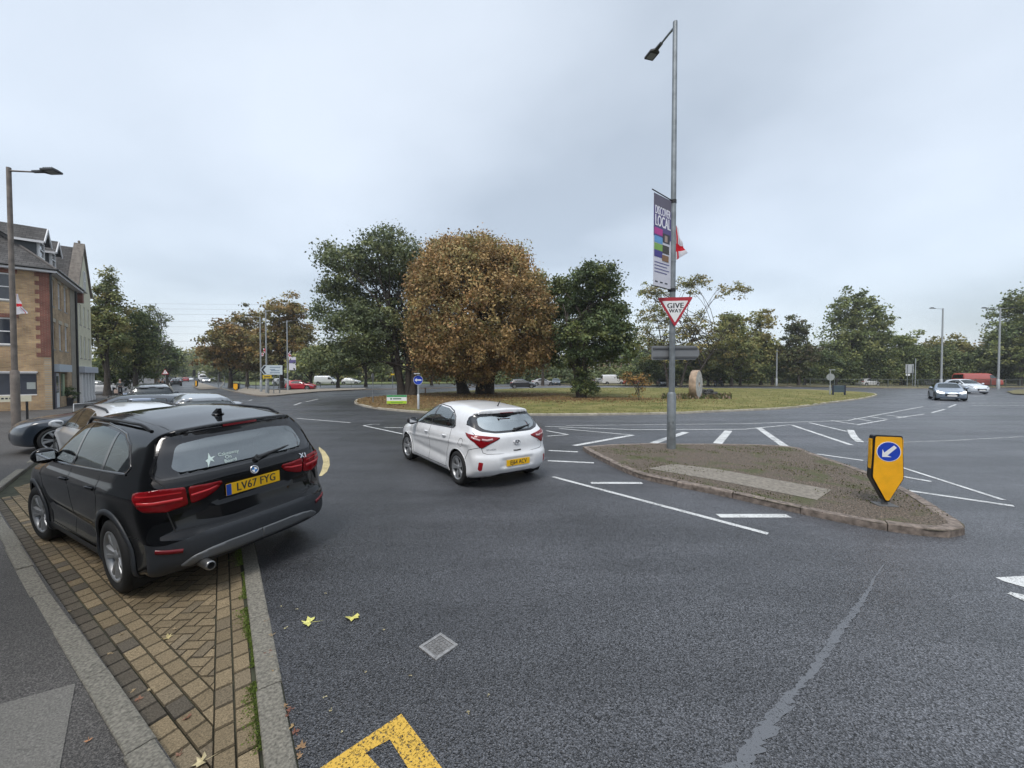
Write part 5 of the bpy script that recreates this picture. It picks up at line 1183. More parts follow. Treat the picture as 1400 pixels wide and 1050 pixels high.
tree('chestnut_tree', 'broad round chestnut tree with rust brown leaves in the middle of the roundabout', 'tree', x, y, 16.6,
     [LB(656, 430, 186, 180, y-3.5, x, y, 7.6, -3.5), LB(640, 372, 124, 76, y-3.5, x, y, 4.6, -3.5), LB(591, 402, 52, 86, y-3.5, x, y, 4, -3.5), LB(724, 440, 52, 104, y-3.5, x, y, 4, -3.5), LB(590, 468, 56, 80, y-3.5, x, y, 4, -3.5), LB(690, 378, 60, 60, y-3.5, x, y, 4, -3.5), LB(620, 338, 34, 20, y-3.5, x, y, None, -3.5), LB(660, 335, 36, 22, y-3.5, x, y, None, -3.5), LB(704, 352, 30, 22, y-3.5, x, y, None, -3.5), LB(741, 425, 20, 40, y-3.5, x, y, None, -3.5), LB(748, 470, 16, 40, y-3.5, x, y, None, -3.5), LB(567, 440, 18, 44, y-3.5, x, y, None, -3.5), LB(575, 388, 18, 30, y-3.5, x, y, None, -3.5), LB(640, 512, 60, 18, y-3.5, x, y, None, -3.5), LB(590, 505, 40, 24, y-3.5, x, y, None, -3.5), LB(655, 484, 172, 70, y-3.5, x, y, 6, -3.5), LB(605, 352, 44, 38, y-3.5, x, y, None, -3.5), LB(730, 480, 42, 58, y-3.5, x, y, 3, -3.5)],
     BRN2, leaf=.24, n_leaf=150000, seed=5, stems=((-1.8, .3, -2.2, -2.5), (.1, 0, .3, -3), (.7, .2, 1.8, -3)), tr=.62, clump=.8, fill=.34, per=50, flat=.8)
x, y = G(797, 545)
tree('maple_tree', 'dark green tree with an ivy covered trunk on the roundabout right of the brown tree', 'tree', x, y, 12.3,
     [LB(812, 385, 62, 44, y, x, y, 2.2), LB(772, 398, 46, 34, y+4, x, y, 1.8, 4), LB(828, 405, 46, 40, y, x, y, 1.8), LB(790, 432, 62, 60, y+3, x, y, 2.6, 3), LB(838, 430, 40, 26, y, x, y), LB(816, 462, 92, 60, y, x, y, 3), LB(772, 478, 48, 60, y+4, x, y, 2.4, 4), LB(848, 484, 46, 46, y, x, y, 2), LB(806, 490, 62, 34, y, x, y, 2)],
     DKG, leaf=.24, n_leaf=42000, seed=8, stems=((0, 0, .2, 0), (-.2, .2, -1.3, .1)), tr=.30, clump=.62, fill=.3)
tree('ivy_bush', 'dark ivy and suckers bushing round the foot of the dark green tree', 'bush', x, y-.2, 2, [(0, 0, .8, 1.1, 1.1, .9), (-.2, 0, 1.9, .6, .6, 1.2), (.5, 0, .7, .8, .8, .7)], DKG, leaf=.16, n_leaf=4500, seed=9, tr=.05, clump=.35, per=40, limbs=8)
x, y = G(873, 549)
tree('sapling', 'small sapling with thin orange leaves on the roundabout grass', 'tree', x, y, 2.3, [(-.2, 0, 1.7, 1.1, .7, .6), (0, 0, .6, .45, .4, .5), (.4, .1, 1.4, .6, .4, .4)], [(.35, .20, .06), (.28, .17, .06), (.16, .13, .06)], leaf=.13, n_leaf=900, seed=10, tr=.035, clump=.3, per=14, limbs=20)
# --- across the junction, left
def bg(name, label, u, Z, vtop, wpx, cols, seed, vbot=500, n=11000, leaf=None, lobes=None, tr=.3, clump=None, fill=.3, cat='tree', group='trees beyond the junction', depth=None, limbs=26, per=55, shape=0):
    k = Z/526; x = at(u, Z); h = H+(513-vtop)*k; zb = max(.6, H+(513-vbot)*k); w_ = wpx*k/2; pr = random.Random(seed); dp = depth or w_*.8
    if lobes is None:
        hh = h-zb; lobes = []
        for i in range(9):
            q = i/8; zc = zb+hh*(.18+.72*q); wr = w_*(.62 if shape else (1-.55*abs(q-.35)**1.2*1.6))*pr.uniform(.45, .62)
            a = pr.uniform(0, 6.28); rad_ = max(0, w_-wr)*(1-q*.55 if not shape else .8)
            lobes.append((math.cos(a)*rad_, math.sin(a)*dp*.4, zc, wr, min(wr, dp), hh*pr.uniform(.16, .24)))
        for s_ in (-1, 1): lobes.append((s_*w_*.6, 0, zb+hh*.32, w_*.42, dp*.5, hh*.26))
        lobes.append((0, 0, h-hh*.2, w_*.42, dp*.5, hh*.2)); lobes.append((0, 0, zb+hh*.35, w_*.7, dp*.6, hh*.33))
    return tree(name, label, cat, x, Z, h, lobes, cols, leaf=leaf or max(.3, Z*.0062), n_leaf=n, seed=seed, tr=tr, clump=clump or max(.8, Z*.014), fill=fill, group=group, limbs=limbs, per=per)
bg('chestnut_tree', 'large olive brown tree behind the direction sign across the left road', 385, 62, 412, 92, BGR, 21, 505, 17000, tr=.4)
bg('chestnut_tree', 'lower rust brown tree left of the direction sign and over the striped pole', 315, 62, 448, 92, BGR+[(.22, .13, .045)], 22, 512, 15000, tr=.35, cat='tree')
bg('chestnut_tree', 'sparse brown topped tree behind the rust brown one on the left', 338, 70, 424, 60, BGR, 23, 490, 6000, fill=.15)
bg('lime_tree', 'light green loose tree behind the distant lamp banner', 425, 60, 478, 62, LIM, 24, 512, 7000, clump=.7)
bg('lime_tree', 'light green and tan tree over the park left of the tall dark tree', 462, 64, 470, 60, LIM+[(.2, .14, .06)], 25, 510, 7000, clump=.7)
bg('park_tree', 'dark green tree filling the gap behind the leaning stems', 500, 70, 440, 90, GRN, 26, 514, 9000)
bg('park_tree', 'green tree low behind the brown chestnut on its left', 590, 78, 455, 80, GRN, 27, 512, 7000)
bg('park_tree', 'green tree top showing between the brown and the dark tree', 742, 74, 372, 46, LIM+GRN, 28, 505, 8000)
# --- left roadside beyond the houses
bg('roadside_tree', 'tall open tree just past the cream gable with yellowing top', 146, 41, 376, 54, OLV+GRN, 31, 500, 12000, leaf=.26, clump=.6, fill=.25, group='trees along the left road')
bg('roadside_tree', 'dark green tree over the pavement beside the pedestrians', 185, 45, 424, 66, DKG+GRN, 32, 512, 14000, leaf=.27, clump=.7, group='trees along the left road')
bg('roadside_tree', 'thin airy tree with bare twigs by the warning sign', 214, 52, 418, 44, [(.09, .10, .045), (.07, .085, .04)], 33, 500, 3200, leaf=.22, clump=.55, fill=.5, group='trees along the left road', per=26, limbs=50)
bg('roadside_tree', 'rounded dark tree leaning over the far end of the left pavement', 228, 72, 476, 40, DKG, 34, 512, 6000, group='trees along the left road')
bg('hedge', 'deep green hedge behind the pavement on the left', 160, 47, 486, 90, DKG, 35, 530, 12000, leaf=.26, cat='hedge', group='trees along the left road', depth=3, shape=1)
for i, (u, Z, vt, w_, c) in enumerate([(252, 190, 482, 26, LIM), (262, 230, 486, 30, GRN), (240, 150, 484, 26, GRN), (275, 200, 478, 30, LIM+GRN), (288, 150, 474, 34, GRN), (300, 120, 480, 40, GRN), (268, 290, 492, 30, OLV), (230, 110, 482, 22, DKG)]):
    bg('avenue_tree', ['pale green tree closing the far end of the left road', 'grey green tree at the very end of the road', 'green tree left of the far queue of cars', 'soft green tree above the distant white truck', 'green tree right behind the distant white truck', 'green tree between the truck and the rust brown tree', 'farthest yellowish tree on the skyline of the left road', 'dark small tree just left of the far queue'][i], u, Z, vt, w_, c, 40+i, 517, 2600, group='trees at the end of the left road', limbs=6)
# --- right hand belt behind the railings
x = at(930, 66); kk = 66/526
R1 = [((892-930)*kk, 0, H+(513-405)*kk, 2.6, 2, 2.4), ((945-930)*kk, 0, H+(513-392)*kk, 3, 2, 1.8), ((1000-930)*kk, 0, H+(513-402)*kk, 2.9, 2, 1.7), ((905-930)*kk, 0, H+(513-440)*kk, 4.4, 3, 3.0), ((880-930)*kk, 0, H+(513-470)*kk, 2.6, 2.4, 3.2), ((960-930)*kk, 0, H+(513-455)*kk, 4.2, 3, 3.4), ((985-930)*kk, 0, H+(513-475)*kk, 4, 3, 3.2), ((925-930)*kk, 0, H+(513-482)*kk, 5, 3, 2.6)]
tree('acacia_tree', 'tall open branched tree behind the give way sign with feathery yellow green sprays', 'tree', x, 66, 19, R1, OLV, leaf=.34, n_leaf=13000, seed=51, stems=((-2, 0, -2, 0), (0, 0, 3, 0), (1.5, 0, 7.5, 0)), tr=.22, clump=.8, fill=.4, group='trees behind the railings', per=36, limbs=70)
belt = [('green tree right of the feathery one behind the railings', 1000, 70, 428, 76, OLV+GRN, 11000), ('yellow green tree left of the bare topped one', 1040, 74, 427, 52, OLV, 8000), ('brownish thin topped tree behind the right end of the lawn', 1092, 72, 438, 50, [(.11, .09, .05), (.09, .10, .04), (.07, .085, .035)], 6500),
 ('tallest dense green tree behind the round sign on the right', 1165, 76, 402, 104, GRN, 20000), ('low green tree left of the right hand lamp post', 1236, 76, 458, 60, GRN, 7000), ('olive tree behind the first right hand lamp post', 1288, 78, 464, 70, OLV, 8000), ('brown green tree above the red van', 1328, 80, 474, 60, OLV+BGR, 6500), ('large dark green tree at the right edge of the picture', 1395, 70, 398, 84, GRN, 17000), ('dark green tree leaning in behind the right edge lamp', 1368, 78, 455, 60, GRN, 7000)]
for i, (lb, u, Z, vt, w_, c, n) in enumerate(belt):
    bg('belt_tree', lb, u, Z, vt, w_, c, 60+i, 520, n, group='trees behind the railings', fill=.3)
for i, u in enumerate(range(880, 1420, 44)):
    bg('hedge_bush', ['dark bush in the hedge line behind the railings']*1 and 'dark bush in the hedge line behind the railings, %s' % ['under the feathery tree', 'behind the millstone', 'behind the motorcycle', 'right of the motorcycle', 'beneath the yellow green tree', 'beneath the bare topped tree', 'left of the round sign', 'behind the round sign', 'by the back of the large sign', 'beside the first right lamp', 'left of the red van', 'behind the red van', 'at the right edge'][i], u, 74, 488-(i*7) % 13, 66, DKG+GRN, 80+i, 530, 9000, leaf=.36, cat='bush', group='hedge behind the railings', depth=1.6, shape=1, limbs=5)

# --- the woods that close the view read as one mass each
def wood(label, u0, u1, Z0, Z1, vt, n, cols, seed, leaf=1.1):
    rg = np.random.default_rng(seed); nc = n//40; t_ = rg.random(nc); Z = Z0+(Z1-Z0)*t_+rg.normal(0, 3, nc); u = u0+(u1-u0)*t_; X = (u-700)/526*Z; top = H+(513-vt)*Z/526
    prof = top*(.78+.14*np.sin(X*.21)+.10*np.sin(X*.53+1)); C = np.stack([X, Z, rg.uniform(.02, 1, nc)**.8*prof], 1)
    idx = np.repeat(np.arange(nc), 40); P = C[idx]+rg.normal(size=(len(idx), 3))*(2.0, 1.6, 1.2); P[:, 2] = np.abs(P[:, 2]); m = len(P)
    nv = rg.normal(size=(m, 3))+(0, -.3, .6); nv /= np.linalg.norm(nv, axis=1, keepdims=True); a = np.cross(nv, rg.normal(size=(m, 3))); a /= np.linalg.norm(a, axis=1, keepdims=True); b = np.cross(nv, a); s_ = leaf*rg.uniform(.5, 1.3, (m, 1))*.5
    V = np.stack([P-a*s_, P+b*s_*.7, P+a*s_, P-b*s_*.7], 1).reshape(-1, 3); me = bpy.data.meshes.new('wood'); me.from_pydata(V.tolist(), [], np.arange(4*m).reshape(-1, 4).tolist()); cols = np.array(cols); cc = cols[rg.integers(0, len(cols), nc)]*rg.uniform(.7, 1.25, (nc, 1)); set_tint(me, cc[idx]*rg.uniform(.8, 1.2, (m, 1)))
    tag(link('distant_wood', me, M_leafm), label, 'woodland', kind='stuff')
wood('distant trees closing the park beyond the left junction', 300, 640, 130, 118, 482, 26000, GRN+LIM, 1)
wood('hedge and trees in front of the houses beyond the roundabout', 630, 930, 97, 93, 499, 12000, GRN, 2, .8)
wood('dense trees massed behind the belt on the right', 870, 1480, 96, 92, 478, 36000, DKG+GRN, 3, .9)
wood('distant trees on both sides of the far left road', 120, 262, 200, 330, 490, 14000, GRN+LIM, 4, 1.6)
# ------------------------------------------------------------------ buildings at the left
def brick_mat(name, c1, c2, mortar, ax, scale=1.0):
    m = bpy.data.materials.new(name); m.use_nodes = True; t = m.node_tree; p = t.nodes['Principled BSDF']; p.inputs['Roughness'].default_value = .9
    tcn = N(t, 'ShaderNodeTexCoord'); s = N(t, 'ShaderNodeSeparateXYZ'); c = N(t, 'ShaderNodeCombineXYZ'); L(t, tcn.outputs['Object'], s.inputs[0]); L(t, s.outputs[ax], c.inputs[0]); L(t, s.outputs[2], c.inputs[1])
    b = N(t, 'ShaderNodeTexBrick'); L(t, c.outputs[0], b.inputs['Vector']); b.inputs['Color1'].default_value = (*c1, 1); b.inputs['Color2'].default_value = (*c2, 1); b.inputs['Mortar'].default_value = (*mortar, 1)
    b.inputs['Scale'].default_value = 1; b.inputs['Brick Width'].default_value = .225*scale; b.inputs['Row Height'].default_value = .075*scale; b.inputs['Mortar Size'].default_value = .008; b.inputs['Bias'].default_value = 0
    n_ = N(t, 'ShaderNodeTexNoise'); n_.inputs['Scale'].default_value = 1.3; n_.inputs['Detail'].default_value = 8; L(t, c.outputs[0], n_.inputs['Vector']); r = N(t, 'ShaderNodeMapRange'); L(t, n_.outputs[0], r.inputs[0]); r.inputs[1].default_value = .3; r.inputs[2].default_value = .7; r.inputs[3].default_value = .65; r.inputs[4].default_value = 1.3
    mx = N(t, 'ShaderNodeVectorMath', operation='SCALE'); L(t, b.outputs[0], mx.inputs[0]); L(t, r.outputs[0], mx.inputs['Scale']); L(t, mx.outputs[0], p.inputs['Base Color']); return m
B_x = brick_mat('buff_brick', (.44, .31, .17), (.34, .22, .12), (.32, .28, .22), 0); B_y = brick_mat('buff_brick_front', (.46, .31, .155), (.33, .205, .11), (.32, .28, .22), 1)
B_red = brick_mat('red_brick', (.20, .065, .045), (.15, .05, .035), (.2, .15, .12), 1); B_redx = brick_mat('red_brick_side', (.20, .065, .045), (.15, .05, .035), (.2, .15, .12), 0)
def slate(name, ax, c1=(.085, .08, .078), c2=(.055, .052, .05)):
    m = brick_mat(name, c1, c2, (.02, .02, .02), ax); b = [n for n in m.node_tree.nodes if n.type == 'TEX_BRICK'][0]; b.inputs['Brick Width'].default_value = .3; b.inputs['Row Height'].default_value = .16; b.inputs['Mortar Size'].default_value = .012; return m
S_y, S_x = slate('slate_front', 1), slate('slate_side', 0)
M_cream = mat('cream_render', (.55, .53, .40), .85, 0, .08, 2); M_wfr = mat('white_window_frame', (.70, .70, .70), .5); M_pane = mat('dark_window_pane', (.02, .024, .035), .06, coat=.6); M_fascia = mat('white_fascia', (.62, .62, .63), .5)
M_lead = mat('dark_cheek', (.035, .04, .045), .7); M_gut = mat('black_gutter', (.01, .01, .011), .4)
C0 = (-29.3, 24.5); ANG = math.atan2(.768, -.64)
def sash(parent, plane, u0, u1, z0, z1, out=0.0, bars=1, sill=True, curtain=False):
    """window on plane 'x' (wall facing -y of local frame at y=out) or 'y' (wall facing -x at x=out)"""
    def P(a, b, z): return (a, b, z) if plane == 'x' else (b, a, z)
    def bxx(mb, a0, a1, zz0, zz1, o0, o1): c = P((a0+a1)/2, (o0+o1)/2, (zz0+zz1)/2); d = P(abs(a1-a0), abs(o1-o0), zz1-zz0); mb.box(c, d)
    f = MB(); w_ = .085
    bxx(f, u0, u0+w_, z0, z1, out-.02, out+.08); bxx(f, u1-w_, u1, z0, z1, out-.02, out+.08); bxx(f, u0+w_, u1-w_, z1-w_, z1, out-.02, out+.08); bxx(f, u0+w_, u1-w_, z0, z0+w_, out-.02, out+.08); bxx(f, u0+w_, u1-w_, (z0+z1)/2-.03, (z0+z1)/2+.03, out-.03, out+.08)
    if bars: bxx(f, (u0+u1)/2-.02, (u0+u1)/2+.02, z0+w_, (z0+z1)/2-.03, out-.01, out+.07); bxx(f, (u0+u1)/2-.02, (u0+u1)/2+.02, (z0+z1)/2+.03, z1-w_, out-.01, out+.07)
    fo = f.build('window', M_wfr, parent); q = MB(); bxx(q, u0+w_, u1-w_, z0+w_, z1-w_, out+.045, out+.055); q.build('pane', M_pane, fo)
    if sill: q = MB(); bxx(q, u0-.08, u1+.08, z0-.09, z0-.005, out-.10, out+.02); q.build('sill', M_conc, fo)
    return fo
def wall_holes(plane, u0, u1, z0, z1, holes, thick, out=0.0):
    """wall slab with rectangular openings (grid of boxes merged into one mesh)"""
    us = sorted({u0, u1, *[h[0] for h in holes], *[h[1] for h in holes]}); zs = sorted({z0, z1, *[h[2] for h in holes], *[h[3] for h in holes]})
    bm = bmesh.new(); vv = {}
    def vert(a, z, o):
        q = (a, z, o)
        if q not in vv: vv[q] = bm.verts.new((a, o, z) if plane == 'x' else (o, a, z))
        return vv[q]
    def solid(i, j):
        if i < 0 or j < 0 or i >= len(us)-1 or j >= len(zs)-1: return False
        a, z = (us[i]+us[i+1])/2, (zs[j]+zs[j+1])/2; return not any(h[0] < a < h[1] and h[2] < z < h[3] for h in holes)
    o0, o1 = out, out+thick
    for i in range(len(us)-1):
        for j in range(len(zs)-1):
            if not solid(i, j): continue
            a0, a1, b0, b1 = us[i], us[i+1], zs[j], zs[j+1]
            bm.faces.new([vert(a0, b0, o0), vert(a1, b0, o0), vert(a1, b1, o0), vert(a0, b1, o0)]); bm.faces.new([vert(a0, b0, o1), vert(a0, b1, o1), vert(a1, b1, o1), vert(a1, b0, o1)])
            for (di, dj, e0, e1) in ((-1, 0, (a0, b0), (a0, b1)), (1, 0, (a1, b0), (a1, b1)), (0, -1, (a0, b0), (a1, b0)), (0, 1, (a0, b1), (a1, b1))):
                if not solid(i+di, j+dj): bm.faces.new([vert(*e0, o0), vert(*e1, o0), vert(*e1, o1), vert(*e0, o1)])
    bmesh.ops.recalc_face_normals(bm, faces=bm.faces[:]); me = bpy.data.meshes.new('wall'); bm.to_mesh(me); bm.free(); return me
def brick_house():
    t = thing('brick_building', 'buff brick corner building with red quoins, slate roof and two dormers', 'building', (C0[0], C0[1], -.15), ANG)
    EV = 8.85; Lx, Ly = 7.5, 11.0
    sw = [(.35, 1.05), (2.0, 2.75), (3.6, 4.4)]; rows = [(6.7, 8.4), (3.9, 5.65)]
    holes = [(a, b, z0, z1) for a, b in sw for z0, z1 in rows]+[(.75, 1.95, 0.02, 2.4), (2.1, 4.0, .75, 2.4)]
    me = wall_holes('x', 0, Lx, 0, EV, holes, .3); link('side_wall', me, B_x, t)
    fh = [(1.42, 2.75, 6.75, 8.40), (1.42, 2.75, 4.05, 5.70), (.62, 3.6, .95, 2.35), (4.3, 5.6, 6.75, 8.4), (4.3, 5.6, 4.05, 5.7), (4.3, 7, .95, 2.35)]
    me = wall_holes('y', .3, Ly, 0, EV, fh, .3); link('front_wall', me, B_y, t)
    q = MB(); q.box((.15+.003, .15+.003, EV/2), (.294, .294, EV)); q.build('corner_pier', B_y, t)
    for a, b in sw:
        for z0, z1 in rows:
            sash(t, 'x', a, b, z0, z1, .08, 0)
            q = MB(); q.box(((a+b)/2, -.008, z1+.13), (b-a+.2, .03, .24)); q.build('lintel', mat('stone_lintel', (.42, .38, .30), .8), t)
    for h in fh:
        if h[3]-h[2] > 1.5:
            sash(t, 'y', h[0], h[1], h[2], h[3], .08)
            q = MB(); q.box((-.008, (h[0]+h[1])/2, h[3]+.13), (.03, h[1]-h[0]+.3, .24)); q.build('brick_arch', B_red, t)
        else:
            f = MB(); w_ = .05
            f.box((.08, (h[0]+h[1])/2, h[3]-.03), (.1, h[1]-h[0], .06)); f.box((.08, (h[0]+h[1])/2, h[2]+.03), (.1, h[1]-h[0], .06))
            f.box((.08, h[0]+2.05, (h[2]+h[3])/2), (.08, .06, h[3]-h[2]-.12)); fo = f.build('shop_window', M_wfr, t)
            q = MB(); q.box((.14, (h[0]+h[1])/2, (h[2]+h[3])/2), (.01, h[1]-h[0], h[3]-h[2]-.12)); q.build('pane', mat('shop_blind', (.05, .055, .07), .2, coat=.5), fo)
            q = MB(); q.box((-.03, (h[0]+h[1])/2, h[3]+.05), (.1, h[1]-h[0]+.1, .08)); q.build('shop_lintel', M_fascia, t)
            q = MB(); q.box((.12, h[0]+.25, 1.55), (.01, .35, .42)); q.build('window_notice', mat('notice_paper', (.35, .38, .36), .6), fo)
    # quoins on the front face, toothed
    q = MB(); z = 3.35; i = 0
    while z < EV-.35:
        w_ = .42 if i % 2 else .60; q.box((-.006, w_/2, z+.14), (.012, w_, .28)); z += .28; i += 1
    q.build('red_quoins', B_red, t)
    # ground floor side: dark panel, white door, green glazed shop, fascia
    q = MB(); q.box((.40, -.03, 1.2), (.62, .06, 2.4)); q.build('shutter_panel', mat('purple_panel', (.09, .08, .11), .5), t)
    d = MB(); d.bbox((1.35, .06, 1.2), (1.1, .08, 2.3), .01); do = d.build('door', mat('white_door', (.70, .72, .74), .4), t); q = MB(); q.box((1.35, .012, 1.6), (.6, .02, 1.1)); q.build('door_glass', M_pane, do)
    q = MB(); q.box((3.05, .12, 1.55), (1.9, .02, 1.6)); wo = q.build('shop_window', mat('green_glass', (.09, .13, .10), .08, coat=.6), t); q = MB(); q.box((3.5, .09, 1.5), (.28, .03, 1.6)); q.build('window_poster', mat('poster_lime', (.45, .55, .35), .5), wo)
    q = MB(); q.box((2.3, -.12, 2.68), (3.4, .24, .50)); q.build('shop_fascia', mat('pale_blue_fascia', (.48, .54, .60), .5), t)
    q = MB(); q.tube([(.02, -.06, 0), (.02, -.06, EV-.1)], .05, 8); q.build('downpipe', M_gut, t); q = MB(); q.tube([(Lx-.7, -.08, 0), (Lx-.7, -.08, EV-.1)], .07, 8); q.build('downpipe', M_gut, t)
    q = MB(); q.box((6.25, -.012, EV/2+.05), (1.9, .02, EV-.4)); q.build('rendered_bay', mat('grey_render', (.24, .22, .18), .9, 0, .15, 2), t)
    # roof: hip at the corner; eaves overhang .35
    o = .38; rz = 13.2; ry = 4.6; e = EV
    V = [(-o, -o, e), (Lx+1.2, -o, e), (Lx+1.2, ry, rz), (ry, ry, rz), (-o, Ly+o, e), (ry, Ly+o, rz), (Lx+1.2, 2*ry, e)]
    link('roof', pymesh('roof', V, [(0, 1, 2, 3)]), S_x, t); link('roof', pymesh('roof', V, [(0, 3, 5, 4)]), S_y, t)
    q = MB(); q.tube([(-o, -o, e+.03), (ry, ry, rz+.03)], .07, 6); q.build('hip_tiles', mat('ridge_tile', (.09, .08, .075), .8), t)
    q = MB(); q.box((Lx/2-.2, -o+.02, e-.10), (Lx+o, .04, .20)); q.box((-o+.02, Ly/2, e-.10), (.04, Ly+2*o-.05, .2)); q.build('fascia_board', M_fascia, t)
    q = MB(); q.box((Lx/2-.2, -o/2, e-.19), (Lx+o, o, .02)); q.box((-o/2, Ly/2, e-.19), (o, Ly+o, .02)); q.build('soffit', M_fascia, t)
    q = MB(); q.tube([(-o-.04, -o-.05, e+.0), (Lx-.2, -o-.05, e)], .065, 8); q.tube([(-o-.05, -o-.05, e), (-o-.05, Ly, e)], .065, 8); q.build('gutter', M_gut, t)
    def dormer(xc, w_, yf, zf0, zf1, zr):
        # front face at y=yf, roof slope meets: z = e + (y+o)*(rz-e)/(ry+o)
        sl_ = (rz-e)/(ry+o); yb = (zf1-e)/sl_-o; yr = (zr-e)/sl_-o; ov = .18
        q = MB(); x0, x1 = xc-w_/2, xc+w_/2
        q.add([(x0, yf, zf0), (x0, yf, zf1), (x0, yb, zf1)], [(0, 1, 2)]); q.add([(x1, yf, zf0), (x1, yb, zf1), (x1, yf, zf1)], [(0, 1, 2)]); q.build('dormer_cheek', M_lead, t)
        q = MB(); q.add([(x0, yf, zf0), (x1, yf, zf0), (x1, yf, zf1), (xc, yf, zr-.12), (x0, yf, zf1)], [(0, 1, 2, 3, 4)]); q.build('dormer_front', M_fascia, t)
        sash(t, 'x', x0+.12, x1-.12, zf0+.15, zf1-.02, yf-.09, 0, False)
        q = MB(); yo = yf-.35
        q.add([(x0-ov, yo, zf1-.10), (xc, yo, zr), (xc, yr, zr), (x0-ov, yb-.3, zf1-.10)], [(0, 1, 2, 3)]); q.add([(x1+ov, yo, zf1-.10), (xc, yo, zr), (xc, yr, zr), (x1+ov, yb-.3, zf1-.10)], [(3, 2, 1, 0)]); q.build('dormer_roof', S_y, t)
        q = MB(); q.box((x0-ov-.02, (yo+yb-.3)/2, zf1-.16), (.04, yb-.3-yo, .14)); 
        for sx in (-1, 1):
            M3 = Matrix.Rotation(-sx*math.atan2(zr-zf1+.1, w_/2+ov), 3, 'Y'); q.box((xc+sx*(w_/4+ov/2), yo-.02, (zf1-.1+zr)/2-.07), (math.hypot(w_/2+ov, zr-zf1+.1), .05, .16), M=M3.transposed() if False else Matrix.Rotation(sx*math.atan2(zr-zf1+.1, w_/2+ov), 3, 'Y'))
        q.build('barge_board', M_fascia, t)
    dormer(2.1, 1.35, .75, 9.75, 11.0, 11.95); dormer(4.9, 1.3, .75, 9.75, 11.0, 11.85)
brick_house()
def cream_house():
    t = thing('cream_building', 'narrow cream rendered gabled building with white ground floor columns', 'building', (C0[0], C0[1], -.15), ANG)
    x0, x1 = 7.7, 13.0; xm = (x0+x1)/2; e, ap = 9.1, 12.9
    ws = [(8.45, 9.05), (9.95, 10.6), (11.6, 12.25)]; holes = [(a, b, z0, z1) for a, b in ws for z0, z1 in ((6.3, 7.9), (3.6, 5.4))]
    link('front_wall', wall_holes('x', x0, x1, 2.9, e, holes, .3), M_cream, t)
    for a, b in ws:
        for z0, z1 in ((6.3, 7.9), (3.6, 5.4)): sash(t, 'x', a, b, z0, z1, .08, 0)
    q = MB(); q.add([(x0, 0, e), (x1, 0, e), (xm, 0, ap), (x0, .3, e), (x1, .3, e), (xm, .3, ap)], [(0, 1, 2), (5, 4, 3), (0, 2, 5, 3), (1, 4, 5, 2)]); q.build('gable', M_cream, t)
    sash(t, 'x', xm-.3, xm+.3, 9.2, 10.9, -.06, 0)
    q = MB(); q.box((x0+.15, 4.35, e/2), (.3, 8.1, e)); q.box((x1-.15, 4.35, e/2), (.3, 8.1, e)); q.build('side_wall', mat('tan_render', (.30, .26, .20), .9, 0, .2, 2), t)
    q = MB(); q.box((x0-.12, -.1, e-.8), (.45, .5, .8)); q.build('brick_corbel', B_redx, t)
    # coping on the gable edges
    an = math.atan2(ap-e, xm-x0); ln_ = math.hypot(ap-e, xm-x0)
    for s_, nm in ((1, 'coping'), (-1, 'coping')):
        q = MB(); cx = xm-s_*(xm-x0)/2; q.bbox((cx-s_*.08, .18, (e+ap)/2+.12), (ln_+.35, .62, .16), .02, M=Matrix.Rotation(-s_*an, 3, 'Y')); q.build(nm, mat('stone_coping', (.16, .14, .12), .9, 0, .3, 5), t)
    q = MB(); q.lathe([(.0, .35), (.06, .3), (.09, .2), (.05, .1), (.12, 0)], 10, c=(xm, .2, ap+.2)); q.build('finial', mat('stone_coping', (.16, .14, .12), .9), t)
    V = [(x0, .3, e), (xm, .3, ap-.1), (xm, 9, ap-.1), (x0, 9, e), (x1, .3, e), (x1, 9, e), (x0-3.2, 9, e-2.0)]
    link('roof', pymesh('roof', V, [(0, 1, 2, 3)]), S_y, t); link('roof', pymesh('roof', V, [(4, 5, 2, 1)]), S_y, t)
    for i in range(5):
        cx = x0+.25+i*(x1-x0-.5)/4; q = MB(); q.bbox((cx, -.02, 1.2), (.28, .3, 2.4), .02); q.bbox((cx, -.02, .2), (.34, .36, .4), .02); q.build('column', M_wfr, t)
    q = MB(); q.box((xm, .22, 1.2), (x1-x0-.3, .08, 2.4)); q.build('shop_front', mat('pale_shopfront', (.45, .45, .46), .3), t)
    q = MB(); q.bbox((xm, -.12, 2.65), (x1-x0+.3, .5, .50), .03); q.build('shop_fascia', mat('grey_fascia', (.45, .48, .54), .5), t)
cream_house()
# ------------------------------------------------------------------ far houses
def far_house(x, y, w_, d, h, rh, rz, wallm, label, cols=4):
    t = thing('far_house', label, 'house', (x, y, 0), rz, 'houses beyond the trees')
    q = MB(); q.box((0, 0, h/2), (w_, d, h)); q.build('wall', wallm, t)
    o = .4; V = [(-w_/2-o, -d/2-o, h), (w_/2+o, -d/2-o, h), (w_/2+o, d/2+o, h), (-w_/2-o, d/2+o, h), (-w_/2-o, 0, h+rh), (w_/2+o, 0, h+rh)]
    r = link('roof', pymesh('roof', V, [(0, 1, 5, 4), (2, 3, 4, 5), (0, 4, 3), (1, 2, 5)]), S_x, t)
    q = MB(); q.box((w_*.3, 0, h+rh+.3), (.9, .6, 1.2)); q.build('chimney', B_redx, r)
    for i in range(cols):
        for z in (1.6, 4.3):
            if z < h-1:
                cx = -w_/2+w_*(i+.5)/cols; q = MB(); q.box((cx, -d/2-.03, z), (1.3, .06, 1.25)); f = q.build('window', M_wfr, t); q = MB(); q.box((cx-.3, -d/2-.065, z), (.5, .01, 1.05)); q.box((cx+.3, -d/2-.065, z), (.5, .01, 1.05)); q.build('pane', M_pane, f)
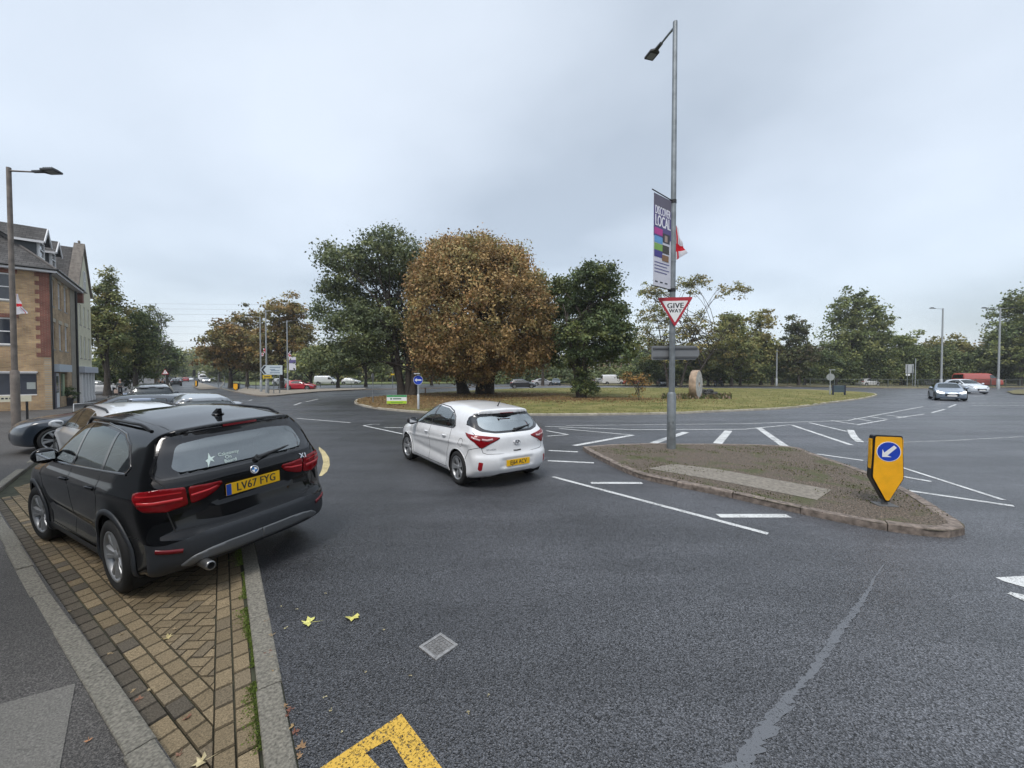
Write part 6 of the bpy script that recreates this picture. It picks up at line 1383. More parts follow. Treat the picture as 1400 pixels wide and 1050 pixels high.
B_far = brick_mat('tan_far_brick', (.32, .21, .13), (.25, .15, .10), (.3, .25, .2), 0)
for i, (u, Z, w_, h, lb, m) in enumerate([(862, 100, 16, 5.6, 'tan brick house glimpsed between the dark tree and the lamp post', B_far), (935, 96, 12, 5.4, 'tan brick house glimpsed behind the millstone', B_far), (700, 108, 20, 5.2, 'brick terrace glimpsed under the brown tree', B_far), (770, 110, 16, 5.4, 'brick terrace glimpsed left of the ivy covered trunk', B_far)]):
    far_house(at(u, Z), Z, w_, 8, h, 2.6, R(-4), m, lb)
far_house(at(1335, 125), 125, 30, 14, 7.5, 3.0, R(30), mat('grey_far_wall', (.3, .3, .3), .9), 'large grey roofed building rising behind the trees over the red van', 6)

# unseen terraces added behind the camera to shade and to darken car reflections
def terrace(x, y, rz, n, label):
    t = thing('terrace', label, 'building', (x, y, -.15), rz); w_ = 6.0; q = MB(); q.box((0, 4, 4.2), (n*w_, 8, 8.4)); q.build('wall', mat('grey_far_wall', (.3, .3, .3), .9), t)
    V = [(-n*w_/2-.3, -.4, 8.4), (n*w_/2+.3, -.4, 8.4), (n*w_/2+.3, 8.4, 8.4), (-n*w_/2-.3, 8.4, 8.4), (-n*w_/2-.3, 4, 11.6), (n*w_/2+.3, 4, 11.6)]; link('roof', pymesh('roof', V, [(0, 1, 5, 4), (2, 3, 4, 5), (0, 4, 3), (1, 2, 5)]), S_x, t)
    for i in range(n):
        cx = -n*w_/2+w_*(i+.5)
        for z0, z1 in ((3.9, 5.4), (6.4, 7.8)):
            for dx_ in (-1.4, 1.4): sash(t, 'x', cx+dx_-.5, cx+dx_+.5, z0, z1, -.05)
        q = MB(); q.box((cx, -.03, 1.5), (w_-1, .06, 2.4)); q.build('shop_window', M_pane, t)
a_ = along(-14, 15); terrace(a_[0], a_[1], math.atan2(.7425, -.6698)+math.pi, 7, 'unseen grey terrace added behind the camera to shade and reflect')
a_ = along(-45, -19); terrace(a_[0], a_[1], math.atan2(.7425, -.6698), 8, 'unseen grey terrace added across the road behind the camera to shade and reflect')
# ------------------------------------------------------------------ street furniture
def lantern(parent, loc, rz, pitch=0, size=1.0, m=None):
    """flat LED lantern pointing along local +X"""
    M4 = Matrix.Translation(loc) @ Matrix.Rotation(rz, 4, 'Z') @ Matrix.Rotation(-pitch, 4, 'Y')
    m = m or mat('lantern_grey', (.05, .052, .055), .5, .3); s = size
    q = MB(); q.prism([(0, -.05*s), (.28*s, -.06*s), (.36*s, -.17*s), (.72*s, -.17*s), (.74*s, -.15*s), (.74*s, .15*s), (.72*s, .17*s), (.36*s, .17*s), (.28*s, .06*s), (0, .05*s)], 0, .05*s); q.bbox((.55*s, 0, .065*s), (.3*s, .26*s, .04*s), .01)
    for i in range(5): q.box((.42*s+.06*s*i, 0, .095*s), (.008*s, .24*s, .03*s))
    me = q.mesh('lantern'); me.transform(M4); o = link('lantern', me, m, parent)
    q = MB(); q.box((.56*s, 0, -.006), (.26*s, .24*s, .01)); me = q.mesh('lens'); me.transform(M4); link('lens', me, mat('lamp_lens_off', (.25, .26, .26), .3), o)
def lamp_post(name, label, x, y, h, r0=.085, r1=.06, base=0, arms=(), m=None, z0=0, group=None, collar=1.45):
    t = thing(name, label, 'lamp post', (x, y, z0), 0, group); m = m or M_galv
    q = MB(); q.tube([(0, 0, -.1), (0, 0, collar), (0, 0, collar+.06)], [r0*1.45, r0*1.45, r0*1.1], 20, smooth=True); q.tube([(0, 0, collar+.0), (0, 0, h*.6), (0, 0, h)], [r0, (r0+r1)/2, r1], 20); q.build('column', m, t)
    for (ax, ay, ln_, up, s) in arms:
        e = Vector((ax, ay, 0)).normalized(); q = MB(); q.tube([(0, 0, h-.12), e*ln_*.4+Vector((0, 0, h-.12+up*.6)), e*ln_+Vector((0, 0, h-.12+up))], [.035, .03, .028], 8); q.build('arm', m, t)
        lantern(t, e*(ln_-.05)+Vector((0, 0, h-.14+up)), math.atan2(ay, ax), R(4), s)
    return t
def band(parent, z, r, m=None, h=.05): q = MB(); q.tube([(0, 0, z-h/2), (0, 0, z+h/2)], r, 20); q.box((-r-.02, 0, z), (.05, .04, h*.8)); q.build('clamp', m or M_black, parent)
lp = G(917.6, 613, .09); LPX, LPY = lp
def zat(v, Y=None): return PY(918, v, Y or LPY)[2]
post = lamp_post('lamp_post', 'tall grey lamp post carrying the give way sign on the traffic island', LPX, LPY, zat(30)-.09, .078, .058, arms=((-.25, 1, .62, .05, .85),), z0=.09, collar=1.45)
for v_, big_ in ((397, 1), (276, 1), (358, 0), (455, 0)): band(post, zat(v_)-.09, .078, M_black if big_ else M_galv, .09 if big_ else .03)
q = MB(); q.bbox((-.10, -.045, .55), (.012, .07, .35), .003); q.tube([(0, -.114, .70), (0, -.118, .74)], .02, 10); q.build('access_door', M_galv, post)
def to_face(px, py, pz, rz, tilt=0):      # local XY plane -> vertical board facing rotate(rz)*(0,-1)
    return Matrix.Translation((px, py, pz)) @ Matrix.Rotation(rz, 4, 'Z') @ Matrix.Rotation(R(90)+tilt, 4, 'X')
def face_obj(name, mb, m, parent, M): me = mb.mesh(name); me.transform(M); return link(name, me, m, parent)
def tri(s, r=.03): return rnd([(-s/2, s*.433), (0, -s*.433), (s/2, s*.433)], r, 5)
def give_way():
    zc = zat(428.5, LPY-.1)+.03; rz = R(-8)
    t = thing('give_way_sign', 'red bordered triangular give way sign on the tall lamp post', 'road sign', (LPX, LPY, .0))
    M = to_face(.02, -.115, zc, rz)
    q = MB(); q.prism(tri(.90, .06), -.006, 0); bp = face_obj('back_plate', q, mat('sign_back_grey', (.2, .21, .22), .5, .3), t, M)
    q = MB(); q.prism(tri(.90, .06), .0, .003); face_obj('red_border', q, M_red, t, M)
    q = MB(); q.prism([(x, y+.012) for x, y in tri(.655, .03)], .003, .005); face_obj('white_panel', q, M_white, t, M)
    letters('GIVE', .195, M_ink, t, M @ Matrix.Translation((-.0, .165, .006)), sx=1.0, bold=.012, ext=.001, space=1.05); letters('WAY', .135, M_ink, t, M @ Matrix.Translation((0, .03, .006)), bold=.009, ext=.001, space=1.05)
give_way()
def finger_board():
    t = thing('direction_sign', 'grey back of an arrow shaped direction sign fixed low on the tall lamp post', 'road sign', (LPX, LPY, 0)); z = zat(482)
    M = to_face(.13, .12, z, R(-4)); m = mat('sign_back_grey', (.2, .21, .22), .5, .3)
    q = MB(); q.prism(rnd([(-.62, -.19), (.54, -.19), (.64, -.06), (.64, .06), (.54, .19), (-.62, .19)], .03), -.008, 0); face_obj('board', q, m, t, M)
    q = MB(); 
    for yy in (-.12, .12): q.box((0, yy, .014), (1.16, .04, .025))
    face_obj('stiffening_rail', q, mat('rail_grey', (.10, .105, .11), .5, .4), t, M)
    M2 = to_face(.2, .30, z+.03, R(28)); q = MB(); q.prism([(-.05, -.16), (.55, -.16), (.55, .18), (-.05, .18)], -.008, 0); face_obj('second_board', q, m, t, M2)
finger_board()
def banner():
    t = thing('banner', 'tall street banner reading DISCOVER LOCAL hung from the lamp post', 'banner', (LPX, LPY, 0))
    a = Vector((-.72, -.55)); L_ = a.length; rz = math.atan2(-a.y, -a.x); z1, z0 = zat(276.5), zat(396); w_ = .80; hh = z1-z0
    M = to_face(a.x*.56, a.y*.56, (z0+z1)/2, rz)
    def rect(name, x0, x1, y0, y1, d, m, parent=t):       # 0..1 coordinates, y from top
        q = MB(); q.box(((x0+x1-1)/2*w_, (.5-(y0+y1)/2)*hh, d), ((x1-x0)*w_, (y1-y0)*hh, .002)); return face_obj(name, q, m, parent, M)
    c = rect('cloth', 0, 1, 0, 1, 0, mat('banner_white', (.60, .60, .66), .7))
    rect('purple_field', 0, 1, 0, .13, .002, mat('banner_grey_purple', (.12, .11, .15), .7), c); rect('purple_field', 0, 1, .13, .46, .002, mat('banner_purple', (.10, .085, .22), .7), c)
    for y0, col in ((.365, (.45, .04, .25)), (.455, (.12, .32, .60)), (.535, (.20, .38, .08)), (.61, (.05, .04, .22))): rect('colour_tile', .04, .50, y0, y0+.072, .005, mat('tile_%d' % int(col[0]*100), col, .6), c)
    for x0, x1, y0, y1, col in ((.50, .92, .40, .50, (.04, .04, .05)), (.50, .88, .53, .62, (.05, .045, .04)), (.48, .86, .64, .71, (.22, .12, .06)), (.62, .78, .42, .49, (.35, .26, .22))): rect('photo_panel', x0, x1, y0, y1, .0065+x0*.001, mat('photo_%d' % int(col[0]*1000), col, .6), c)
    tx = mat('banner_text_white', (.75, .75, .8), .6)
    letters('DISCOVER', .30, tx, c, M @ Matrix.Translation((0, (.5-.175)*hh, .006)), sx=.50, bold=.02, ext=.001); letters('LOCAL', .40, tx, c, M @ Matrix.Translation((0, (.5-.29)*hh, .006)), sx=.56, bold=.035, ext=.001)
    for i in range(4): rect('small_print', .06, .9-.12*(i % 2), .735+.035*i, .745+.035*i, .004, mat('print_blue', (.10, .10, .25), .6), c)
    for i in range(3): rect('small_print', .10+.28*i, .25+.28*i, .945, .96, .004, M_ink, c)
    for z in (z0-.02, z1+.02):
        q = MB(); q.tube([(0, 0, z), (a.x*1.08, a.y*1.08, z+(.04 if z > 6 else -.0))], .014, 8); q.build('bracket_arm', M_black, t)
banner()
def flag(name, label, corners, seed, cross=((.42, .60), (.40, .62)), amp=.04):
    """hanging cloth: corners TL, TR, BR, BL in world space, red cross woven in"""
    A, B, C, D = [Vector(c) for c in corners]; n = 26; V = []; cols = []
    o = A.copy(); nn = (B-A).cross(D-A).normalized()
    for j in range(n+1):
        for i in range(n+1):
            u, v = i/n, j/n; p = A.lerp(B, u).lerp(D.lerp(C, u), v); p += nn*amp*math.sin(u*7+v*3+seed)*u+nn*amp*.6*math.sin(v*11+seed)*u; p.z -= .04*math.sin(math.pi*v)*u; V.append(p-o)
    Fc = []
    for j in range(n):
        for i in range(n):
            Fc.append((j*(n+1)+i, j*(n+1)+i+1, (j+1)*(n+1)+i+1, (j+1)*(n+1)+i)); u, v = (i+.5)/n, (j+.5)/n
            cols.append((.62, .015, .03) if (cross[0][0] < u < cross[0][1] or cross[1][0] < v < cross[1][1]) else (.72, .70, .74))
    me = pymesh(name, V, Fc); set_tint(me, np.array(cols)); ob = link(name, me, M_cloth, None, True); ob.location = o; return tag(ob, label, 'flag')
M_cloth = attr_mat('flag_cloth', .8, .35, k=.03)
flag('flag', 'limp white flag with a red cross high on the tall lamp post', [PY(922.5, 303, LPY), PY(930, 320, LPY+.05), PY(938, 347, LPY+.05), PY(922.5, 357, LPY)], 1, ((.20, .36), (.52, .78)))
lx, ly = GL(22.5, 592, .06)
lamp_post('lamp_post', 'brown grey lamp post with a single arm in front of the brick building', lx, ly, PY(17, 232, ly)[2]+.2, .082, .065, arms=((1, .1, .85, .0, 1.15),), z0=-.12, m=mat('weathered_post', (.17, .145, .125), .7, .2, .3, 4), collar=2.3)
flag('flag', 'crumpled flag with a red band tied to the lamp post by the brick building', [PY(22.5, 402, ly-.1), PY(25, 402, ly-.1), PY(35, 428, ly-.12), PY(22.5, 430, ly-.1)], 4, ((.86, .9), (.45, .62)), .05)
# --- keep left bollard
def arrow_bollard():
    x, y = G(1209, 690, .09); t = thing('keep_left_bollard', 'yellow and black bollard with a white arrow on a blue disc', 'traffic bollard', (x, y, .09), R(-15))
    Hh = 1.06; w_ = .385; d = .13; zb = .06
    prof = rnd([(-w_/2+.015, Hh), (-w_/2-.01, .42), (-.02, zb), (.02, zb), (w_/2+.01, .42), (w_/2-.015, Hh)], .035, 5)
    def M(yy): return Matrix(((1, 0, 0, 0), (0, 0, -1, yy), (0, 1, 0, 0), (0, 0, 0, 1)))
    bm = bmesh.new(); q = MB(); q.prism(prof, -d/2, d/2); me = q.mesh('shell'); me.transform(M(0)); bm.from_mesh(me); bmesh.ops.bevel(bm, geom=[e_ for e_ in bm.edges if abs((e_.verts[0].co-e_.verts[1].co).y) < .001], offset=.012, segments=2, affect='EDGES'); bm.to_mesh(me); bm.free(); link('shell', me, mat('bollard_black', (.010, .011, .013), .4, coat=.2), t)
    def ins(k, pr_): 
        cx = 0; cz = .62; return [(x_*k, cz+(z_-cz)*(1-(1-k)*.55)) for x_, z_ in pr_]
    q = MB(); q.prism(ins(.92, prof), d/2-.001, d/2+.004); me = q.mesh('yellow_face'); me.transform(M(0)); link('yellow_face', me, M_yel, t)
    for sx in (-1, 1): q = MB(); q.bbox((sx*(w_/2-.001), 0, .72), (.012, .08, .56), .004); q.build('side_strip', M_yel, t)
    Mf = Matrix(((1, 0, 0, .0), (0, 0, -1, -d/2-.004), (0, 1, 0, .82), (0, 0, 0, 1)))
    q = MB(); q.lathe([(0, .003), (.150, .003), (.150, 0)], 40, smooth=False); face_obj('disc_rim', q, M_white, t, Mf)
    q = MB(); q.lathe([(0, .005), (.141, .005), (.141, 0)], 40, smooth=False); face_obj('blue_disc', q, M_blue, t, Mf)
    ar = [(-.125, 0), (-.035, .09), (-.035, .045), (-.028, .028), (.125, .028), (.125, -.028), (-.028, -.028), (-.035, -.045), (-.035, -.09)]
    ar = [(-.115, 0), (-.03, .082), (-.052, .028), (.112, .024), (.112, -.024), (-.052, -.028), (-.03, -.082)]
    c, s = math.cos(R(45)), math.sin(R(45)); q = MB(); q.prism([(a*c-b*s, a*s+b*c) for a, b in ar], .005, .007); face_obj('arrow', q, M_white, t, Mf)
    q = MB(); q.tube([(0, 0, -.02), (0, 0, .12)], .04, 10); q.bbox((0, 0, .004), (.26, .2, .02), .006); q.build('foot', mat('foot_grey', (.12, .12, .12), .7, .3), t)
arrow_bollard()
# --- blue arrow sign and green board on the roundabout
def left_sign():
    x, y = G(572, 559.5, .1); s = y/526; t = thing('arrow_sign', 'round blue sign with a white left arrow on a pale post', 'road sign', (x, y, .1), R(6))
    zc = H+(513-519.5)*s-.1; r = 6.4*s; q = MB(); q.tube([(0, 0, 0), (0, 0, .85), (0, 0, .87)], [.065, .065, .04], 12); q.tube([(0, 0, .85), (0, 0, zc+r+.06)], .036, 12); q.build('post', mat('pale_post', (.40, .42, .43), .5, .3), t)
    M = to_face(0, -.05, zc, 0); q = MB(); q.lathe([(0, .0), (r, 0), (r, .012), (0, .012)], 32, smooth=False); face_obj('rim', q, M_white, t, M); q = MB(); q.lathe([(0, .014), (r*.95, .014), (r*.95, .01)], 32, smooth=False); face_obj('blue_disc', q, M_blue, t, M)
    q = MB(); q.prism([(-r*.72, 0), (-r*.2, r*.46), (-r*.34, r*.14), (r*.7, r*.12), (r*.7, -r*.12), (-r*.34, -r*.14), (-r*.2, -r*.46)], .014, .017); face_obj('arrow', q, M_white, t, M)
    q = MB(); q.bbox((-.05, -.12, zc+r+.09), (.34, .16, .06), .02); q.build('light_hood', mat('pale_post', (.40, .42, .43), .5, .3), t)
left_sign()
def board():
    x, y = G(542.5, 553.5, .1); s = y/526; t = thing('sponsor_board', 'low green, white and lime board on short legs on the roundabout', 'sign', (x, y, .1), R(3)); w_ = 27*s; zc = H+(513-546)*s-.1; h = 12*s
    M = to_face(0, 0, zc, 0)
    q = MB(); q.box((0, 0, 0), (w_, h, .03)); face_obj('panel', q, M_white, t, M)
    q = MB(); q.box((0, h*.38, .018), (w_*.99, h*.22, .004)); face_obj('green_band', q, mat('board_green', (.03, .28, .10), .5), t, M)
    q = MB(); q.box((0, -h*.33, .018), (w_*.99, h*.32, .004)); face_obj('lime_band', q, mat('board_lime', (.40, .60, .03), .5), t, M)
    q = MB(); q.box((-w_*.28, h*.07, .018), (.10, .10, .003)); q.box((w_*.02, h*.07, .018), (w_*.42, .07, .003)); face_obj('lettering', q, mat('board_ink', (.02, .12, .06), .5), t, M)
    q = MB(); q.box((0, -h*.33, .021), (w_*.6, .05, .002)); q.box((0, h*.38, .021), (w_*.5, .03, .002)); face_obj('small_lettering', q, mat('board_ink2', (.10, .30, .05), .5), t, M)
    for sx in (-1, 1): q = MB(); q.box((sx*w_*.38, .03, (zc-h/2)/2), (.06, .05, zc-h/2)); q.build('leg', M_black, t)
board()
def pole(name, label, cat, u, vb, vt, r=.04, h0=.1, m=None, group=None): 
    x, y = G(u, vb, h0); t = thing(name, label, cat, (x, y, h0), 0, group); z = PY(u, vt, y)[2]-h0; q = MB(); q.tube([(0, 0, -.1), (0, 0, z)], r, 10); q.build('post', m or M_galv, t); return t, z, y
t, z, y = pole('sign_post', 'thin grey sign post seen edge on at the left tip of the roundabout', 'road sign', 510, 549.5, 512, .035)
q = MB(); q.prism([(-.03, 0), (.03, 0), (.03, .5), (-.03, .5)], -.28, .28, c=(0, 0, z-.28)); me = q.mesh('plate'); 
q = MB(); q.lathe([(0, -.01), (.28, -.01), (.28, .01), (0, .01)], 24, axis='X', smooth=False, c=(0, 0, z-.2)); q.build('disc', mat('sign_back_grey', (.2, .21, .22), .5, .3), t)
t, z, y = pole('wooden_marker', 'short brown wooden marker post near the chestnut roots', 'post', 581.5, 541, 530, .05, m=mat('old_wood', (.10, .06, .035), .9))
def round_back():
    x, y = G(1147, 540, .1); t = thing('round_sign', 'grey back of a round road sign at the right end of the lawn', 'road sign', (x+.1, y+1.2, .1), R(-68)); s = y/526; zc = H+(513-515.5)*s-.1
    q = MB(); q.tube([(0, 0, 0), (0, 0, .9)], .06, 10); q.tube([(0, 0, .9), (0, 0, zc+.75)], .035, 10); q.build('post', mat('pale_post', (.40, .42, .43), .5, .3), t)
    M = to_face(0, .05, zc, 0); q = MB(); q.lathe([(0, 0), (.36, 0), (.36, .02), (0, .02)], 28, smooth=False); face_obj('disc', q, mat('sign_back_pale', (.42, .44, .45), .5, .3), t, M); q = MB(); q.bbox((.16, 0, zc+.72), (.5, .1, .07), .02); q.build('light_hood', mat('pale_post', (.40, .42, .43), .5, .3), t)
    b = thing('chevron_board', 'low dark slate blue board on two posts at the right end of the lawn', 'sign', (x, y, .1), R(-12)); w_ = 14*s; m = mat('slate_blue_board', (.05, .075, .095), .5)
    q = MB(); q.box((0, 0, .60), (w_, .04, .68)); q.build('panel', m, b)
    for sx in (-1, 1): q = MB(); q.box((sx*w_/2, .02, .46), (.12, .1, 1.0)); q.build('leg', mat('navy_leg', (.015, .02, .04), .5), b)
round_back()
def millstone():
    x, y = G(951, 544, .1); t = thing('millstone', 'upright stone wheel standing on edge in a flower bed on the roundabout', 'sculpture', (x, y, .1), R(-129))
    r = 1.22; q = MB(); q.lathe([(.16, -.27), (.2, -.28), (r-.06, -.28), (r, -.24), (r+.005, 0), (r, .24), (r-.06, .28), (.2, .28), (.16, .27), (.16, -.27)], 48, axis='Y', c=(0, 0, r-.05)); q.build('wheel', mat('weathered_stone', (.34, .25, .18), .9, 0, .35, 3, .5, 14), t)
    q = MB(); q.lathe([(.2, .285), (r-.09, .285), (r-.09, .27)], 48, axis='Y', c=(0, 0, r-.05), smooth=False)
    for k in range(8): a = k*math.pi/4; q.box((math.cos(a)*.62, .29, r-.05+math.sin(a)*.62), (.06, .02, .06))
    q.build('pale_face', mat('pale_stone_face', (.42, .41, .39), .9, 0, .3, 3, .5, 20), t)
    x2, y2 = G(966, 541, .1); t = thing('rock_group', 'dark low rocks and driftwood beside the stone wheel', 'rocks', (x2, y2, .1)); rg = random.Random(5)
    for i in range(5):
        bm = bmesh.new(); bmesh.ops.create_icosphere(bm, subdivisions=2, radius=1)
        for v in bm.verts: v.co *= rg.uniform(.8, 1.15); v.co.x *= rg.uniform(.34, .42); v.co.y *= .25; v.co.z *= .22
        me = bpy.data.meshes.new('rock'); bm.to_mesh(me); bm.free(); me.transform(Matrix.Translation((-.7+i*.36, rg.uniform(-.2, .2), .2+(.25 if i in (1, 3) else 0)))); link('rock', me, mat('dark_rock', (.035, .035, .035), .8, 0, .3, 5), t)
millstone()
def bed_pt(rg):
    u = rg.uniform(905, 1000); v = rg.uniform(540, 545.5); x, y = G(u, v, .1); return (x, y, .1)
scatter('flower_bed', 'low scrubby plants and pale flowers along the foot of the stone wheel', 'plants', 1500, bed_pt, M_blade, lambda rg: np.array(((.08, .10, .035), (.20, .15, .08), (.45, .32, .28))[rg.choice(3, p=[.6, .3, .1])])*rg.uniform(.6, 1.2), .16, 1.4)
# --- direction sign across the left road
def big_sign():
    x, y = G(372, 538, .1); s = y/526; t = thing('direction_sign', 'large white left pointing direction sign on posts at the left junction', 'road sign', (x, y, .1), R(12))
    zc = H+(513-505.7)*s-.1; w_ = 27*s; h = 13*s; M = to_face(0, -.05, zc, 0); cx = 0
    q = MB(); q.prism([(-w_/2, 0), (-w_/2+.32, h/2), (w_/2, h/2), (w_/2, -h/2), (-w_/2+.32, -h/2)], -.02, .02); face_obj('panel', q, mat('sign_pale_blue', (.52, .60, .64), .5), t, M)
    q = MB(); q.prism([(-w_/2+.06, 0), (-w_/2+.36, h*.42), (-w_/2+.56, h*.42), (-w_/2+.28, 0), (-w_/2+.56, -h*.42), (-w_/2+.36, -h*.42)], .021, .026); face_obj('chevron', q, M_ink, t, M)
    q = MB(); 
    for a, b, yy in ((-.15, .85, .28), (-.15, .35, .05), (-.05, .75, -.08), (-.15, .8, -.30)): q.box(((a+b)/2*w_*.48, yy*h, .022), ((b-a)*w_*.48, .07, .004))
    face_obj('lettering', q, mat('faded_blue_ink', (.12, .18, .28), .6), t, M)
    for dx_ in (-.15*w_, .08*w_, .35*w_): q = MB(); q.tube([(dx_, 0, -.1), (dx_, 0, zc+h*.4)], .05, 8); q.build('post', M_galv, t)
    M = to_face(-w_*.2, -.09, zc-h*.5-.22, 0); q = MB(); q.box((0, 0, 0), (w_*.40, .36, .02)); o = face_obj('yellow_plate', q, mat('yellow_plate', (.60, .42, .02), .5), t, M); q = MB(); q.box((0, 0, .014), (w_*.28, .10, .004)); face_obj('plate_lettering', q, M_ink, o, M)
big_sign()
def far_post(label, u, vb, vt, arms, r=.09, group='distant lamp posts', h0=.1, m=None):
    x, y = G(u, vb, h0); z = PY(u, vt, y)[2]-h0; return lamp_post('lamp_post', label, x, y, z, r, r*.7, arms=arms, z0=h0, group=group, collar=1.3, m=m or mat('pale_steel', (.34, .36, .37), .5, .4)), x, y
far_post('pale lamp post immediately left of the direction sign', 357, 535.5, 433, ((-.6, -1, .8, .05, 1),)); t_, xa, ya = far_post('grey lamp post rising through the direction sign', 364.8, 537.5, 424, ((1, .2, .6, .05, 1),))
flag('flag', 'small red and white flag on the grey post above the direction sign', [PY(359.5, 476, ya), PY(364.5, 477, ya), PY(364.5, 484, ya), PY(361, 482, ya)], 2, ((.35, .7), (.35, .6)), .03)
flag('flag', 'pale limp flag on the pale post left of the direction sign', [PY(357.5, 482, ya), PY(361, 483, ya), PY(360, 487, ya), PY(357.5, 487, ya)], 3, ((.3, .5), (.4, .5)), .03)
t_, xb, yb = far_post('lamp post with a small banner behind the red car', 393.5, 533.5, 438, ((1, 0, .7, .05, 1),))
bt = thing('banner', 'small white and purple banner on the post by the red car', 'banner', (xb, yb, 0)); zz0, zz1 = PY(400, 506, yb)[2], PY(400, 488, yb)[2]; ww = 9.5*yb/526
M = to_face(.2+ww/2, -.02, (zz0+zz1)/2, 0); q = MB(); q.box((0, 0, 0), (ww, zz1-zz0, .02)); co = face_obj('cloth', q, mat('banner_white', (.60, .60, .66), .7), bt, M); q = MB(); q.box((0, (zz1-zz0)*.15, .012), (ww*.98, (zz1-zz0)*.26, .004)); face_obj('purple_field', q, mat('banner_purple', (.10, .085, .22), .7), co, M)
q = MB(); q.tube([(0, 0, zz1+.02), (.2+ww, 0, zz1+.02)], .02, 6); q.tube([(0, 0, zz0-.02), (.2+ww, 0, zz0-.02)], .02, 6); q.build('bracket_arm', M_black, bt)
flag('flag', 'white flag at the top of the small banner', [PY(394, 482, yb), PY(398, 484, yb), PY(398, 489, yb), PY(394, 488, yb)], 5, ((.3, .5), (.4, .6)), .03)
def zebra_pole(u, vb, vt, label):
    x, y = G(u, vb, .1); t = thing('striped_pole', label, 'beacon', (x, y, .1)); z = PY(u, vt, y)[2]-.1
    for i in range(8): q = MB(); q.tube([(0, 0, z*i/8), (0, 0, z*(i+1)/8)], .07, 10); q.build('band', M_white if i % 2 else M_black, t)
zebra_pole(315, 526.5, 498, 'black and white striped pole left of the yellow bollard')
def mini_bollard(u, vb, vt, label, w_=8.5):
    x, y = G(u, vb, .1); s = y/526; t = thing('yellow_bollard', label, 'traffic bollard', (x, y, .1)); h = PY(u, vt, y)[2]-.1; ww = w_*s/1.0*.8
    q = MB(); q.prism(rnd([(-ww/2, h), (-ww/2, h*.25), (0, 0), (ww/2, h*.25), (ww/2, h)], .08), -.12, .12, M=XZ); q.build('shell', mat('bollard_black', (.010, .011, .013), .4, coat=.2), t); q = MB(); q.prism(rnd([(-ww*.42, h*.94), (-ww*.42, h*.3), (0, h*.08), (ww*.42, h*.3), (ww*.42, h*.94)], .08), .12, .13, M=XZ); q.build('yellow_face', M_yel, t)
mini_bollard(323, 534, 524, 'small yellow bollard at the mouth of the left road')
mini_bollard(268.5, 529, 520, 'tiny yellow bollard on the island below the traffic signal', 4)
def signal(u, vb, vt, label):
    x, y = G(u, vb, .1); t = thing('traffic_signal', label, 'traffic light', (x, y, .1)); z = PY(u, vt, y)[2]-.1; q = MB(); q.tube([(0, 0, 0), (0, 0, z-.9)], .06, 8); q.build('post', M_galv, t); q = MB(); q.bbox((0, -.1, z-.5), (.34, .25, 1.0), .04); q.build('signal_head', M_black, t)
signal(266.5, 529.5, 505.5, 'dark traffic signal head on the island in the left road')
for i, (u, vb, vt, lb) in enumerate([(298.5, 528, 511, 'bare grey post left of the striped pole, farther one'), (307, 527, 514, 'short bare grey post beside the striped pole'), (537, 530.5, 507, 'grey post with a yellow plate behind the tall dark tree'), (196, 532, 505, 'thin pole by the pedestrians on the left pavement')]):
    t, z, y = pole('post', lb, 'post', u, vb, vt, .06, group='plain posts at the junction')
    if i == 2: q = MB(); q.box((0, -.07, z-.55), (.55, .02, .22)); q.build('plate', mat('yellow_plate', (.60, .42, .02), .5), t)
def warn(u, vb, vt, label):
    x, y = G(u, vb, .0); t = thing('warning_sign', label, 'road sign', (x, y, 0), R(20)); z = PY(u, vt, y)[2]; q = MB(); q.tube([(0, 0, -.1), (0, 0, z-.3)], .04, 8); q.build('post', M_galv, t)
    tr = [(-a, -b) for a, b in tri(.95, .06)]; M = to_face(0, -.05, z-.42, 0); q = MB(); q.prism(tr, 0, .006); face_obj('red_border', q, M_red, t, M); q = MB(); q.prism([(a*.72, b*.72-.01) for a, b in tr], .006, .009); face_obj('white_panel', q, M_white, t, M); q = MB(); q.box((0, -.05, .01), (.06, .26, .003)); face_obj('symbol', q, M_ink, t, M)
warn(226.5, 531, 504.5, 'triangular warning sign on a post beside the left pavement')
# --- railings behind the junction on the right
def railing():
    pts = [(G(u, v, .1)) for u, v in ((860, 526.2), (950, 526.4), (1080, 527.2), (1180, 528.6), (1260, 529.6), (1340, 529), (1420, 528.4))]
    P = [Vector((a, b+.6, .1)) for a, b in pts]; t = thing('railing', 'grey green steel railing along the far side of the junction', 'railing', P[0])
    m = mat('railing_green_grey', (.13, .15, .14), .5, .5); m2 = mat('railing_bars', (.07, .08, .075), .5, .5)
    V = [p-P[0] for p in P]
    q = MB(); q.tube([v+Vector((0, 0, 1.25)) for v in V], .035, 6); q.build('top_rail', m, t); q = MB(); q.tube([v+Vector((0, 0, .15)) for v in V], .025, 6); q.build('bottom_rail', m, t)
    bars = MB(); posts = 0
    for i in range(len(V)-1):
        L_ = (V[i+1]-V[i]).length; n = max(1, int(L_/3.0))
        for k in range(n):
            p = V[i].lerp(V[i+1], k/n); q = MB(); q.box((p.x, p.y, .65), (.09, .09, 1.35)); q.build('post', m, t)
            for j in range(1, 16): b = V[i].lerp(V[i+1], (k+j/16)/n); bars.box((b.x, b.y, .70), (.022, .022, 1.1))
    o = bars.build('bars', m2, t); o['kind'] = 'stuff'
railing()
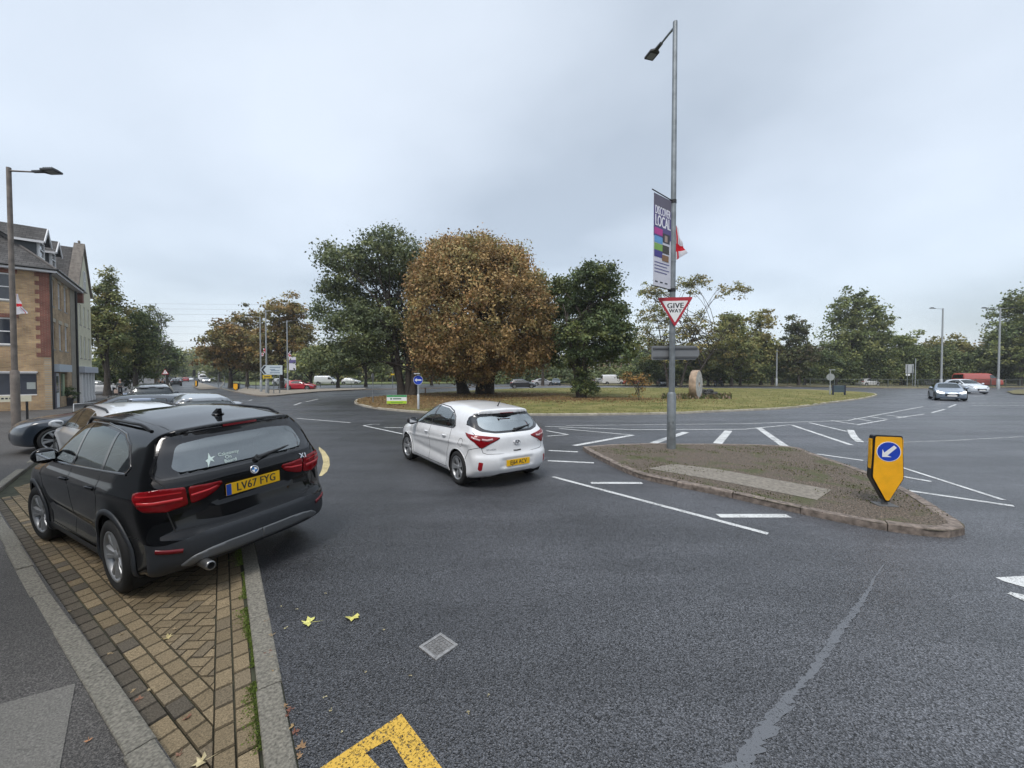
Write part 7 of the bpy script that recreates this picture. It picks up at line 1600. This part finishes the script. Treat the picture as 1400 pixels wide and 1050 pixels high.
def low_rail(label, uv, h=1.05, n=None, name='railing'):
    P = [Vector((*G(u, v, .1), .1)) for u, v in uv]; t = thing(name, label, 'railing', P[0], 0); V = [p-P[0] for p in P]; m = mat('railing_dark', (.05, .055, .055), .5, .4)
    for z in (h, h*.55): q = MB(); q.tube([v+Vector((0, 0, z)) for v in V], .03, 6); q.build('rail', m, t)
    for i in range(len(V)-1):
        L_ = (V[i+1]-V[i]).length; k = max(1, int(L_/2.2))
        for j in range(k+(i == len(V)-2)): p = V[i].lerp(V[i+1], j/k); q = MB(); q.box((p.x, p.y, h/2), (.06, .06, h)); q.build('post', m, t)
low_rail('dark railing along the verge behind the direction sign', [(328, 531.5), (350, 532.5), (392, 531.5)])
low_rail('low dark rail along the park edge behind the red car', [(415, 530), (480, 528.5), (560, 527)], .8)
for u, vt, vb, a, lb in [(1286.5, 421.5, 530.5, ((-1, -.1, 1.3, .05, 1.2),), 'tall grey lamp post behind the oncoming silver car'), (1364.5, 421, 531, ((-1, 0, 1.8, .05, 1.2), (1, .1, 1.5, .12, 1.2)), 'twin armed grey lamp post near the right edge by the red van'), (1061.5, 478, 527.5, ((1, 0, .3, 0, .6),), 'short pale lamp post behind the lawn, right of the motorcycle')]:
    far_post(lb, u, vb, vt, a, .13)
def back_board(u, vb, w_px, vt, label):
    x, y = G(u, vb, .1); s = y/526; t = thing('road_sign', label, 'road sign', (x, y, .1)); z1 = PY(u, vt, y)[2]-.1; w_ = w_px*s; q = MB(); q.box((0, 0, z1-w_*.55), (w_, .03, w_*1.1)); q.build('panel', mat('sign_back_pale', (.42, .44, .45), .5, .3), t)
    q = MB(); q.box((-w_*.2, -.02, z1-w_*1.3), (w_*.5, .03, .35)); q.build('small_plate', M_white, t)
    for sx in (-.3, .35): q = MB(); q.tube([(sx*w_, -.05, -.1), (sx*w_, -.05, z1-.1)], .06, 8); q.build('post', M_galv, t)
back_board(1243, 528.5, 11, 498, 'grey back of a large sign by the railings on the right'); pole('post', 'tall thin pole just right of the large sign back', 'post', 1251, 529, 490, .06, m=mat('pale_steel', (.34, .36, .37), .5, .4))
# --- building side bits
def name_plate():
    x, y = GL(0, 583, .06); x, y, z = PY(8, 545.5, 17.5); t = thing('street_name_plate', 'cream street name plate on low posts in front of the brick building', 'sign', (x, y, -.12), R(38))
    zc = z+.12; M = to_face(0, 0, zc, 0); q = MB(); q.box((0, 0, 0), (1.5, .27, .03)); face_obj('panel', q, mat('cream_plate', (.60, .57, .44), .5), t, M)
    q = MB(); 
    for a in range(9): q.box((-.55+.115*a, .02, .017), (.075, .07, .003))
    face_obj('lettering', q, M_ink, t, M)
    for sx in (-.6, .6): q = MB(); q.box((sx, .04, zc/2), (.07, .05, zc)); q.build('post', M_black, t)
name_plate()
def hoop(u0, v0, u1, vt, label, Zc):
    a = Vector(PY(u0, v0, Zc)); b = Vector(PY(u1, v0-2, Zc+1)); t = thing('guard_rail', label, 'guard rail', a); z = PY(u0, vt, Zc)[2]-a.z; d = b-a; q = MB(); q.tube([(0, 0, -.3), (0, 0, z), (d.x, d.y, z+.05), (d.x, d.y, -.3)], .03, 8); q.build('hoop', mat('pale_steel', (.34, .36, .37), .5, .4), t)
hoop(101, 565, 142, 552.5, 'pale tubular guard rail on the pavement behind the parked cars', 20)
def planter(u, v, Z, label):
    x, y, z = PY(u, v, Z); t = thing('planter', label, 'plant', (x, y, -.12)); q = MB(); q.tube([(0, 0, 0), (0, 0, .55)], [.2, .27], 12); q.build('pot', mat('dark_pot', (.03, .03, .035), .7), t)
    tree('potted_shrub', 'dark clipped shrub growing in the pot by the green shop window', 'plant', x, y, 1.1, [(0, 0, .85, .42, .42, .45)], DKG, leaf=.09, n_leaf=1500, seed=77, tr=.02, clump=.15, per=30, limbs=4, z0=-.1)
planter(94, 549, 27.5, 'dark pot outside the green shop window')
# --- overhead wires
for i, (v0, v1, vv) in enumerate([(412, 413, 0), (419.5, 419, 0), (427, 426, 0), (437, 434, 0), (444, 443, 0), (455, 450, 0), (464, 462, 0)]):
    a, b = Vector(PY(60, v0, 150)), Vector(PY(620, v1, 190)); mid = (a+b)/2-Vector((0, 0, 1.2)); pts = [a.lerp(b, k/12)-Vector((0, 0, 4*1.2*(k/12)*(1-k/12))) for k in range(13)]
    q = MB(); q.tube(pts, .028, 4, smooth=False); tag(q.build('overhead_cable', mat('cable_grey', (.08, .085, .09), .6)), 'thin overhead cable, number %s from the top across the left sky' % ['one', 'two', 'three', 'four', 'five', 'six', 'seven'][i], 'cable', 'power lines')
# ------------------------------------------------------------------ vehicles
LOC = dict(suv=(-4.53, 5.10, -.03), hatch=(-1.075, 8.74)); HEAD = dict(suv=60.6, hatch=35)
suv = dark_suv_near(); suv.root.rotation_euler = (Matrix.Rotation(R(90)+R(60.6), 3, 'Z') @ Matrix.Rotation(-.062, 3, 'X') @ Matrix.Rotation(.022, 3, 'Y')).to_euler()
suv.root.scale = (1, 1, 1.06)
hat = white_hatch_near(); hat.root.scale = (1, 1, 1.02)
def pk(P, lb, t_, d, hd, col, **k):
    x, y = along(t_, d); return simple_car(P, lb, (x, y, zl(x, y)), hd, col, group='cars parked along the lay-by', **k)
WHT = (.68, .69, .70)
simple_car(SUV, 'white estate with roof rails parked directly beyond the black SUV', (-9.25, 9.15, -.12), 58, WHT, res=.045, dims=(4.4, 1.56, 1.78), rails=1, style=STY_A, group='cars parked along the lay-by')
pk(HATCH, 'silver blue estate with long roof rails parked beyond the white one', 13.2, 1.6, 50, (.30, .34, .42), metal=.6, res=.055, dims=(4.7, 1.50, 1.8), rails=1)
simple_car(HATCH, 'silver hatchback with a red tail light just outside the parked row', (*along(10.6, -.05), 0), 44, (.34, .36, .38), metal=.6, res=.055, dims=(4.2, 1.48, 1.75), group='cars parked along the lay-by')
pk(SUV, 'black off-roader with a pale rear window farther along the parked row', 21.5, 1.3, 44, (.012, .013, .015), res=.07, dims=(4.5, 1.72, 1.8))
pk(HATCH, 'silver hatchback behind the black off-roader', 27, 1.4, 43, (.36, .37, .38), metal=.6)
pk(HATCH, 'dark grey hatchback at the far end of the parked row', 32.5, 1.5, 43, (.05, .05, .055), metal=.3)
# dark blue SUV on the pavement, nose to the left
x, y = -12.59, 12.35
au = simple_car(dict(SUV, rimk=.76, wr=.36), 'dark blue SUV nosed left on the pavement beside the lamp post', (x, y, -.12), 141, (.010, .018, .030), res=.04, dims=(4.5, 1.56, 1.83), group=None, style=dict(STY_A, mat=mat('two_tone_alloy', (.55, .56, .58), .3, .7)))
simple_car(SALOON, 'silver grey saloon whose bonnet shows between the dark blue SUV and the house', (-13.6, 15.4, -.12), 138, (.30, .32, .35), metal=.5)
G_bl = G_dark
sil = simple_car(SALOON, 'silver blue saloon with headlights on coming towards the junction', (36.4, 32.2), 139, (.26, .31, .38), name='moving_car', res=.06, metal=.6, glow=True, txt='x')
simple_car(HATCH, 'white people carrier behind the silver blue saloon', (51.3, 43.6), 163, (.60, .64, .68), name='moving_car', dims=(4.6, 1.62, 1.82), txt='x')
vr = simple_car(VAN, 'long red van parked behind the railings on the right', (81.0, 66.8, .1), -88, (.36, .05, .03), dims=(7.6, 2.35, 2.0))
def bgcar(P, lb, u, Z, hd, col, z=.0, g='distant cars', nm='distant_car', **k): return simple_car(P, lb, (at(u, Z), Z, z), hd, col, name=nm, group=g, res=.10, **k)
bgcar(HATCH, 'red three door hatchback passing behind the direction sign', 411, 54, -86, (.42, .012, .03), z=.0, nm='moving_car', g=None, dims=(4.0, 1.38, 1.7))
bgcar(SALOON, 'black car driving away up the left road', 240.5, 76, 42, (.012, .012, .014), nm='moving_car')
bgcar(HATCH, 'red car in the far queue on the left road', 253.5, 125, 42, (.40, .03, .03))
bgcar(HATCH, 'white car in the far queue right of the red one', 260, 135, 222, WHT)
bgcar(HATCH, 'silver car just in front of the distant white truck', 281.5, 106, 222, (.45, .46, .47), glow=True)
bgcar(SUV, 'dark car parked at the far left kerb of the left road', 230, 108, 42, (.03, .03, .035))
bgcar(HATCH, 'grey car in the far queue left of the red one', 245, 118, 42, (.2, .2, .21))
bgcar(HATCH, 'black hatchback passing under the chestnut boughs', 714.5, 61, -88, (.02, .022, .028), nm='moving_car')
bgcar(SALOON, 'silver saloon right of the black hatchback behind the lawn', 742, 76, -80, (.42, .42, .42)); bgcar(HATCH, 'dark hatchback left of the ivy covered trunk', 760, 76, 175, (.02, .03, .035))
bgcar(VAN, 'white van parked behind the lawn right of the ivy covered trunk', 838, 84, -88, (.62, .62, .63), dims=(5.0, 2.2, 1.95)); bgcar(HATCH, 'red car parked right of the distant white van', 862, 84, -80, (.40, .08, .06)); bgcar(HATCH, 'silver car left of the distant white van', 822, 88, -80, (.45, .45, .46))
bgcar(SALOON, 'dark car with a pale roof seen just left of the lamp post foot', 906, 72, 170, (.03, .035, .04))
bgcar(HATCH, 'white car parked in the park beyond the direction sign', 388, 78, -80, WHT); bgcar(VAN, 'white van half hidden by park trees left of the red car', 447, 84, -85, (.60, .62, .64)); bgcar(HATCH, 'pale car behind the two park tree trunks', 480, 86, -85, (.5, .52, .53)); bgcar(HATCH, 'pale car behind the railings below the tall dense tree', 1186, 74, -80, (.6, .6, .6)); bgcar(HATCH, 'light car behind the railings left of the first right lamp', 1262, 76, -70, (.5, .52, .53))
bgcar(HATCH, 'small white car parked side on behind the pedestrians at left', 136, 43, -60, (.66, .67, .68))
def truck():
    Z = 128; t = thing('box_truck', 'white box truck far up the left road', 'truck', (at(277.5, Z), Z, 0), R(40)); m = mat('truck_white', (.72, .73, .74), .5)
    q = MB(); q.bbox((0, 2.6, 2.15), (2.4, 5, 2.5), .05); q.build('box_body', m, t); q = MB(); q.prism([(-.9, .6), (1.05, .6), (1.05, 2.1), (.6, 2.2), (-.1, 2.2), (-.75, 1.45)], -1.05, 1.05, M=Matrix(((0, 0, 1), (1, 0, 0), (0, 1, 0))), c=(0, -1.0, 0)); cb = q.build('cab', m, t); q = MB(); q.box((0, -1.72, 1.75), (1.8, .05, .6)); q.build('windscreen', M_pane, cb)
    for yy in (-1.1, 3.6):
        for sx in (-1, 1): q = MB(); q.lathe([(0, -.12), (.4, -.12), (.42, 0), (.4, .12), (0, .12)], 16, c=(sx*1.0, yy, .42), axis='X'); q.build('wheel', M_rubber, t)
truck()
# ------------------------------------------------------------------ people (skin-modifier bodies)
def skin_obj(name, verts, edges, rad, m, parent, sub=1):
    me = bpy.data.meshes.new(name); me.from_pydata(verts, edges, []); o = bpy.data.objects.new(name, me); COL.objects.link(o); me.materials.append(m)
    md = o.modifiers.new('skin', 'SKIN'); md.use_smooth_shade = True; s = o.modifiers.new('sub', 'SUBSURF'); s.levels = sub; s.render_levels = sub
    for i, v in enumerate(me.skin_vertices[0].data): v.radius = rad[i] if isinstance(rad[i], tuple) else (rad[i], rad[i]); v.use_root = (i == 0)
    if parent: o.parent = parent
    return o
SKIN = mat('skin', (.42, .25, .18), .6)
def person(label, x, y, z, hd, top, leg, hair=(.03, .02, .015), stride=.28, h=1.74, bag=None, sit=False, group='pedestrians on the left pavement'):
    t = thing('person', label, 'person', (x, y, z), R(hd), group); k = h/1.74; s = stride       # faces local +Y
    if sit: leg_v = [(.10, 0, .78), (.22, .38, .74), (.20, .28, .34), (.20, .40, .30)], [(-.10, 0, .78), (-.22, .38, .74), (-.20, .28, .34), (-.20, .40, .30)]
    else: leg_v = [(.09, 0, .90), (.10, s*.5, .50), (.10, s*.75, .08), (.11, s*.75+.15, .04)], [(-.09, 0, .90), (-.10, -s*.3, .48), (-.10, -s*.95, .12), (-.11, -s*.95+.13, .05)]
    lean = .16 if sit else 0; bz = .78 if sit else .92
    V = [(0, 0, bz), (0, lean*.4, bz+.22), (0, lean, bz+.46), (0, lean+.02, bz+.56), (0, lean+.035, bz+.66), (0, lean+.03, bz+.76)]
    Rr = [(.14, .11), (.13, .10), (.16, .10), (.055, .055), (.085, .095), (.07, .085)]; E = [(0, 1), (1, 2), (2, 3), (3, 4), (4, 5)]
    for lg in leg_v:
        b = len(V); V += list(lg); Rr += [.085, .06, .042, .035]; E += [(0, b), (b, b+1), (b+1, b+2), (b+2, b+3)]
    for sg in (1, -1):
        b = len(V); sw = -sg*s*.5
        if sit: V += [(.19*sg, lean, bz+.44), (.27*sg, lean+.18, bz+.25), (.26*sg, lean+.42, bz+.22)]
        else: V += [(.19*sg, 0, bz+.44), (.24*sg, sw*.3, bz+.16), (.25*sg, sw*.8+.05, bz-.08)]
        V += [(V[-1][0], V[-1][1]+.03, V[-1][2]-.07)]; Rr += [.055, .042, .032, .025]; E += [(2, b), (b, b+1), (b+1, b+2), (b+2, b+3)]
    V = [tuple(c*k for c in v) for v in V]; body = skin_obj('body', V, E, Rr, SKIN, t)
    # clothing follows the body a centimetre out
    tv = [V[0], V[1], V[2], V[3]]; te = [(0, 1), (1, 2), (2, 3)]; tr = [(.155, .125), (.15, .12), (.18, .12), (.075, .07)]
    nb = len(leg_v[0])
    for si in range(2):
        b0 = 6+2*nb+si*4; b = len(tv); tv += V[b0:b0+3]; tr += [.07, .058, .045]; te += [(2, b), (b, b+1), (b+1, b+2)]
    skin_obj('jacket', tv, te, tr, top, body)
    lv = [V[0]]; le = []; lr = [(.15, .12)]
    for si in range(2): b0 = 6+si*nb; b = len(lv); lv += V[b0:b0+3]; lr += [.10, .075, .058]; le += [(0, b), (b, b+1), (b+1, b+2)]
    skin_obj('trousers', lv, le, lr, leg, body)
    hm = mat('hair_%d' % int(hair[0]*1000), hair, .8); hz = V[5]
    bm = bmesh.new(); bmesh.ops.create_uvsphere(bm, u_segments=12, v_segments=8, radius=1)
    for v in bm.verts: v.co = Vector((v.co.x*.092, v.co.y*.105-.02, max(v.co.z, -.35)*.10))*(1.35 if sit else 1)
    me = bpy.data.meshes.new('hair'); bm.to_mesh(me); bm.free(); me.transform(Matrix.Translation((hz[0], hz[1], hz[2]+.0))); link('helmet' if sit else 'hair', me, hm, body, True)
    q = MB(); q.box((hz[0], hz[1]+.095, hz[2]-.07), (.025, .03, .04)); q.build('nose', SKIN, body)
    for sg in (1, -1): q = MB(); a = V[6+3 if sg > 0 else 6+nb+3]; q.bbox((a[0], a[1]-.02, a[2]), (.10, .27, .09), .03); q.build('shoe', M_black, body)
    return t, V
def bag(label, x, y, z, col, w_=.34, h=.4): t = thing('carrier_bag', label, 'bag', (x, y, z), R(30)); q = MB(); q.bbox((0, 0, h/2), (w_, .14, h), .04); q.build('sack', mat('bag_%d' % int(col[0]*100), col, .5), t); q = MB(); q.tube([(-.08, 0, h-.01), (-.05, 0, h+.12), (.05, 0, h+.12), (.08, 0, h-.01)], .008, 6); q.build('handle', mat('bag_%d' % int(col[0]*100), col, .5), t)
zp = -.12
def spot(u, Z): return at(u, Z)
person('man in an open grey jacket over a white shirt walking this way', spot(164, 41), 41, zp, 225, mat('grey_jacket', (.10, .11, .11), .8), mat('dark_trousers', (.02, .02, .025), .8), (.30, .28, .27))
person('person in dark clothes holding a white carrier bag beside the hedge', spot(148, 42.5), 42.5, zp, 140, mat('navy_coat', (.015, .02, .035), .8), mat('dark_trousers', (.02, .02, .025), .8), stride=.1)
bag('white carrier bag in the hand of the darkly dressed person', spot(149.8, 42.3), 42.3, .38, (.75, .76, .78), .42, .5); bag('pale pink bag beside the man in the grey jacket', spot(158.6, 41), 41, .12, (.5, .38, .32))
person('person in pale clothes walking away along the left kerb', spot(217.5, 50), 50, zp, 42, mat('pale_top', (.42, .44, .40), .8), mat('blue_jeans', (.06, .08, .13), .8), (.3, .25, .2))
person('person in black carrying a pale bag left of the warning sign', spot(222, 47.5), 47.5, zp, 42, mat('black_coat', (.012, .012, .015), .8), mat('dark_trousers', (.02, .02, .025), .8)); bag('pale blue bag beside the walker in black', spot(219.4, 47), 47, .2, (.45, .52, .58))
# motorcycle and rider
mx, my = at(983, 71), 71
mc = thing('motorcycle', 'black motorcycle crossing behind the stone wheel', 'motorcycle', (mx, my, 0), R(-80))   # nose along local +Y
for yy in (.72, -.72): q = MB(); q.lathe([(.22, -.05), (.30, -.06), (.33, 0), (.30, .06), (.22, .05)], 20, c=(0, yy, .33), axis='X'); w_ = q.build('wheel', M_rubber, mc); q = MB(); q.lathe([(0, -.03), (.22, -.02), (.22, .02), (0, .03)], 12, c=(0, yy, .33), axis='X'); q.build('hub', M_galv, w_)
q = MB(); q.tube([(0, .72, .33), (0, .48, .95)], .03, 8); q.tube([(0, -.72, .33), (0, -.1, .45), (0, .45, .85)], .05, 8); q.bbox((0, .05, .48), (.3, .5, .34), .06); q.build('frame', M_black, mc)
q = MB(); q.bbox((0, .22, .86), (.28, .5, .22), .08); q.build('fuel_tank', M_black, mc); q = MB(); q.bbox((0, -.3, .82), (.26, .7, .1), .04); q.build('saddle', M_black, mc); q = MB(); q.tube([(-.35, .42, 1.05), (0, .5, 1.0), (.35, .42, 1.05)], .018, 6); q.build('handlebar', M_black, mc); q = MB(); q.bbox((0, .62, .92), (.22, .12, .2), .04); q.build('headlight', M_head, mc); q = MB(); q.bbox((0, -.85, 1.0), (.45, .35, .35), .05); q.build('top_box', M_black, mc)
person('rider in black leaning over the handlebars of the motorcycle', mx+.15, my-.03, .02, -80, mat('black_coat', (.012, .012, .015), .8), mat('dark_trousers', (.02, .02, .025), .8), (.02, .02, .02), sit=True, group=None)

# ------------------------------------------------------------------ damp air
q = MB(); q.box((0, 190, 16), (900, 560, 36)); hz = q.build('haze', None); hz['kind'] = 'stuff'; hz['label'] = 'thin damp haze over the whole junction'
hm_ = bpy.data.materials.new('damp_air'); hm_.use_nodes = True; t = hm_.node_tree; t.nodes.clear(); o_ = N(t, 'ShaderNodeOutputMaterial'); v_ = N(t, 'ShaderNodeVolumePrincipled'); v_.inputs['Color'].default_value = (.86, .90, .95, 1); v_.inputs['Density'].default_value = .0005; v_.inputs['Anisotropy'].default_value = .2; L(t, v_.outputs[0], o_.inputs['Volume']); hz.data.materials.append(hm_)
